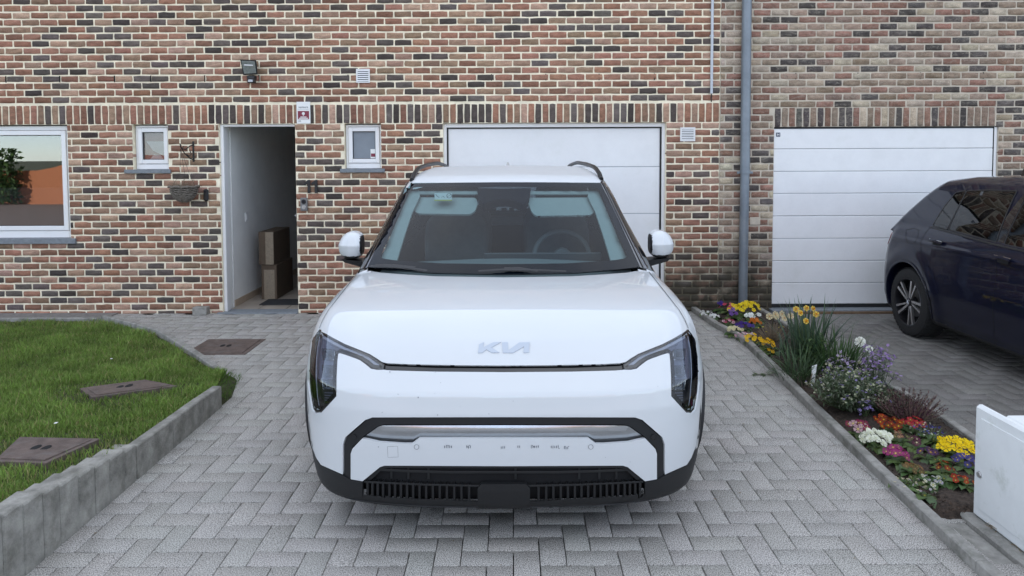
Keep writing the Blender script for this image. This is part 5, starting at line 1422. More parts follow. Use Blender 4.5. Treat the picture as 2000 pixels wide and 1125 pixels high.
# lower black bumper: corner cladding, opening, slats
clad = [(601.2, 780), (603, 815), (606.5, 850), (611, 876), (620, 897.5), (627, 909.5), (670, 928.5), (684, 937), (708, 941.5), (708, 981), (680, 978), (650, 968), (630, 957), (620, 947), (613, 925), (606, 890), (601, 850), (598.6, 815)]
for fx in (lambda p: list(p), lambda p: mir(p)):
    panel('corner_cladding', fx(clad), FL, M['cladding'], ev, t=(2.6, 4.8), off=.001, thick=.012, step=7)
panel('bumper_lip', both([(984, 991.5), (840, 989), (760, 983.5), (708, 978), (640, 965), (628, 962), (640, 970), (700, 985), (760, 992), (840, 997), (984, 998)]), FL, M['cladding'], ev, t=(2.6, 4.8), off=.003, thick=.03, step=7)
def F_in(d): return lambda P: FL(P) + d
panel('lower_opening', both([(984, 911), (752, 910), (742, 913), (709, 941), (709, 978), (835, 989), (984, 991)]), FL, M['void'], ev, t=(2.6, 4.6), off=-.032, thick=0, step=9)
gr = panel('opening_edge', both([(984, 911.2), (752, 910.2), (742, 913.2), (710, 940.5), (722, 940.5), (746, 918), (757, 916.5), (984, 917)]), FL, M['satin_black'], ev, t=(2.6, 4.6), off=-.010, thick=.02, step=7)
ribbon('grille_bar', both([(738, 921.5), (800, 924.5), (880, 926.5)]), FL, M['cladding'], gr, .012, t=(2.6, 4.6), off=-.016)
for u in (761, 795, 835, 1007, 1133, 1173, 1207):
    ribbon('grille_bar', [(u, 915), (u, 942)], FL, M['cladding'], gr, .010, t=(2.6, 4.6), off=-.024)
ribbon('slat_rail', both([(711, 941.5), (760, 944), (835, 947.3), (932, 949.5)]), FL, M['cladding'], ev, .009, t=(2.6, 4.6), off=-.002)
ribbon('slat_rail', both([(711, 979), (760, 983), (835, 988), (932, 990.5)]), FL, M['cladding'], ev, .012, t=(2.6, 4.6), off=-.002)
us = [717, 726.5, 737, 747.5, 760, 771, 782.5, 794.5, 806.5, 819, 832, 845, 858.5, 872.5, 887, 901, 916]
for u in us + [1968 - u for u in us]:
    d = abs(984 - u); vt = np.interp(d, [50, 150, 224, 275], [949.5, 947.3, 944, 941]); vb = np.interp(d, [50, 150, 224, 275], [990, 987.5, 982.5, 977])
    p = panel('grille_slat', [(u - 2.1, vt), (u + 2.1, vt), (u + 2.1, vb), (u - 2.1, vb)], FL, M['cladding'], ev, t=(2.6, 4.6), off=-.003, thick=.026, step=9)
panel('radar_plate', both([(984, 944.3), (941, 944.3), (933, 953), (933, 991), (984, 991)]), FL, M['cladding'], ev, t=(2.6, 4.6), off=.006, thick=.02, step=7)
# parking sensors, tow cover, residue marks, badge
def ring(u, v, r, m, par, nm, off=.0045, w=.0016):
    pts = [(u + r * math.cos(k * math.pi / 10), v + r * math.sin(k * math.pi / 10)) for k in range(21)]
    return ribbon(nm, pts, FL, m, par, w, t=(2.6, 4.6), off=off, step=3)
def disc(u, v, r, m, par, nm, off, thick=.003):
    return panel(nm, [(u + r * math.cos(k * math.pi / 8), v + r * math.sin(k * math.pi / 8)) for k in range(16)], FL, m, par, t=(2.6, 4.6), off=off, thick=thick, step=3)
M['seam_grey'] = simple('seam_grey', (.10, .11, .12), .7)
for u in (814, 1153.5):
    s = disc(u, 872, 4.4, M['paint_white'], lw, 'parking_sensor', .004); ring(u, 872, 4.6, M['seam_grey'], s, 'sensor_ring')
for u in (690, 1277):
    s = disc(u, 854, 5, M['satin_black'], ev, 'parking_sensor', -.001); ring(u, 854, 5, M['gloss_black'], s, 'sensor_ring', off=.0)
ribbon('tow_cover_seam', [(757, 872), (777, 871), (778, 892), (758, 893), (757, 872)], FL, M['seam_grey'], lw, .0012, t=(2.6, 4.6), off=.0022)
M['residue'] = simple('grey_glue_residue', (.06, .075, .10), .7, noise=.3, nscale=80)
r = np.random.default_rng(8)
marks = MB()
def mark(u, v, w_, h_, F=FL, off=.0042, col=None):
    n = 7; poly = [(u + w_ * r.uniform(.5, 1) * math.cos(k * 2 * math.pi / n), v + h_ * r.uniform(.5, 1) * math.sin(k * 2 * math.pi / n)) for k in range(n)]
    O, D = cam_rays(poly); Pm = cast(F, O, D, 2.6, 4.6); Nm = grad(F, Pm); Nm /= np.linalg.norm(Nm, axis=1, keepdims=True); marks.add(Pm + Nm * off, [tuple(range(n))])
for (u0, v0, strokes) in ((877, 872, 5), (917, 872, 3), (984, 873, 3), (1015, 872, 2), (1046, 872, 5), (1085, 872, 5), (1107, 874, 3)):
    for k in range(strokes):
        uu_ = u0 + (k - strokes / 2) * 3.4
        mark(uu_, v0 + r.uniform(-.6, .6), .8, 4.0)
        if r.random() < .4: mark(uu_ + 1.5, v0 + r.choice([-3, 0, 3]), 1.8, .8)
for (u, v, w_, h_) in ((762, 727, .9, 1.8), (861, 748, .7, .9), (817, 776, 1.3, 2.2), (849, 769, .5, .7), (747, 805, 1.1, .7), (855, 810, 1.6, 1), (955, 808, .8, 1), (1002, 783, .6, .8), (1284, 755, .7, .7), (1182, 892, .6, 1), (1230, 901, .9, .5), (850, 728, .7, .7), (778, 770, 1, .8), (740, 872, 1.5, 1.2), (899, 794, .5, .5)):
    mark(u, v, w_, h_)
marks.build('glue_residue', M['residue'], ev)
def lp(x, y): return (640 + x / 2.813, 300 + y / 2.813)
bd = None
for nm, poly in (('k_letter', [(826, 1097), (832, 1050), (858, 1038), (856, 1066), (912, 1038), (952, 1038), (900, 1067), (944, 1095), (902, 1096), (872, 1078), (850, 1096)]),
                 ('n_letter', [(958, 1040), (990, 1038), (993, 1082), (1052, 1040), (1110, 1038), (1106, 1094), (1076, 1096), (1078, 1062), (1018, 1097), (962, 1096)])):
    q = panel('badge_' + nm, [lp(*p) for p in poly], FL, M['badge_silver'], ev, t=(2.6, 4.6), off=.0045, thick=.004, step=3)
# windscreen with black border, sensor housing, wipers
ws = both([(984, 536), (850, 533.5), (765, 527), (719, 522), (735, 484), (760, 432), (782, 385), (795, 357.5), (984, 356.5)])
wsp = panel('windscreen', ws, FG, M['screen_glass'], ev, t=(3.4, 6.0), off=.002, thick=0, step=9)
hole = list(rounded(both([(984, 516), (860, 514.5), (770, 508.5), (741, 504), (767, 440), (798, 369), (812, 365), (984, 364)]), 10))
M['frit'] = simple('black_frit', (.004, .005, .012), .7, spec=.1)
panel('black_border', ws, FG, M['frit'], wsp, t=(3.4, 6.0), off=.0008, thick=.001, step=8, holes=[hole])
panel('camera_housing', both([(984, 366), (931, 365), (934, 382), (944, 396), (962, 389), (974, 386), (984, 386)]), FG, M['frit'], wsp, t=(3.4, 6.0), off=-.010, thick=.06, step=7)
panel('sticker', [(848, 376), (883, 376), (882, 390), (849, 390)], FG, simple('pale_sticker', (.55, .62, .62), .6), wsp, t=(3.4, 6.0), off=-.004, thick=.0008, step=8)
stt = [(852, 386, 6), (860, 383, 3), (868, 385, 2)]
panel('sticker_strip', [(848, 389), (883, 389), (882, 391.5), (848, 391.5)], FG, simple('yellow_green', (.40, .42, .12), .6), wsp, t=(3.4, 6.0), off=-.0035, thick=.0008, step=8)
def gribbon(nm, pts, w_, m, par, off, F=FG, t=(3.4, 6.0)): return ribbon(nm, pts, F, m, par, w_, t=t, off=off, step=6)
gribbon('sticker_mark', [(877 + 4.5 * math.cos(k * math.pi / 6), 381.5 + 4.5 * math.sin(k * math.pi / 6)) for k in range(13)], .004, M['seam_grey'], wsp, -.0028)
gribbon('sticker_mark', [(872, 385), (882, 378)], .003, M['seam_grey'], wsp, -.0028)
gribbon('sticker_mark', [(851, 379), (854, 383), (858, 385)], .004, M['seam_grey'], wsp, -.0028)
gribbon('sticker_mark', [(862, 385), (865, 382), (868, 385)], .004, M['seam_grey'], wsp, -.0028)
for pts in ([(722, 524), (760, 524), (800, 527.5), (835, 533)], [(735, 521.5), (770, 522), (812, 527)], [(935, 534), (980, 531), (1035, 531.5), (1105, 534.5)], [(985, 528.5), (1015, 528), (1050, 534)]):
    gribbon('wiper', pts, .016, M['satin_black'], ev, .016)
for s in (0, 1):
    fx = (lambda p: mir(p)) if s else (lambda p: list(p))
    gribbon('pillar_trim', fx([(712, 522), (735, 474), (762, 418), (785, 370), (793, 354)]), .010, M['gloss_black'], ev, .008)
# roof: white skin, rails, antenna
T_hd = [(x, 1.895 + .23 * (x / .82) ** 2 * .93) for x in np.linspace(-.655, .655, 15)]
roof_poly = T_hd + [(.665, 2.5), (.655, 3.2), (.62, 3.9), (.56, 4.16), (0, 4.22), (-.56, 4.16), (-.62, 3.9), (-.655, 3.2), (-.665, 2.5)]
M['paint_dusty'] = simple('dusty_white_roof_paint', (.64, .66, .67), .55, coat=.6, coat_r=.28, noise=.03, nscale=8)
rf = panel('roof', roof_poly, FG, M['paint_dusty'], ev, rays=rays_top, t=(.2, 1.4), off=.002, thick=.008, step=.05)
def surf_top(x, y):
    O, D = rays_top([(x, y)]); return cast(FG, O, D, .2, 1.4)[0]
for s in (-1, 1):
    pts = []; rr = []
    for y in np.linspace(2.08, 4.05, 22):
        xx = s * np.interp(y, [2.08, 2.4, 3.0, 4.05], [.665, .655, .640, .575]); b0 = surf_top(xx, y)
        lift = .040 * math.sin(min(1, (y - 2.05) / .35, (4.08 - y) / .25) * math.pi / 2); pts.append(b0 + [0, 0, .002 + lift]); rr.append(.016)
    m = MB(); m.tube(pts, rr, 10); m.build('roof_rail', M['satin_black'], ev, smooth=True)
b0 = surf_top(0, 3.95)
m = MB(); m.add([b0 + v for v in np.array([(-.03, -.12, 0), (.03, -.12, 0), (.035, .08, 0), (-.035, .08, 0), (-.006, .03, .075), (.006, .03, .075), (.006, .075, .07), (-.006, .075, .07)])], [(0, 1, 5, 4), (1, 2, 6, 5), (2, 3, 7, 6), (3, 0, 4, 7), (4, 5, 6, 7)])
m.build('antenna_fin', M['paint_white'], ev, smooth=True)
# side glass, door seams, handles (seen from a step aside)
for s in (-1, 1):
    rs = rays_side(s)
    panel('side_window', rounded(side_win, .05), FG, M['dark_glass'], ev, rays=rs, t=(.3, 1.5), off=.001, thick=0, step=.06)
    FS = F_car
    for pts in ([(1.45, .40), (1.38, .70), (1.46, 1.0)], [(2.62, .33), (2.62, 1.08)], [(3.55, .85), (3.40, .60), (3.28, .40)]):
        ribbon('door_seam', pts, FS, M['void'], ev, .006, rays=rs, t=(.3, 1.5), off=.001, step=.05)
    for y in (2.36, 3.42): 
        ribbon('door_handle', [(y - .10, .93), (y + .10, .935)], FS, M['paint_white'], ev, .026, rays=rs, t=(.3, 1.5), off=.010, step=.03)
    for yc_ in (.93, 3.745):
        an = np.linspace(-.42, math.pi + .42, 34)
        ringp = [(yc_ + .478 * math.cos(a), .355 + .478 * math.sin(a)) for a in an] + [(yc_ + .398 * math.cos(a), .355 + .398 * math.sin(a)) for a in an[::-1]]
        panel('arch_cladding', ringp, FL, M['cladding'], ev, rays=rs, t=(.3, 1.5), off=.016, thick=.035, step=.04)
    panel('side_sill', [(1.36, .20), (3.30, .20), (3.30, .345), (1.36, .345)], FL, M['cladding'], ev, rays=rs, t=(.3, 1.5), off=.004, thick=.02, step=.06)
    # wheels
    for yy_ in (.93, 3.745):
        wx = CX + s * .80
        tm = MB(); tm.lathe([(-.11, .23), (-.115, .30), (-.10, .345), (-.06, .357), (.06, .357), (.10, .345), (.115, .30), (.11, .23)], (wx, Y0 + yy_, .357), 'x', 40, True)
        wt = tm.build('wheel', M['tyre'], ev, smooth=True)
        rm_ = MB(); rm_.lathe([(s * .06, .02), (s * .075, .05), (s * .055, .19), (s * .10, .225), (s * .112, .235), (s * .09, .24), (-s * .08, .235), (-s * .06, .21)], (wx, Y0 + yy_, .357), 'x', 40, False)
        rm_.build('rim', M['alloy_dark'], wt, smooth=True)
        sp = MB()
        for k in range(5):
            a = k * 2 * math.pi / 5; ca, sa = math.cos(a), math.sin(a)
            def R(r_, w_): return (r_ * ca - w_ * sa, r_ * sa + w_ * ca)
            q = [R(.03, -.03), R(.22, -.045), R(.22, .045), R(.03, .03)]
            sp.add([(wx + s * .085, Y0 + yy_ + p[0], .357 + p[1]) for p in q] + [(wx + s * .07, Y0 + yy_ + p[0], .357 + p[1]) for p in q], [(0, 1, 2, 3)] + [(i, (i + 1) % 4, (i + 1) % 4 + 4, i + 4) for i in range(4)])
        sp.build('spokes', M['satin_silver'], wt)
panel('rear_window', rounded([(-.56, 1.13), (.56, 1.13), (.47, 1.47), (-.47, 1.47)], .06), FG, M['dark_glass'], ev, rays=rays_rear, t=(.4, 2), off=.001, thick=0, step=.06)
M['tail_red'] = simple('tail_light_red', (.35, .01, .01), .15, coat=1)
for s in (-1, 1):
    panel('tail_light', [(s * .62, .98), (s * .82, .92), (s * .86, .62), (s * .80, .60), (s * .76, .86), (s * .60, .92)], FL, M['tail_red'], ev, rays=rays_rear, t=(.4, 2), off=.002, thick=.004, step=.04)
panel('tailgate_seam', [(-.6, .52), (.6, .52), (.6, .526), (-.6, .526)], FL, M['void'], ev, rays=rays_rear, t=(.4, 2), off=.002, thick=0, step=.05)
# mirrors
def mirror_solid(s):
    c = np.array([CX + s * .965, Y0 + 1.50, 1.145])
    def F(P):
        q = P - c; x = q[:, 0] * s; y = q[:, 1]; z = q[:, 2]
        hz = .084 - .15 * np.clip(x - .01, 0, 1) ** 1.3 * 1.5
        zz = z - .008 - .10 * x * 0
        f = smax(np.abs(x) - .076 + .35 * np.clip(zz, 0, 1) * (x > 0) + .0, np.abs(zz) - hz, .06)
        f = smax(f, -(y) - .10 + .55 * np.abs(x) * (x > 0) + .30 * np.abs(zz), .05); f = smax(f, y - .055, .02)
        return f
    return F, c
for s in (-1, 1):
    F_m, c = mirror_solid(s)
    P_, N_, Q_ = nets(F_m, c - [.14, .17, .13], c + [.14, .10, .13], .010)
    fcm = P_[Q_].mean(1); uu = (fcm - c); 
    up = (uu[:, 2] > -.055 + .0 * uu[:, 0]) & (uu[:, 0] * s > -.067) & (uu[:, 1] < .050)
    mm = shell_obj('mirror', P_, N_, Q_, up, M['paint_white'], ev)
    shell_obj('mirror_base', P_, N_, Q_, ~up, M['satin_black'], mm)
    a = MB(); a.add([(CX + s * (1.02), c[1] - .045, 1.068), (CX + s * .86, c[1] - .06, 1.055), (CX + s * .84, c[1] + .06, 1.06), (CX + s * 1.01, c[1] + .05, 1.07),
                     (CX + s * 1.00, c[1] - .03, 1.045), (CX + s * .86, c[1] - .05, 1.010), (CX + s * .84, c[1] + .05, 1.01), (CX + s * .99, c[1] + .04, 1.047)],
                    [(0, 1, 2, 3), (4, 5, 6, 7), (0, 1, 5, 4), (1, 2, 6, 5), (2, 3, 7, 6), (3, 0, 4, 7)])
    a.build('mirror_arm', M['satin_black'], mm)
# cabin: dashboard, wheel, seats, visors
def at(x, y, z): return (CX + x, Y0 + y, z)
m = MB(); n = 12
prof = [(1.02, .98), (1.15, 1.035), (1.35, 1.055), (1.55, 1.045), (1.66, 1.00), (1.70, .88), (1.70, .6)]
for i, (yy_, zz_) in enumerate(prof): pass
xs_ = np.linspace(-.74, .74, n); vs = [at(x, yy_ + .10 * (x / .74) ** 2 * (1 if yy_ < 1.5 else 0), zz_ + .012 * math.cos(x * 4)) for yy_, zz_ in prof for x in xs_]
m.add(vs, [(i * n + j, i * n + j + 1, (i + 1) * n + j + 1, (i + 1) * n + j) for i in range(len(prof) - 1) for j in range(n - 1)])
m.build('dashboard', M['cabin_grey'], ev, smooth=True)
MB().box(CX - .14, CX + .60, Y0 + 1.54, Y0 + 1.56, 1.04, 1.092, .006).build('screen', simple('display_glass', (.05, .06, .07), .3), ev)
wc = np.array(at(.37, 1.82, 1.03)); u1 = np.array([1, 0, 0.]); u2 = np.array([0, .42, .91])
stw = MB(); stw.tube([wc + u1 * .185 * math.cos(k * math.pi / 16) + u2 * .175 * math.sin(k * math.pi / 16) for k in range(32)], .016, 8, closed=True)
stw.tube([wc - u1 * .18, wc, wc + u1 * .18], .018, 8); stw.tube([wc, wc - u2 * .17], .018, 8); stw.tube([wc - [0, .05, 0], wc + [0, .02, 0]], .06, 12)
stw.build('steering_wheel', simple('wheel_rim_grey', (.16, .18, .19), .6), ev, smooth=True)
def blob(c, sx, sy, sz, k=.5):
    c = np.array(c)
    def F(P):
        q = np.abs((P - c)) / np.array([sx, sy, sz]); return (np.power((q ** 4).sum(1), .25) - 1) * min(sx, sy, sz)
    return nets(F, c - np.array([sx, sy, sz]) - .03, c + np.array([sx, sy, sz]) + .03, .03)
for x in (-.37, .37):
    for yy_ in (2.30, 3.15):
        st_ = blob(at(x, yy_ + .02, 1.02), .235, .075, .27); so = shell_obj('seat', *st_, np.ones(len(st_[2]), bool), M['cabin_dark'], ev)
        hr = blob(at(x, yy_ + .06, 1.375), .13, .045, .085); shell_obj('headrest', *hr, np.ones(len(hr[2]), bool), M['cabin_dark'], so)
        sc2 = blob(at(x, yy_ - .28, .72), .24, .26, .09); shell_obj('cushion', *sc2, np.ones(len(sc2[2]), bool), M['cabin_dark'], so)
        p_ = MB(); p_.tube([at(x - .05, yy_ + .055, 1.26), at(x - .05, yy_ + .055, 1.33)], .006, 6); p_.tube([at(x + .05, yy_ + .055, 1.26), at(x + .05, yy_ + .055, 1.33)], .006, 6); p_.build('headrest_posts', M['chrome'], so)
def F_lin(P): return F_gh(P) + .028
for nm, poly, off in (('sun_visor', [(803, 372), (928, 372), (932, 384), (926, 398), (916, 404), (812, 403), (801, 396)], -.035), ('sun_visor', [(1028, 372), (1162, 372), (1167, 398), (1158, 406), (1048, 407), (1040, 400)], -.035)):
    panel(nm, rounded(poly, 8), FG, M['cabin_light'], ev, t=(3.4, 6.2), off=off - .02, thick=.012, step=9)
for s in (0, 1):
    fx = (lambda p: mir(p)) if s else (lambda p: list(p))
    panel('a_pillar', fx([(718, 523), (758, 434), (781, 386), (796, 357), (791, 351), (784, 356), (768, 388), (745, 434), (722, 484), (705, 520), (704, 526)]), FG, M['gloss_black'], ev, t=(3.4, 6.2), off=.003, thick=.004, step=6)
    panel('pillar_lining', fx([(738, 503), (770, 508), (788, 450), (803, 406), (818, 376), (816, 365), (797, 366), (766, 438)]), FG, M['cabin_light'], ev, t=(3.4, 6.2), off=-.03, thick=.01, step=8)
panel('header_trim', both([(984, 365), (815, 366), (812, 371), (984, 371)]), FG, M['cabin_light'], ev, t=(3.4, 6.2), off=-.03, thick=.01, step=8)
panel('headliner', [(-.60, 2.06), (.60, 2.06), (.60, 4.0), (-.60, 4.0)], FG, M['cabin_light'], ev, rays=rays_top, t=(.2, 1.4), off=-.05, thick=0, step=.12)
panel('rear_shelf', [(-.70, 3.5), (.70, 3.5), (.70, 4.25), (-.70, 4.25)], FL, M['cabin_dark'], ev, rays=rays_top, t=(.2, 1.6), off=-.02, thick=0, step=.12)
ribbon('windscreen_base_line', both([(719, 523.5), (765, 528.5), (850, 535), (984, 537.5)]), FL, M['void'], ev, .02, t=(3.0, 5.0), off=.001)
# ================================================================== THE NAVY HATCHBACK (nose towards the street, its side facing us)
GX, GR = 4.63, 7.47        # centre line X, rear-most Y (car runs towards -Y)
G_yr = table([(0, .16), (.2, .07), (.35, .0), (.56, .0), (.70, .025), (.82, .06), (.92, .12), (1.0, .20), (1.15, .34)], smooth=6)
G_yf = table([(0, 4.30), (.2, 4.42), (.5, 4.46), (.7, 4.40), (.8, 4.25), (1.0, 3.9)], smooth=6)
G_zt = table([(-1, 1.02), (1.0, 1.06), (2.9, 1.03), (3.2, .99), (3.7, .93), (4.2, .83), (4.5, .70), (5, .5)], smooth=5)
G_w = table([(0, .82), (.2, .885), (.3, .912), (.5, .938), (.62, .942), (.80, .928), (.90, .925), (.96, .902), (1.04, .865), (1.12, .82), (1.3, .7)], smooth=4)
G_gt = table([(-.3, .5), (.10, .93), (.20, 1.02), (.40, 1.20), (.58, 1.345), (.72, 1.440), (.80, 1.480), (1.1, 1.515), (1.7, 1.53), (2.3, 1.505), (2.6, 1.43), (3.1, 1.18), (3.5, .97), (4, .8)], smooth=2.5)
G_gw = table([(.9, .92), (1.0, .872), (1.1, .838), (1.25, .770), (1.38, .705), (1.45, .655), (1.50, .58), (1.7, .35)], smooth=4)
def GL(P): return np.abs(P[:, 0] - GX), GR - P[:, 1], P[:, 2]
def G_low(P):
    x, y, z = GL(P); xs = np.minimum(x, 1.0)
    fr = (.10 * (xs / .8) ** 2 + .20 * (xs / .9) ** 6 + G_yr(z) - y) * .93
    ff = (y + .10 * (xs / .8) ** 2 + .20 * (xs / .9) ** 6 - G_yf(z)) * .93
    ft = z - (G_zt(y) - .02 * (xs / .85) ** 2)
    bulge = .012 * np.exp(-((np.hypot(y - .80, z - .33) - .44) / .07) ** 2)
    line = .008 * np.clip(1 - np.abs(z - (.905 - .012 * (y - 1))) / .03, 0, 1)
    fs = (x - G_w(z) * (1 - .03 * np.clip((.8 - y) / .8, 0, 1) ** 2 - .05 * np.clip((y - 3.5) / .9, 0, 1) ** 2) - bulge - line) * .97
    f = smax(fr, ft, .06); f = smax(f, fs, .05); f = smax(f, ff, .08); f = smax(f, .19 - z, .04)
    for yc in (.80, 3.55):
        arch = .368 - np.hypot(y - yc, z - .325); f = np.maximum(f, np.minimum(arch, (x - .62)))
    return f
def G_gh(P):
    x, y, z = GL(P); xs = np.minimum(x, 1.0)
    sw = .13 * (xs / .7) ** 2 * np.where(y < 1.6, 1, -1)
    yp = y - sw
    ft = (z - (G_gt(yp) - .015 * (xs / .6) ** 2)) * .85
    fs = (x - G_gw(z)) * .97
    return np.maximum(smax(ft, fs, .045), .95 - z)
def G_car(P): return smin(G_low(P), G_gh(P), .02)
M['paint_navy'] = simple('navy_car_paint', (.003, .0045, .018), .35, coat=1.0, coat_r=.015, noise=.1, nscale=3, spec=.08)
M['tint_glass'] = glass_mat('tinted_glass', tint=(.10, .12, .12), refl=.04)
M['alloy'] = simple('machined_alloy', (.52, .50, .48), .28, metal=.9, noise=.05)
M['paint_navy'].node_tree.nodes['Principled BSDF'].inputs['Coat IOR'].default_value = 1.38
gv = thing('hatchback', 'dark navy hatchback parked in front of the ribbed garage door', 'car', (GX, GR - 2.2, 0))
lo = (GX - .99, GR - 4.55, .13); hi = (GX + .99, GR + .06, 1.60)
P, N, Q = nets(G_car, lo, hi, .024)
fc = P[Q].mean(1); fn = N[Q].mean(1); uv = to_px(fc); xx = fc[:, 0] - GX; yy = GR - fc[:, 1]; zz = fc[:, 2]
gh = G_gh(fc) < G_low(fc)
q_glass = [(1822, 441), (1845, 404), (1868, 376), (1888, 372.5), (1884, 384), (1851, 448.5)]
r_glass = [(1853.5, 449), (1889.5, 373), (1925, 372), (1988, 373.5), (1969, 413), (1947, 474), (1900, 461)]
f_glass_s = [(2.30, 1.062), (1.82 + .28, 1.30), (1.98 + .12, 1.40), (2.35, 1.405), (2.60, 1.36), (3.05, 1.13), (3.12, 1.05)]
left = xx < 0
def gside(s):
    def f(p):
        p = np.asarray(p, float); return np.stack([np.full(len(p), GX + s * 1.6), GR - p[:, 0], p[:, 1]], 1), np.tile([-s, 0, 0.0], (len(p), 1))
    return f
# side glass outlines carried from this side to the other through side-on coordinates
def to_side(poly):
    O, D = cam_rays(poly); Pq = cast(G_gh, O, D, 4, 9); return [(GR - p[1], p[2]) for p in Pq]
qs, rs_ = to_side(q_glass), to_side(r_glass)
import statistics
x_front0 = max(p[0] for p in rs_) + .09
zb = min(p[1] for p in rs_); zt_ = max(p[1] for p in rs_)
fsd = [(x_front0 + .00, zb - .005), (x_front0 - .0, zb + .30), (x_front0 + .02, zt_ - .004), (x_front0 + .25, zt_ - .015), (x_front0 + .48, zt_ - .07), (x_front0 + .92, zb + .10), (x_front0 + 1.0, zb - .03)]
allwin = []
def shrink(p, k=.90):
    p = np.array(p); c = p.mean(0); return c + (p - c) * k
side2 = np.stack([yy, zz], 1)
hole = np.zeros(len(fc), bool)
for w_ in (qs, rs_, fsd): hole |= inside(shrink(w_, .86), side2)
hole &= gh & (np.abs(fn[:, 0]) > .5)
rwin = inside([(-.48, 1.10), (.48, 1.10), (.42, 1.36), (-.42, 1.36)], np.stack([xx, zz], 1)) & (fn[:, 1] > .2) & (yy < 1.2) & gh
fwin = inside([(-.6, 1.06), (.6, 1.06), (.5, 1.42), (-.5, 1.42)], np.stack([xx, zz], 1)) & (fn[:, 1] < -.2) & (yy > 2.2) & gh
lowb = (zz < .235)
shell_obj('body_shell', P, N, Q, ~hole & ~rwin & ~fwin & ~lowb, M['paint_navy'], gv)
shell_obj('underside', P, N, Q, lowb, M['cladding'], gv)
def G_core(P):
    x, y, z = GL(P); cab = np.maximum(np.maximum(x - .72, np.abs(y - 1.75) - 1.25), .55 - z); return np.maximum(G_low(P) + .04, -cab)
P2, N2, Q2 = nets(G_core, lo, (hi[0], hi[1], 1.1), .05, newton=1)
shell_obj('inner_structure', P2, N2, Q2, np.ones(len(Q2), bool), M['void'], gv)
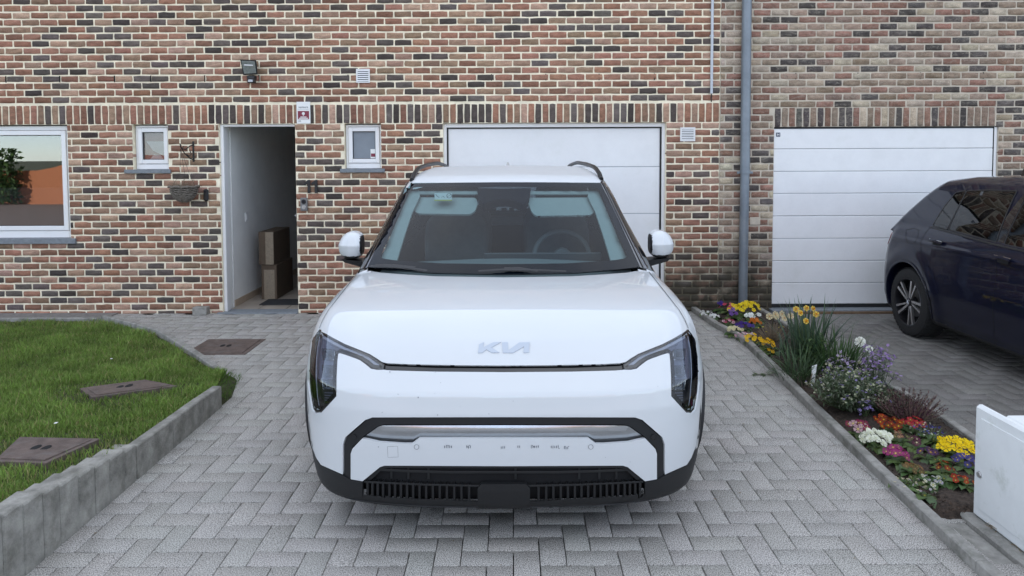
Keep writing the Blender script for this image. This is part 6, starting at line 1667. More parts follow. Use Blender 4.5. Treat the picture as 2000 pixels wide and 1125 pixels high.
for s in (-1, 1):
    R_ = gside(s); T_ = (.3, 1.5)
    for nm, w_ in (('quarter_glass', qs), ('rear_door_glass', rs_), ('front_door_glass', fsd)):
        g_ = panel(nm, rounded(w_, .018), G_gh, M['tint_glass'], gv, rays=R_, t=T_, off=.0035, thick=0, step=.05)
        ribbon('glass_seal', list(rounded(w_, .018)) + [rounded(w_, .018)[0]], G_gh, M['satin_black'], g_, .014, rays=R_, t=T_, off=.0045, step=.05)
    # black B pillar
    bp = [(max(p[0] for p in rs_) - .075, zb + .01), (x_front0 - .012, zb - .0), (x_front0 - .012, zt_ - .01), (x_front0 - .045, zt_ - .004)]
    panel('b_pillar', bp, G_gh, M['gloss_black'], gv, rays=R_, t=T_, off=.003, thick=.002, step=.05)
    xdr = 1.06
    seams = {'rear_door_seam': [(1.30, .235), (1.22, .30), (1.16, .50), (1.08, .66), (1.02, .80), (1.00, .95), (1.03, 1.05)],
             'middle_door_seam': [(x_front0 - .02, .235), (x_front0 - .01, .50), (x_front0 + .01, .80), (x_front0 - .04, 1.02)],
             'front_door_seam': [(3.12, .235), (3.10, .6), (3.14, .98)],
             'sill_seam': [(1.25, .262), (2.2, .262), (3.1, .262)]}
    for nm, p_ in seams.items(): ribbon(nm, p_, G_car, M['void'], gv, .0055, rays=R_, t=T_, off=.001, step=.04)
    ribbon('beltline_strip', [(q[0], q[1]) for q in [(qs[0][0] - .02, qs[0][1] - .014), (rs_[0][0], rs_[0][1] - .016), (max(p[0] for p in rs_), zb - .016), (x_front0 + 1.0, zb - .045)]], G_car, M['satin_black'], gv, .016, rays=R_, t=T_, off=.004, step=.04)
    for yh, zh in ((1.235, .932), (2.10, .905)):
        h0 = ribbon('handle_cup', [(yh - .055, zh - .002), (yh + .07, zh - .005)], G_car, M['void'], gv, .050, rays=R_, t=T_, off=.0015, step=.02)
        ribbon('door_handle', [(yh - .10, zh + .006), (yh - .03, zh + .008), (yh + .04, zh + .004), (yh + .095, zh)], G_car, M['paint_navy'], gv, .026, rays=R_, t=T_, off=.020, step=.02)
        ribbon('handle_top', [(yh - .095, zh + .014), (yh + .09, zh + .010)], G_car, M['chrome'], h0, .004, rays=R_, t=T_, off=.021, step=.02)
    ribbon('arch_lip', [(.80 + .378 * math.cos(a), .325 + .378 * math.sin(a)) for a in np.linspace(-.25, math.pi + .25, 26)], G_car, M['paint_navy'], gv, .018, rays=R_, t=T_, off=.006, step=.04)
    pass
    for yc in (.80, 3.55):
        wx = GX + s * .815; so = s
        wl2 = MB(); wl2.lathe([(-.105, .215), (-.112, .28), (-.098, .308), (-.065, .318), (.065, .318), (.098, .308), (.112, .28), (.105, .222)], (wx, GR - yc, .318), 'x', 56, True)
        wt = wl2.build('wheel', M['tyre'], gv, smooth=True)
        if s == -1 and yc < 1:
            tr_ = MB()
            for k in range(56):
                a = k * 2 * math.pi / 56
                for sx in (-.078, -.03, .03, .078):
                    a2 = a + (sx * 2.2)
                    cy, cz = math.cos(a2), math.sin(a2); c = np.array([wx + sx, GR - yc + .319 * cy, .318 + .319 * cz]); ty = np.array([0, -cz, cy]) * .011; tx = np.array([.018, 0, 0]) + ty * .3 * np.sign(sx); nn_ = np.array([0, cy, cz]) * .004
                    tr_.add([c - tx - ty, c + tx - ty, c + tx + ty, c - tx + ty, c - tx * .9 - ty * .8 + nn_, c + tx * .9 - ty * .8 + nn_, c + tx * .9 + ty * .8 + nn_, c - tx * .9 + ty * .8 + nn_], [(4, 5, 6, 7), (0, 1, 5, 4), (1, 2, 6, 5), (2, 3, 7, 6), (3, 0, 4, 7)])
            tr_.build('tread_blocks', M['tyre'], wt, kind='stuff')
        rb = MB(); X = lambda d: so * d
        rb.lathe([(X(.100), .226), (X(.108), .222), (X(.104), .212), (X(.06), .205), (X(-.06), .198), (X(-.08), .21)], (wx, GR - yc, .318), 'x', 48, False)
        rb.build('rim', M['alloy_dark'], wt, smooth=True)
        dk = MB(); dk.lathe([(X(.02), .002), (X(.02), .203)], (wx, GR - yc, .318), 'x', 36, False); dk.build('brake_shadow', M['void'], wt)
        ds = MB(); ds.lathe([(X(.032), .05), (X(.034), .135), (X(.030), .138)], (wx, GR - yc, .318), 'x', 36, False); ds.build('brake_disc', simple('brake_disc_steel', (.12, .12, .12), .5, metal=.6), wt, smooth=True)
        hb = MB(); hb.lathe([(X(.098), .0005), (X(.099), .026), (X(.092), .040), (X(.05), .05)], (wx, GR - yc, .318), 'x', 24, False); hub = hb.build('hub', M['alloy_dark'], wt, smooth=True)
        rg = MB(); rg.lathe([(X(.1000), .019), (X(.1012), .021), (X(.1000), .023)], (wx, GR - yc, .318), 'x', 24, False)
        def ep(a_, b_): return (wx + X(.1015), GR - yc + a_, .318 + b_)
        for p0, p1 in (((-.011, .014), (-.001, .001)), ((-.001, .001), (.000, .001)), ((.011, .014), (.001, .001)), ((-.017, .004), (-.009, -.015)), ((-.009, -.015), (.0, -.001)), ((.0, -.001), (.009, -.015)), ((.009, -.015), (.017, .004))):
            rg.tube([ep(*p0), ep(*p1)], .0016, 4)
        rg.build('emblem', M['chrome'], wt)
        for k in range(5):
            a0 = k * 2 * math.pi / 5 + .35
            for (ra, rb_, da, db, w0, w1, nm) in ((.030, .214, -.05, -.02, .010, .013, 'spoke'), (.036, .214, .50, .34, .006, .010, 'spoke')):
                A = np.array([math.cos(a0 + da), math.sin(a0 + da)]) * ra; B = np.array([math.cos(a0 + db + .22), math.sin(a0 + db + .22)]) * rb_
                d = (B - A) / np.linalg.norm(B - A); nr = np.array([-d[1], d[0]])
                q = [A - nr * w0, B - nr * w1, B + nr * w1, A + nr * w0]
                sp = MB(); xa_, xb_ = wx + X(.090), wx + X(.103)
                vs = [(xa_, GR - yc + q[0][0], .318 + q[0][1]), (xb_, GR - yc + q[1][0], .318 + q[1][1]), (xb_, GR - yc + q[2][0], .318 + q[2][1]), (xa_, GR - yc + q[3][0], .318 + q[3][1])]
                sp.add(vs + [(v[0] - X(.022), v[1], v[2]) for v in vs], [(0, 1, 2, 3)] + [(i, (i + 1) % 4, (i + 1) % 4 + 4, i + 4) for i in range(4)])
                sp.build(nm, M['alloy'], wt)
for s in (-1, 1):
    panel('tail_light', rounded([(s * .50, .93), (s * .84, .96), (s * .90, .90), (s * .88, .80), (s * .50, .80)], .02), G_low, M['tail_red'], gv, rays=lambda p: (np.stack([np.asarray(p)[:, 0] + GX, np.full(len(p), GR + .6), np.asarray(p)[:, 1]], 1), np.tile([0, -1.0, 0], (len(p), 1))), t=(.4, 1.6), off=.004, thick=.003, step=.03)
# fuel flap (this side only), aerial, mirrors, seats
fl_ = [(1770, 449), (1786, 446), (1794, 450), (1793, 462), (1785, 476), (1772, 474), (1769, 462), (1770, 449)]
ribbon('fuel_flap', fl_, G_car, M['void'], gv, .0045, t=(4, 9), off=.0012, step=3)
panel('rear_window', rounded([(-.56, 1.07), (.56, 1.07), (.47, 1.40), (-.47, 1.40)], .05), G_gh, M['tint_glass'], gv, rays=lambda p: (np.stack([np.asarray(p)[:, 0] + GX, np.full(len(p), GR + .6), np.asarray(p)[:, 1]], 1), np.tile([0, -1.0, 0], (len(p), 1))), t=(.4, 2.2), off=.002, thick=0, step=.05)
panel('windscreen', rounded([(-.64, 1.05), (.64, 1.05), (.52, 1.44), (-.52, 1.44)], .05), G_gh, M['tint_glass'], gv, rays=lambda p: (np.stack([np.asarray(p)[:, 0] + GX, np.full(len(p), GR - 5.2), np.asarray(p)[:, 1]], 1), np.tile([0, 1.0, 0], (len(p), 1))), t=(.4, 4.2), off=.002, thick=0, step=.05)
O = np.array([[GX, GR - 1.05, 2.2]]); b0 = cast(G_gh, O, np.array([[0, 0, -1.0]]), .3, 1.4)[0]
m = MB(); m.add([b0 + v for v in np.array([(-.028, -.10, 0), (.028, -.10, 0), (.03, .07, 0), (-.03, .07, 0), (-.005, .03, .062), (.005, .03, .062), (.005, .06, .058), (-.005, .06, .058)])], [(0, 1, 5, 4), (1, 2, 6, 5), (2, 3, 7, 6), (3, 0, 4, 7), (4, 5, 6, 7)])
m.build('antenna_fin', M['gloss_black'], gv)
for s in (-1, 1):
    c = np.array([GX + s * 1.0, GR - 2.95, 1.06])
    sm = nets(lambda P, c=c: (np.power((np.abs((P - c) / np.array([.11, .09, .075])) ** 3).sum(1), 1 / 3) - 1) * .075, c - .15, c + .15, .02)
    shell_obj('door_mirror', *sm, np.ones(len(sm[2]), bool), M['paint_navy'], gv)
for x in (-.35, .35):
    for y_ in (.98, 1.90):
        st_ = blob((GX + x, GR - y_, .93), .23, .07, .24); so_ = shell_obj('seat', *st_, np.ones(len(st_[2]), bool), M['cabin_dark'], gv)
        hr = blob((GX + x, GR - y_ + .02, 1.26), .14, .045, .065); shell_obj('headrest', *hr, np.ones(len(hr[2]), bool), M['cabin_dark'], so_)
# ================================================================== THE FLOWER BED: each plant a thing with leaves and blooms
M['leaf'] = attr_mat('garden_leaf', rough=.5, mott=.25, mscale=30, bump=.25, bscale=90, translucent=.22, spec=.4)
M['petal'] = attr_mat('petal', rough=.6, mott=.12, mscale=40, bump=0, translucent=.25, spec=.2)
SOILZ = .042
def soil_at(x, y):
    xl, xr = bed_left(y) + .045, bed_right(y) + .005; s = min(max((x - xl) / (xr - xl), 0), 1); return .018 + .035 * math.sin(math.pi * s)
class CM:
    """coloured mesh collector"""
    def __init__(s): s.v = []; s.f = []; s.c = []
    def add(s, vs, fs, col):
        b = len(s.v); s.v += [tuple(v) for v in vs]; s.f += [tuple(b + i for i in f) for f in fs]
        s.c += [col] * len(vs) if np.ndim(col) == 1 else list(col)
    def mesh(s, name, mat, smooth=False): return mesh_from(name, s.v, s.f, mat, cols=np.array(s.c), smooth=smooth)
def leaf_geo(L, W, bend, col, fold=.15, n=4, point=True, wav=0.0):
    """leaf along +X from origin, curving down by bend; returns verts, faces, cols"""
    vs = []; fs = []; cs = []; a = .55
    x, z = 0.0, 0.0
    for i in range(n + 1):
        t = i / n; w = W * (math.sin(math.pi * min(1, t * .86 + .08)) ** .8 if point else math.sin(math.pi * (t ** 1.5 * .80 + .12)) ** .7)
        if i == n: w *= .25
        wz = wav * math.sin(i * 2.2)
        vs += [(x, -w / 2, z + w * fold + wz), (x, 0, z), (x, w / 2, z + w * fold - wz)]
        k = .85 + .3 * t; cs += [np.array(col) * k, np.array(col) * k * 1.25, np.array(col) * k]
        x += L / n * math.cos(a); z += L / n * math.sin(a); a -= bend / n
    for i in range(n):
        b = i * 3; fs += [(b, b + 3, b + 4, b + 1), (b + 1, b + 4, b + 5, b + 2)]
    return np.array(vs), fs, np.array(cs)
def bloom_geo(R, col, eye, petals=5, cup=.3, r=None, double=False):
    vs = [(0, 0, 0)]; fs = []; cs = [np.array(eye) * .5 + np.array(col) * .5]
    for k in range(petals):
        a = k * 2 * math.pi / petals; b = len(vs); w = math.pi / petals * .95
        for (rr, da, z) in ((.38 * R, -w * .75, .10 * R * cup), (.88 * R, -w * .9, .5 * R * cup), (1.0 * R, -w * .35, .55 * R * cup), (.90 * R, 0, .5 * R * cup), (1.0 * R, w * .35, .55 * R * cup), (.88 * R, w * .9, .5 * R * cup), (.38 * R, w * .75, .10 * R * cup)):
            vs.append((rr * math.cos(a + da), rr * math.sin(a + da), z))
            cs.append(np.array(col) * (.8 + .3 * rr / R) if rr > .5 * R else np.array(eye) * .12 + np.array(col) * .88)
        fs += [(0, b, b + 6), (b, b + 1, b + 2, b + 3), (b, b + 3, b + 6), (b + 3, b + 4, b + 5, b + 6)]
    b = len(vs)
    for k in range(6):
        a = k * math.pi / 3; vs.append((.17 * R * math.cos(a), .17 * R * math.sin(a), .10 * R)); cs.append(np.array(eye))
    fs.append(tuple(b + k for k in range(6)))
    V = np.array(vs); C_ = np.array(cs)
    if double:
        n = len(V); V2 = V * [.68, .68, 1.1]; ca, sa = math.cos(.6), math.sin(.6); V2 = np.stack([V2[:, 0] * ca - V2[:, 1] * sa, V2[:, 0] * sa + V2[:, 1] * ca, V2[:, 2] + .16 * R], 1)
        V = np.concatenate([V, V2]); fs = fs + [tuple(i + n for i in f) for f in fs]; C_ = np.concatenate([C_, C_ * .93])
    return V, fs, C_
def rot(V, az, tilt=0.0, roll=0.0):
    V = np.asarray(V); c, s = math.cos(roll), math.sin(roll); V = np.stack([V[:, 0], V[:, 1] * c - V[:, 2] * s, V[:, 1] * s + V[:, 2] * c], 1)
    c, s = math.cos(tilt), math.sin(tilt); V = np.stack([V[:, 0] * c + V[:, 2] * s, V[:, 1], -V[:, 0] * s + V[:, 2] * c], 1)
    c, s = math.cos(az), math.sin(az); return np.stack([V[:, 0] * c - V[:, 1] * s, V[:, 0] * s + V[:, 1] * c, V[:, 2]], 1)
rf_ = np.random.default_rng(77)
LEAFS = {}
for k in range(5):
    col = np.array([(.075, .125, .035), (.055, .105, .030), (.095, .140, .050), (.065, .105, .045), (.08, .12, .03)][k])
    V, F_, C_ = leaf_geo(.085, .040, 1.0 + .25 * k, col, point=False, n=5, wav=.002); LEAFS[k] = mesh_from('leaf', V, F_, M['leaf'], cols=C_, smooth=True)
def primrose(u, v, R, cols, label, nfl=12, spread=.06, h=.075, eye=(.75, .55, .05), nleaf=9, petals=5, double=False, parts=True, bloom_r=.019, leafscale=1.0, name='primrose', cat='flower'):
    """low clump placed where the photo shows its foot"""
    x, y = on_z(u, v, SOILZ); zb = soil_at(x, y)
    t = thing(name, label, cat, (x, y, zb))
    if parts:
        for k in range(nleaf):
            a = k * 2 * math.pi / nleaf + rf_.uniform(-.3, .3); o = obj('leaf', LEAFS[rf_.integers(5)], t, loc=(x, y, zb + .004))
            o.rotation_euler = (rf_.uniform(-.15, .15), rf_.uniform(-.12, .25), a); s = rf_.uniform(.75, 1.1) * leafscale; o.scale = (s, s, s)
    else:
        cm = CM()
        for k in range(nleaf):
            a = k * 2 * math.pi / nleaf + rf_.uniform(-.3, .3); V, F_, C_ = leaf_geo(.075 * leafscale, .036 * leafscale, 1.3, np.array([.065, .11, .032]) * rf_.uniform(.8, 1.3), point=False)
            cm.add(rot(V, a, rf_.uniform(-.1, .3)), F_, C_)
        obj('leaves', cm.mesh('leaves', M['leaf'], True), t, loc=(x, y, zb))
    protos = []
    for c in cols:
        V, F_, C_ = bloom_geo(bloom_r * R, c, eye, petals, .35, double=double); protos.append((V, F_, C_))
    pm = [mesh_from('bloom', *p[:2], M['petal'], cols=p[2]) for p in protos] if parts else None
    cm = CM()
    for k in range(nfl):
        rr = spread * math.sqrt((k + .5) / nfl) * rf_.uniform(.85, 1.1); a = k * 2.4 + rf_.uniform(-.2, .2)
        dx, dy, dz = rr * math.cos(a), rr * math.sin(a), h * (1 - .35 * (rr / spread) ** 2) * rf_.uniform(.85, 1.15)
        tilt = .15 + .75 * rr / spread; i = rf_.integers(len(protos))
        if rf_.random() < .5: tilt = max(tilt, .5); a2 = -math.pi / 2 + rf_.uniform(-.7, .7)
        else: a2 = a
        if parts:
            o = obj('bloom', pm[i], t, loc=(x + dx, y + dy, zb + dz)); o.rotation_euler = Matrix.Rotation(a2, 3, 'Z').to_4x4().to_3x3().__matmul__(Matrix.Rotation(tilt, 3, 'Y')).to_euler()
            s = rf_.uniform(.85, 1.15); o.scale = (s, s, s)
        else: cm.add(rot(protos[i][0], a2, tilt) + [dx, dy, dz], protos[i][1], protos[i][2])
    if not parts: obj('blooms', cm.mesh('blooms', M['petal']), t, loc=(x, y, zb))
    return t
W_, Y_, CR = (.80, .80, .76), (.80, .58, .02), (.78, .68, .42)
near = [
 (1676, 848, 1.25, [(.17, .003, .05), (.20, .004, .06), (.45, .28, .32)], 'magenta and white striped primrose beside the driveway kerb', 11, .065, .085, (.80, .70, .15), False),
 (1712, 873, 1.25, [(.78, .79, .66)], 'large white double primrose clump near the kerb', 18, .085, .09, (.72, .74, .45), True),
 (1733, 846, 1.1, [(.22, .010, .004), (.12, .004, .004), (.30, .03, .005)], 'orange red primrose behind the white clump', 16, .08, .075, (.80, .45, .03), False),
 (1785, 848, 1.2, [(.38, .012, .035), (.34, .03, .05)], 'pink red primrose with yellow eyes below the heather', 10, .06, .08, (.70, .50, .08), False),
 (1757, 868, .7, [(.30, .15, .10), (.24, .10, .07), (.10, .10, .04)], 'small faded salmon bloom tuft right of the white clump', 14, .055, .06, (.6, .5, .2), False),
 (1751, 901, 1.2, [(.28, .02, .15), (.24, .015, .12)], 'bright magenta primrose in the middle of the near bed', 12, .06, .075, (.80, .6, .15), False),
 (1787, 882, 1.2, [(.08, .008, .04)], 'single dark plum primrose with a pale eye', 3, .022, .075, (.85, .75, .45), False),
 (1810, 903, 1.1, [(.035, .008, .08), (.05, .012, .10)], 'violet primrose with orange eyes', 7, .045, .065, (.85, .50, .05), False),
 (1866, 897, 1.35, [(.85, .62, .01)], 'bright yellow primrose clump left of the white cabinet', 20, .095, .085, (.85, .50, .0), False),
 (1884, 921, 1.05, [(.03, .03, .17), (.05, .04, .22)], 'deep blue primrose in front of the white cabinet door', 12, .065, .06, (.6, .45, .1), False),
 (1782, 926, .7, [(.22, .10, .04), (.14, .09, .04)], 'withered orange brown primrose in the near bed', 12, .055, .055, (.4, .3, .1), False),
 (1842, 928, .85, [(.14, .008, .006), (.20, .015, .01)], 'small dark red primrose with orange eyes', 6, .045, .055, (.80, .45, .05), False),
 (1818, 948, .65, [(.55, .55, .45), (.40, .38, .45)], 'tiny white and lilac pansy tuft low in the near bed', 9, .06, .045, (.75, .65, .15), False),
 (1880, 955, .7, [(.35, .02, .01), (.45, .06, .01)], 'small flame red primrose at the foot of the white cabinet', 7, .05, .05, (.8, .5, .1), False),
]
for (u, v, R, cols, lab, n, sp, h, eye, dbl) in near:
    primrose(u, v, R, cols, lab, nfl=n, spread=sp, h=h, eye=eye, double=dbl, leafscale=.95)
M['moss_leaf'] = M['leaf']
for (u, v, lab) in ((1768, 910, 'leafy primrose clump without flowers beside the magenta one'), (1805, 930, 'leafy green primrose clump in front of the violet one'), (1820, 868, 'dark leafy rosette under the small blue flowers'), (1850, 945, 'low green leaf rosette near the cabinet'), (1702, 862, 'green leaf rosette between the magenta and white primroses'), (1738, 884, 'broad leaved rosette above the magenta primrose'), (1768, 942, 'lowest leafy rosette towards the driveway kerb'), (1832, 908, 'leafy rosette between the violet and yellow primroses'), (1846, 882, 'half hidden green rosette behind the yellow primrose'), (1803, 968, 'sparse leaf rosette at the near end of the bed'), (1755, 842, 'leafy rosette between the orange and pink primroses')):
    primrose(u, v, .5, [(.07, .12, .03)], lab, nfl=3, spread=.02, h=.02, nleaf=11, leafscale=1.1, name='leafy_plant', cat='plant')
# muscari-like dark blue haze of tiny flowers
def tuft(u, v, label, n, h, sp, col, cat='plant', name='flower_tuft', leafcol=(.06, .09, .03), fl=.006, nl=40):
    x, y = on_z(u, v, SOILZ); zb = soil_at(x, y); t = thing(name, label, cat, (x, y, zb)); st, bl = CM(), CM()
    for k in range(nl):
        a = rf_.uniform(0, 6.28); rr = sp * math.sqrt(rf_.random()); L = h * rf_.uniform(.5, 1); V, F_, C_ = leaf_geo(L, .007, .9, np.array(leafcol) * rf_.uniform(.7, 1.3), n=3)
        st.add(rot(V, a, -rf_.uniform(.2, .9)) + [rr * math.cos(a), rr * math.sin(a), 0], F_, C_)
    for k in range(n):
        a = rf_.uniform(0, 6.28); rr = sp * math.sqrt(rf_.random()) * 1.15; c = np.array(col[rf_.integers(len(col))]) * rf_.uniform(.7, 1.2)
        V, F_, C_ = bloom_geo(fl, c, c * 1.3, 5, .4); bl.add(rot(V, rf_.uniform(0, 6.28), rf_.uniform(0, 1.4)) + [rr * math.cos(a), rr * math.sin(a), h * rf_.uniform(.45, 1.05) * (1 - .3 * rr / sp)], F_, C_)
    obj('leaves', st.mesh('leaves', M['leaf'], True), t, loc=(x, y, zb)); obj('blooms', bl.mesh('blooms', M['petal']), t, loc=(x, y, zb), kind='stuff'); return t
tuft(1812, 862, 'loose tuft of tiny dark blue flowers right of the salmon blooms', 70, .10, .09, [(.04, .05, .20), (.08, .07, .25), (.5, .5, .4)], fl=.007)
tuft(1790, 950, 'low mauve and cream ground tuft near the soil edge of the bed', 40, .05, .09, [(.4, .35, .4), (.5, .45, .3)], fl=.007)
# far group: small clumps, joined leaves and blooms
far_list = [
 (1380, 614, .9, [W_, (.6, .62, .58)], 'tiny white flowers at the far left tip of the bed', 16, .09, .05, 5),
 (1396, 621, .9, [W_], 'second tuft of tiny white flowers beside the far kerb', 10, .05, .05, 5),
 (1407, 610, 1.3, [(.05, .02, .22)], 'dark violet pansy at the wall near the downpipe', 4, .03, .11, 5),
 (1424, 615, 1.3, [(.50, .06, .10), (.62, .16, .16)], 'rose red pansies against the wall left of the downpipe', 12, .10, .11, 5),
 (1421, 634, 1.0, [(.42, .06, .12), (.55, .35, .38)], 'small crimson flowers in the middle of the far bed', 9, .07, .06, 5),
 (1430, 625, 1.2, [(.18, .08, .34), (.26, .14, .42)], 'purple pansies left of the yellow clump', 9, .05, .10, 5),
 (1442, 622, 1.3, [(.85, .66, .02)], 'left bright yellow primrose clump in front of the downpipe', 18, .09, .13, 5),
 (1463, 618, 1.3, [(.85, .64, .02)], 'right bright yellow primrose clump in front of the downpipe', 26, .115, .14, 5),
 (1464, 633, 1.4, [(.82, .84, .78)], 'white pansy just below the yellow clumps', 5, .045, .09, 5),
 (1480, 633, 1.4, [(.82, .84, .78)], 'second white pansy right of the first below the yellow clumps', 5, .045, .09, 5),
 (1433, 650, 1.1, [(.74, .70, .42), (.70, .62, .36)], 'cream double primrose near the driveway kerb', 14, .075, .085, 6),
 (1453, 646, 1.1, [(.05, .02, .20), (.08, .04, .26)], 'deep violet pansies right of the cream primrose', 15, .085, .075, 5),
 (1474, 641, 1.3, [(.60, .18, .02), (.50, .12, .01)], 'orange pansies below the white pansies', 8, .06, .075, 5),
 (1456, 657, .8, [(.55, .30, .36), (.70, .60, .60)], 'pale pink daisy tuft next to the kerb', 18, .09, .05, 5),
 (1472, 668, 1.2, [(.80, .50, .01)], 'golden yellow primrose at the kerb, upper one', 14, .09, .075, 5),
 (1496, 680, 1.3, [(.82, .46, .01)], 'golden orange primrose at the kerb, lower one', 12, .08, .08, 5),
 (1507, 690, .9, [(.75, .42, .01)], 'small yellow bloom low by the kerb beside the long leaves', 3, .03, .05, 5),
]
for (u, v, R, cols, lab, n, sp, h, pt) in far_list:
    primrose(u, v, R, cols, lab, nfl=n, spread=sp, h=h, petals=pt, parts=True, nleaf=10, eye=np.array(cols[0]) * .9 + .02, bloom_r=.0165, leafscale=1.15)
for (u, v, lab) in ((1507, 655, 'first cream daffodil with orange cup at the far end'), (1520, 654, 'second cream daffodil with peach cup at the far end'), (1537, 657, 'third cream daffodil nearest the long leaves')):
    x, y = on_z(u, v, SOILZ); zb = soil_at(x, y); t = thing('cream_daffodil', lab, 'flower', (x, y, zb))
    MB().tube([(x, y, zb), (x + .01, y, zb + .14), (x, y - .02, zb + .165)], .003, 5).build('stem', bpy.data.materials['garden_leaf'] if False else M['lawn_soil'], t)
    cm = CM()
    for q in range(2):
        V, F_, C_ = bloom_geo(.032, (.70, .60, .36), (.62, .28, .06), 6, .2); cm.add(rot(V, -math.pi / 2 + q * .5 - .2, 1.2) + [x + q * .055 - .03, y - .02, zb + .17 + q * .02], F_, C_)
    obj('bloom', cm.mesh('bloom', M['petal']), t)
# generic strappy clump
def strappy(u, v, label, n, L, W, spread, lean, cols, name, cat='plant', flowers=None, bend=(.2, 1.0), sidebias=None):
    x, y = on_z(u, v, SOILZ); zb = soil_at(x, y); t = thing(name, label, cat, (x, y, zb))
    for k in range(n):
        a = rf_.uniform(0, 6.28); rr = spread * math.sqrt(rf_.random()); l = L * rf_.uniform(.6, 1.08); ln = rf_.uniform(*lean) * (.3 + rr / spread); bd_ = rf_.uniform(*bend) * ln * 1.6
        px_, py_ = rr * math.cos(a), rr * math.sin(a) * 1.3; aa = a + rf_.uniform(-.7, .7); col = np.array(cols[rf_.integers(len(cols))]) * rf_.uniform(.75, 1.3)
        vs = []; fs = []; cs = []; m = 6; ang = ln * .5; X = Z = 0.0; wdir = aa + math.pi / 2 + rf_.uniform(-.5, .5)
        for i in range(m + 1):
            tt = i / m; w = W * (1 - tt ** 3) * (.75 + .25 * math.sin(tt * 3)) * rf_.uniform(.95, 1.05) + .0006
            cx0, cy0 = px_ + X * math.cos(aa), py_ + X * math.sin(aa)
            ox, oy = math.cos(wdir) * w / 2, math.sin(wdir) * w / 2
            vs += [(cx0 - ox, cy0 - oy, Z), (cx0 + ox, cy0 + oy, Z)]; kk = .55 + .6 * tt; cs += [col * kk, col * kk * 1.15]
            X += l / m * math.sin(ang); Z += l / m * math.cos(ang); ang += (ln + bd_) / m
        fs = [(2 * i, 2 * i + 1, 2 * i + 3, 2 * i + 2) for i in range(m)]
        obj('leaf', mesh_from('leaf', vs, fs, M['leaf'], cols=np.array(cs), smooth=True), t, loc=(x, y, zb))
    return t, x, y, zb
t, x, y, zb = strappy(1580, 708, 'tall blue green daffodil leaves with yellow blooms by the ribbed garage door', 95, .50, .016, .15, (.05, .55), [(.070, .115, .075), (.055, .095, .060), (.085, .13, .075)], 'daffodil_clump')
def daff(t, u, v, Y, R, col, cup, az=0.0):
    fx, fz = on_y(u, v, Y); fy = Y
    sc = CM(); st = MB(); st.tube([(x + (fx - x) * .2, y + (fy - y) * .2, zb), (x + (fx - x) * .75, y + (fy - y) * .75, zb + (fz - zb) * .6), (fx, fy + .02, fz - .015), (fx, fy + .015, fz)], .0035, 5)
    st.build('stem', M['stemgreen'], t, smooth=True)
    V, F_, C_ = bloom_geo(R, col, cup, 6, .15); cm = CM(); cm.add(rot(V, -math.pi / 2 + az, 1.25) + [fx, fy, fz], F_, C_)
    n = 10; vs = []; cs = []
    for L, rr in ((0, .28), (.35, .30), (.55, .40)):
        for k in range(n): a = k * 2 * math.pi / n; vs.append((rr * R * math.cos(a), rr * R * math.sin(a), L * R)); cs.append(np.array(cup))
    cm.add(rot(np.array(vs), -math.pi / 2 + az, 1.25) + [fx, fy, fz], [(L * n + k, L * n + (k + 1) % n, (L + 1) * n + (k + 1) % n, (L + 1) * n + k) for L in (0, 1) for k in range(n)], np.array(cs))
    obj('bloom', cm.mesh('bloom', M['petal']), t)
M['stemgreen'] = simple('green_stem', (.07, .11, .04), .6, noise=.2)
for (u, v, dy, az) in ((1555, 604, -.1, -.4), (1563, 611, -.16, .3), (1575, 602, .05, .0), (1588, 603, .0, .5), (1594, 614, -.12, -.3), (1574, 627, -.2, .2)):
    daff(t, u, v, y + dy, .025, (.80, .56, .10), (.80, .40, .03), az)
strappy(1640, 733, 'dark green grassy clump with arching blades behind the rose shoots', 230, .36, .009, .19, (.15, .95), [(.035, .075, .022), (.045, .090, .028), (.055, .105, .030)], 'grassy_clump')
strappy(1560, 738, 'finer arching green blades leaning over the driveway kerb', 110, .30, .008, .15, (.3, 1.1), [(.055, .10, .045), (.07, .12, .05)], 'grassy_clump')
strappy(1525, 690, 'few broad grey green leaves bending to the left by the yellow blooms', 16, .26, .016, .06, (.6, 1.3), [(.10, .14, .10), (.085, .125, .08)], 'bent_leaves')
# white double daffodils leaning right out of the grassy clump
tw = thing('white_daffodil', 'white double daffodil above the purple wallflower, upper one', 'flower', on_z(1668, 735, SOILZ) + (SOILZ,))
tw2 = thing('white_daffodil', 'smaller white double daffodil just below and right of the other', 'flower', on_z(1690, 740, SOILZ) + (SOILZ,))
for tt_, (u, v), Y, R in ((tw, (1680, 668), 5.35, .042), (tw2, (1698, 682), 5.25, .028)):
    x, y, zb = tt_.location.x, tt_.location.y, SOILZ; fx, fz = on_y(u, v, Y)
    MB().tube([(x, y, zb), (x + (fx - x) * .7, y + (Y - y) * .7, zb + (fz - zb) * .65), (fx, Y + .02, fz - .01)], .0032, 5).build('stem', M['stemgreen'], tt_, smooth=True)
    cm = CM()
    for q in range(5):
        V, F_, C_ = bloom_geo(R * (1 - .12 * q), (.80, .80, .74), (.75, .72, .50), 6, .25 + .35 * q); cm.add(rot(V, -math.pi / 2 + q * .4 - .6, 1.0 - q * .05) + [fx, Y, fz + .002 * q], F_, C_)
    obj('bloom', cm.mesh('bloom', M['petal']), tt_)
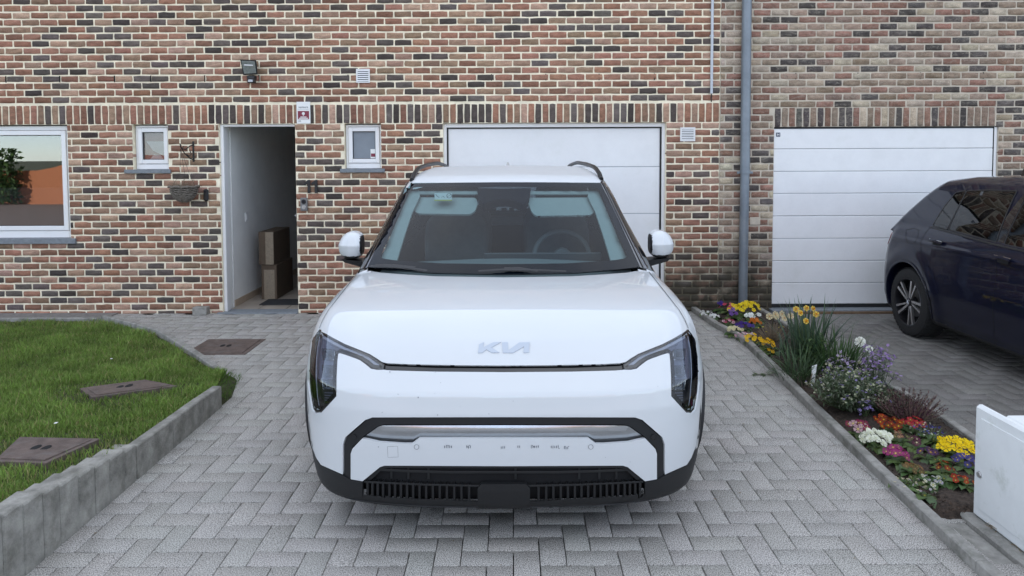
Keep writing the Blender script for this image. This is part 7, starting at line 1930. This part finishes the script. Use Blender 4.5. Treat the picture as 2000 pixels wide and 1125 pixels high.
# leafy bush generator: twigs with whorls of leaves and small flowers
def bush(u, v, label, name, R, H, nst, nleaf, LL, LW, cols, fl=None, cat='plant', up=.6, leaf_n=2, droop=.5, stemcol=None, lo_=.15):
    x, y = on_z(u, v, SOILZ); zb = soil_at(x, y); t = thing(name, label, cat, (x, y, zb)); lv, bl = CM(), CM(); st = MB()
    for k in range(nst):
        a = k * 2.399 + rf_.uniform(-.4, .4); rr = R * math.sqrt((k + .5) / nst); tip = np.array([rr * math.cos(a), rr * math.sin(a), H * math.sqrt(max(.05, 1 - (rr / R) ** 2 * .8)) * rf_.uniform(.8, 1.1)])
        b0 = np.array([tip[0] * .15, tip[1] * .15, 0]); mid = np.array([tip[0] * .6, tip[1] * .6, tip[2] * .45])
        st.tube([b0 + [x, y, zb], mid + [x, y, zb], tip + [x, y, zb]], [.003, .0022, .0012], 4)
        for j in range(nleaf):
            s = lo_ + (1 - lo_) * (j + rf_.random()) / nleaf; p = (1 - s) ** 2 * b0 + 2 * s * (1 - s) * mid + s * s * tip
            V, F_, C_ = leaf_geo(LL * rf_.uniform(.6, 1.15), LW * rf_.uniform(.8, 1.2), droop * rf_.uniform(.5, 2), np.array(cols[rf_.integers(len(cols))]) * rf_.uniform(.6, 1.35), n=leaf_n)
            lv.add(rot(V, rf_.uniform(0, 6.28), rf_.uniform(-.5, .7)) + p, F_, C_)
        if fl and rf_.random() < fl['p']:
            for q in range(fl['n']):
                c = np.array(fl['cols'][rf_.integers(len(fl['cols']))]) * rf_.uniform(.8, 1.2); V, F_, C_ = bloom_geo(fl['r'] * rf_.uniform(.8, 1.2), c, c * .8 + .1, 5, .4)
                bl.add(rot(V, rf_.uniform(0, 6.28), rf_.uniform(0, 1.2)) + tip + rf_.normal(0, fl['s'], 3), F_, C_)
    st.build('twigs', stemcol or M['stemgreen'], t)
    obj('leaves', lv.mesh('leaves', M['leaf'], False), t, loc=(x, y, zb))
    if bl.v: obj('blooms', bl.mesh('blooms', M['petal']), t, loc=(x, y, zb), kind='stuff')
    return t
bush(1598, 722, 'upright leafy green shoots in front of the tall daffodil leaves', 'leafy_bush', .12, .27, 16, 14, .040, .024, [(.045, .085, .025), (.065, .11, .032), (.05, .08, .03)], droop=.8, leaf_n=3)
bush(1508, 668, 'bare brown twiggy heath with a few yellow tips by the cream daffodils', 'twiggy_plant', .13, .17, 70, 7, .010, .003, [(.13, .11, .08), (.10, .09, .06)], fl=dict(p=.12, n=2, cols=[(.7, .6, .05)], r=.006, s=.006), stemcol=M['dry'])
bush(1655, 800, 'large grey green bush with cream and lilac blooms beside the kerb', 'flowering_bush', .25, .26, 130, 17, .042, .0120, [(.085, .115, .065), (.105, .135, .085), (.07, .10, .05), (.12, .13, .09)], fl=dict(p=.50, n=4, cols=[(.42, .44, .28), (.36, .36, .24), (.28, .22, .44), (.40, .38, .28)], r=.0075, s=.010), droop=1.0)
bush(1650, 752, 'clump of lilac flower heads behind the large grey green bush', 'lilac_flower', .14, .20, 22, 6, .03, .008, [(.10, .13, .08), (.085, .12, .07)], fl=dict(p=.9, n=7, cols=[(.38, .28, .46), (.45, .37, .52), (.42, .44, .25)], r=.010, s=.013))
bush(1712, 772, 'tall purple wallflower with drooping grey leaves', 'wallflower', .11, .34, 20, 18, .045, .0105, [(.10, .12, .085), (.12, .14, .10), (.08, .10, .06)], fl=dict(p=.95, n=8, cols=[(.34, .22, .46), (.42, .31, .52), (.26, .15, .40)], r=.010, s=.020), droop=1.3)
bush(1722, 806, 'short grey green bush right of the large one, without flowers', 'leafy_bush', .16, .15, 40, 13, .036, .009, [(.07, .105, .06), (.06, .09, .045)], droop=1.0)
bush(1690, 815, 'small lilac flower sprig low beside the heather', 'lilac_flower', .05, .09, 5, 6, .03, .008, [(.085, .115, .06)], fl=dict(p=1, n=5, cols=[(.34, .26, .60), (.45, .36, .66)], r=.011, s=.012))
# heather: many upright twigs with needle leaves
x, y = on_z(1772, 822, SOILZ); zb = soil_at(x, y); t = thing('heather', 'purple brown heather with upright feathery twigs by the far kerb', 'heather', (x, y, zb)); lv = CM(); st = MB()
for k in range(120):
    a = k * 2.399; rr = .20 * math.sqrt((k + .5) / 120); L = .15 * rf_.uniform(.7, 1.15) * (1.2 - .35 * rr / .2)
    tip = np.array([rr * math.cos(a) * 1.15, rr * math.sin(a), L]); mid = np.array([rr * math.cos(a) * .7, rr * math.sin(a) * .7, L * .35]); b0 = tip * [.15, .15, 0]
    st.tube([b0 + [x, y, zb], mid + [x, y, zb], tip + [x, y, zb]], [.002, .0015, .001], 3)
    for j in range(46):
        s = .3 + .7 * rf_.random(); p = (1 - s) ** 2 * b0 + 2 * s * (1 - s) * mid + s * s * tip; c = np.array([(.060, .018, .030), (.085, .028, .040), (.045, .025, .022), (.12, .045, .060)][rf_.integers(4)]) * rf_.uniform(.7, 1.3)
        V = np.array([(0, -.0026, 0), (0, .0026, 0), (.013, 0, .006)]) * rf_.uniform(.8, 1.3); lv.add(rot(V, rf_.uniform(0, 6.28), rf_.uniform(-.6, .2)) + p, [(0, 1, 2)], c)
st.build('twigs', M['dry'], t); obj('needles', lv.mesh('needles', M['leaf']), t, loc=(x, y, zb))
# white plant label on its stick
x, y = on_z(1588, 752, SOILZ); t = thing('plant_label', 'crumpled white plant label stuck in the soil before the green clump', 'plant label', (x, y, SOILZ))
MB().add([(x - .014, y, SOILZ - .01), (x + .006, y - .004, SOILZ - .01), (x + .028, y + .003, SOILZ + .150), (x - .006, y + .008, SOILZ + .135), (x - .012, y - .002, SOILZ + .07), (x + .014, y - .006, SOILZ + .075)],
         [(0, 1, 5, 4), (4, 5, 2, 3)]).add([(x - .014, y + .002, SOILZ - .01), (x + .006, y - .002, SOILZ - .01), (x + .028, y + .005, SOILZ + .150), (x - .006, y + .010, SOILZ + .135), (x - .012, y, SOILZ + .07), (x + .014, y - .004, SOILZ + .075)], [(0, 4, 5, 1), (4, 3, 2, 5)]).build('tag', M['sticker_white'], t)
MB().tube([(x - .045, y - .03, SOILZ), (x - .005, y, SOILZ + .085)], .003, 5).build('stick', M['dry'], t)
# weed creeping over the kerb onto the pavers
x, y = on_z(1512, 733, 0.0); t = thing('weed', 'green weed creeping from the kerb onto the driveway pavers', 'weed', (x, y, 0)); lv = CM()
for k in range(34):
    d = rf_.uniform(-.16, .04); V, F_, C_ = leaf_geo(rf_.uniform(.03, .06), .010, .5, np.array([.06, .11, .03]) * rf_.uniform(.7, 1.3), n=3)
    lv.add(rot(V, math.pi + rf_.uniform(-.8, .8), rf_.uniform(.1, .5)) + [d, rf_.uniform(-.02, .03), .004 + max(0, d + .02) * .6], F_, C_)
obj('leaves', lv.mesh('leaves', M['leaf'], True), t, loc=(x, y, 0))
# dry creeping twigs at the cabinet foot
t = thing('creeper', 'bare brown creeper twigs along the foot of the white cabinet', 'creeper', (2.12, 3.0, 0)); b = MB()
for k in range(9):
    y0 = rf_.uniform(2.5, 3.2); p = np.array([2.14, y0, .02]); pts = [p.copy()]
    for j in range(6): p = p + [rf_.normal(0, .016), rf_.uniform(-.06, .05), rf_.uniform(-.012, .016)]; p[2] = max(.024, p[2]); p[0] = min(p[0], 2.155); pts.append(p.copy())
    b.tube(pts, [.003, .0028, .0025, .002, .0018, .0015, .001], 4)
for y0, hh in ((3.14, .14), (2.98, .10)):
    b.tube([(2.150, y0, .02), (2.148, y0 + .01, .02 + hh * .5), (2.152, y0 - .005, .02 + hh)], [.003, .0022, .001], 4)
b.build('twigs', M['dry'], t)
# small litter: fallen leaves and grit on the paving
r = np.random.default_rng(31); b = MB()
for k in range(140):
    x = r.uniform(-3.8, 2.0); y = r.uniform(2.6, 7.6)
    if x > bed_left(y) - .02 or (y < 5.1 and x < WALLX + .02) or inside(lawnA, [(x, y)])[0]: continue
    s = r.uniform(.002, .006); a = r.uniform(0, 6.28)
    b.add([(x + s * math.cos(a + q * 1.57) * (1.6 if q % 2 else .8), y + s * math.sin(a + q * 1.57), .003 + .002 * (q % 2)) for q in range(4)], [(0, 1, 2, 3)])
b.build('paving_litter', M['dry'], label='scattered dry specks of leaf litter on the driveway', cat='litter', kind='stuff')
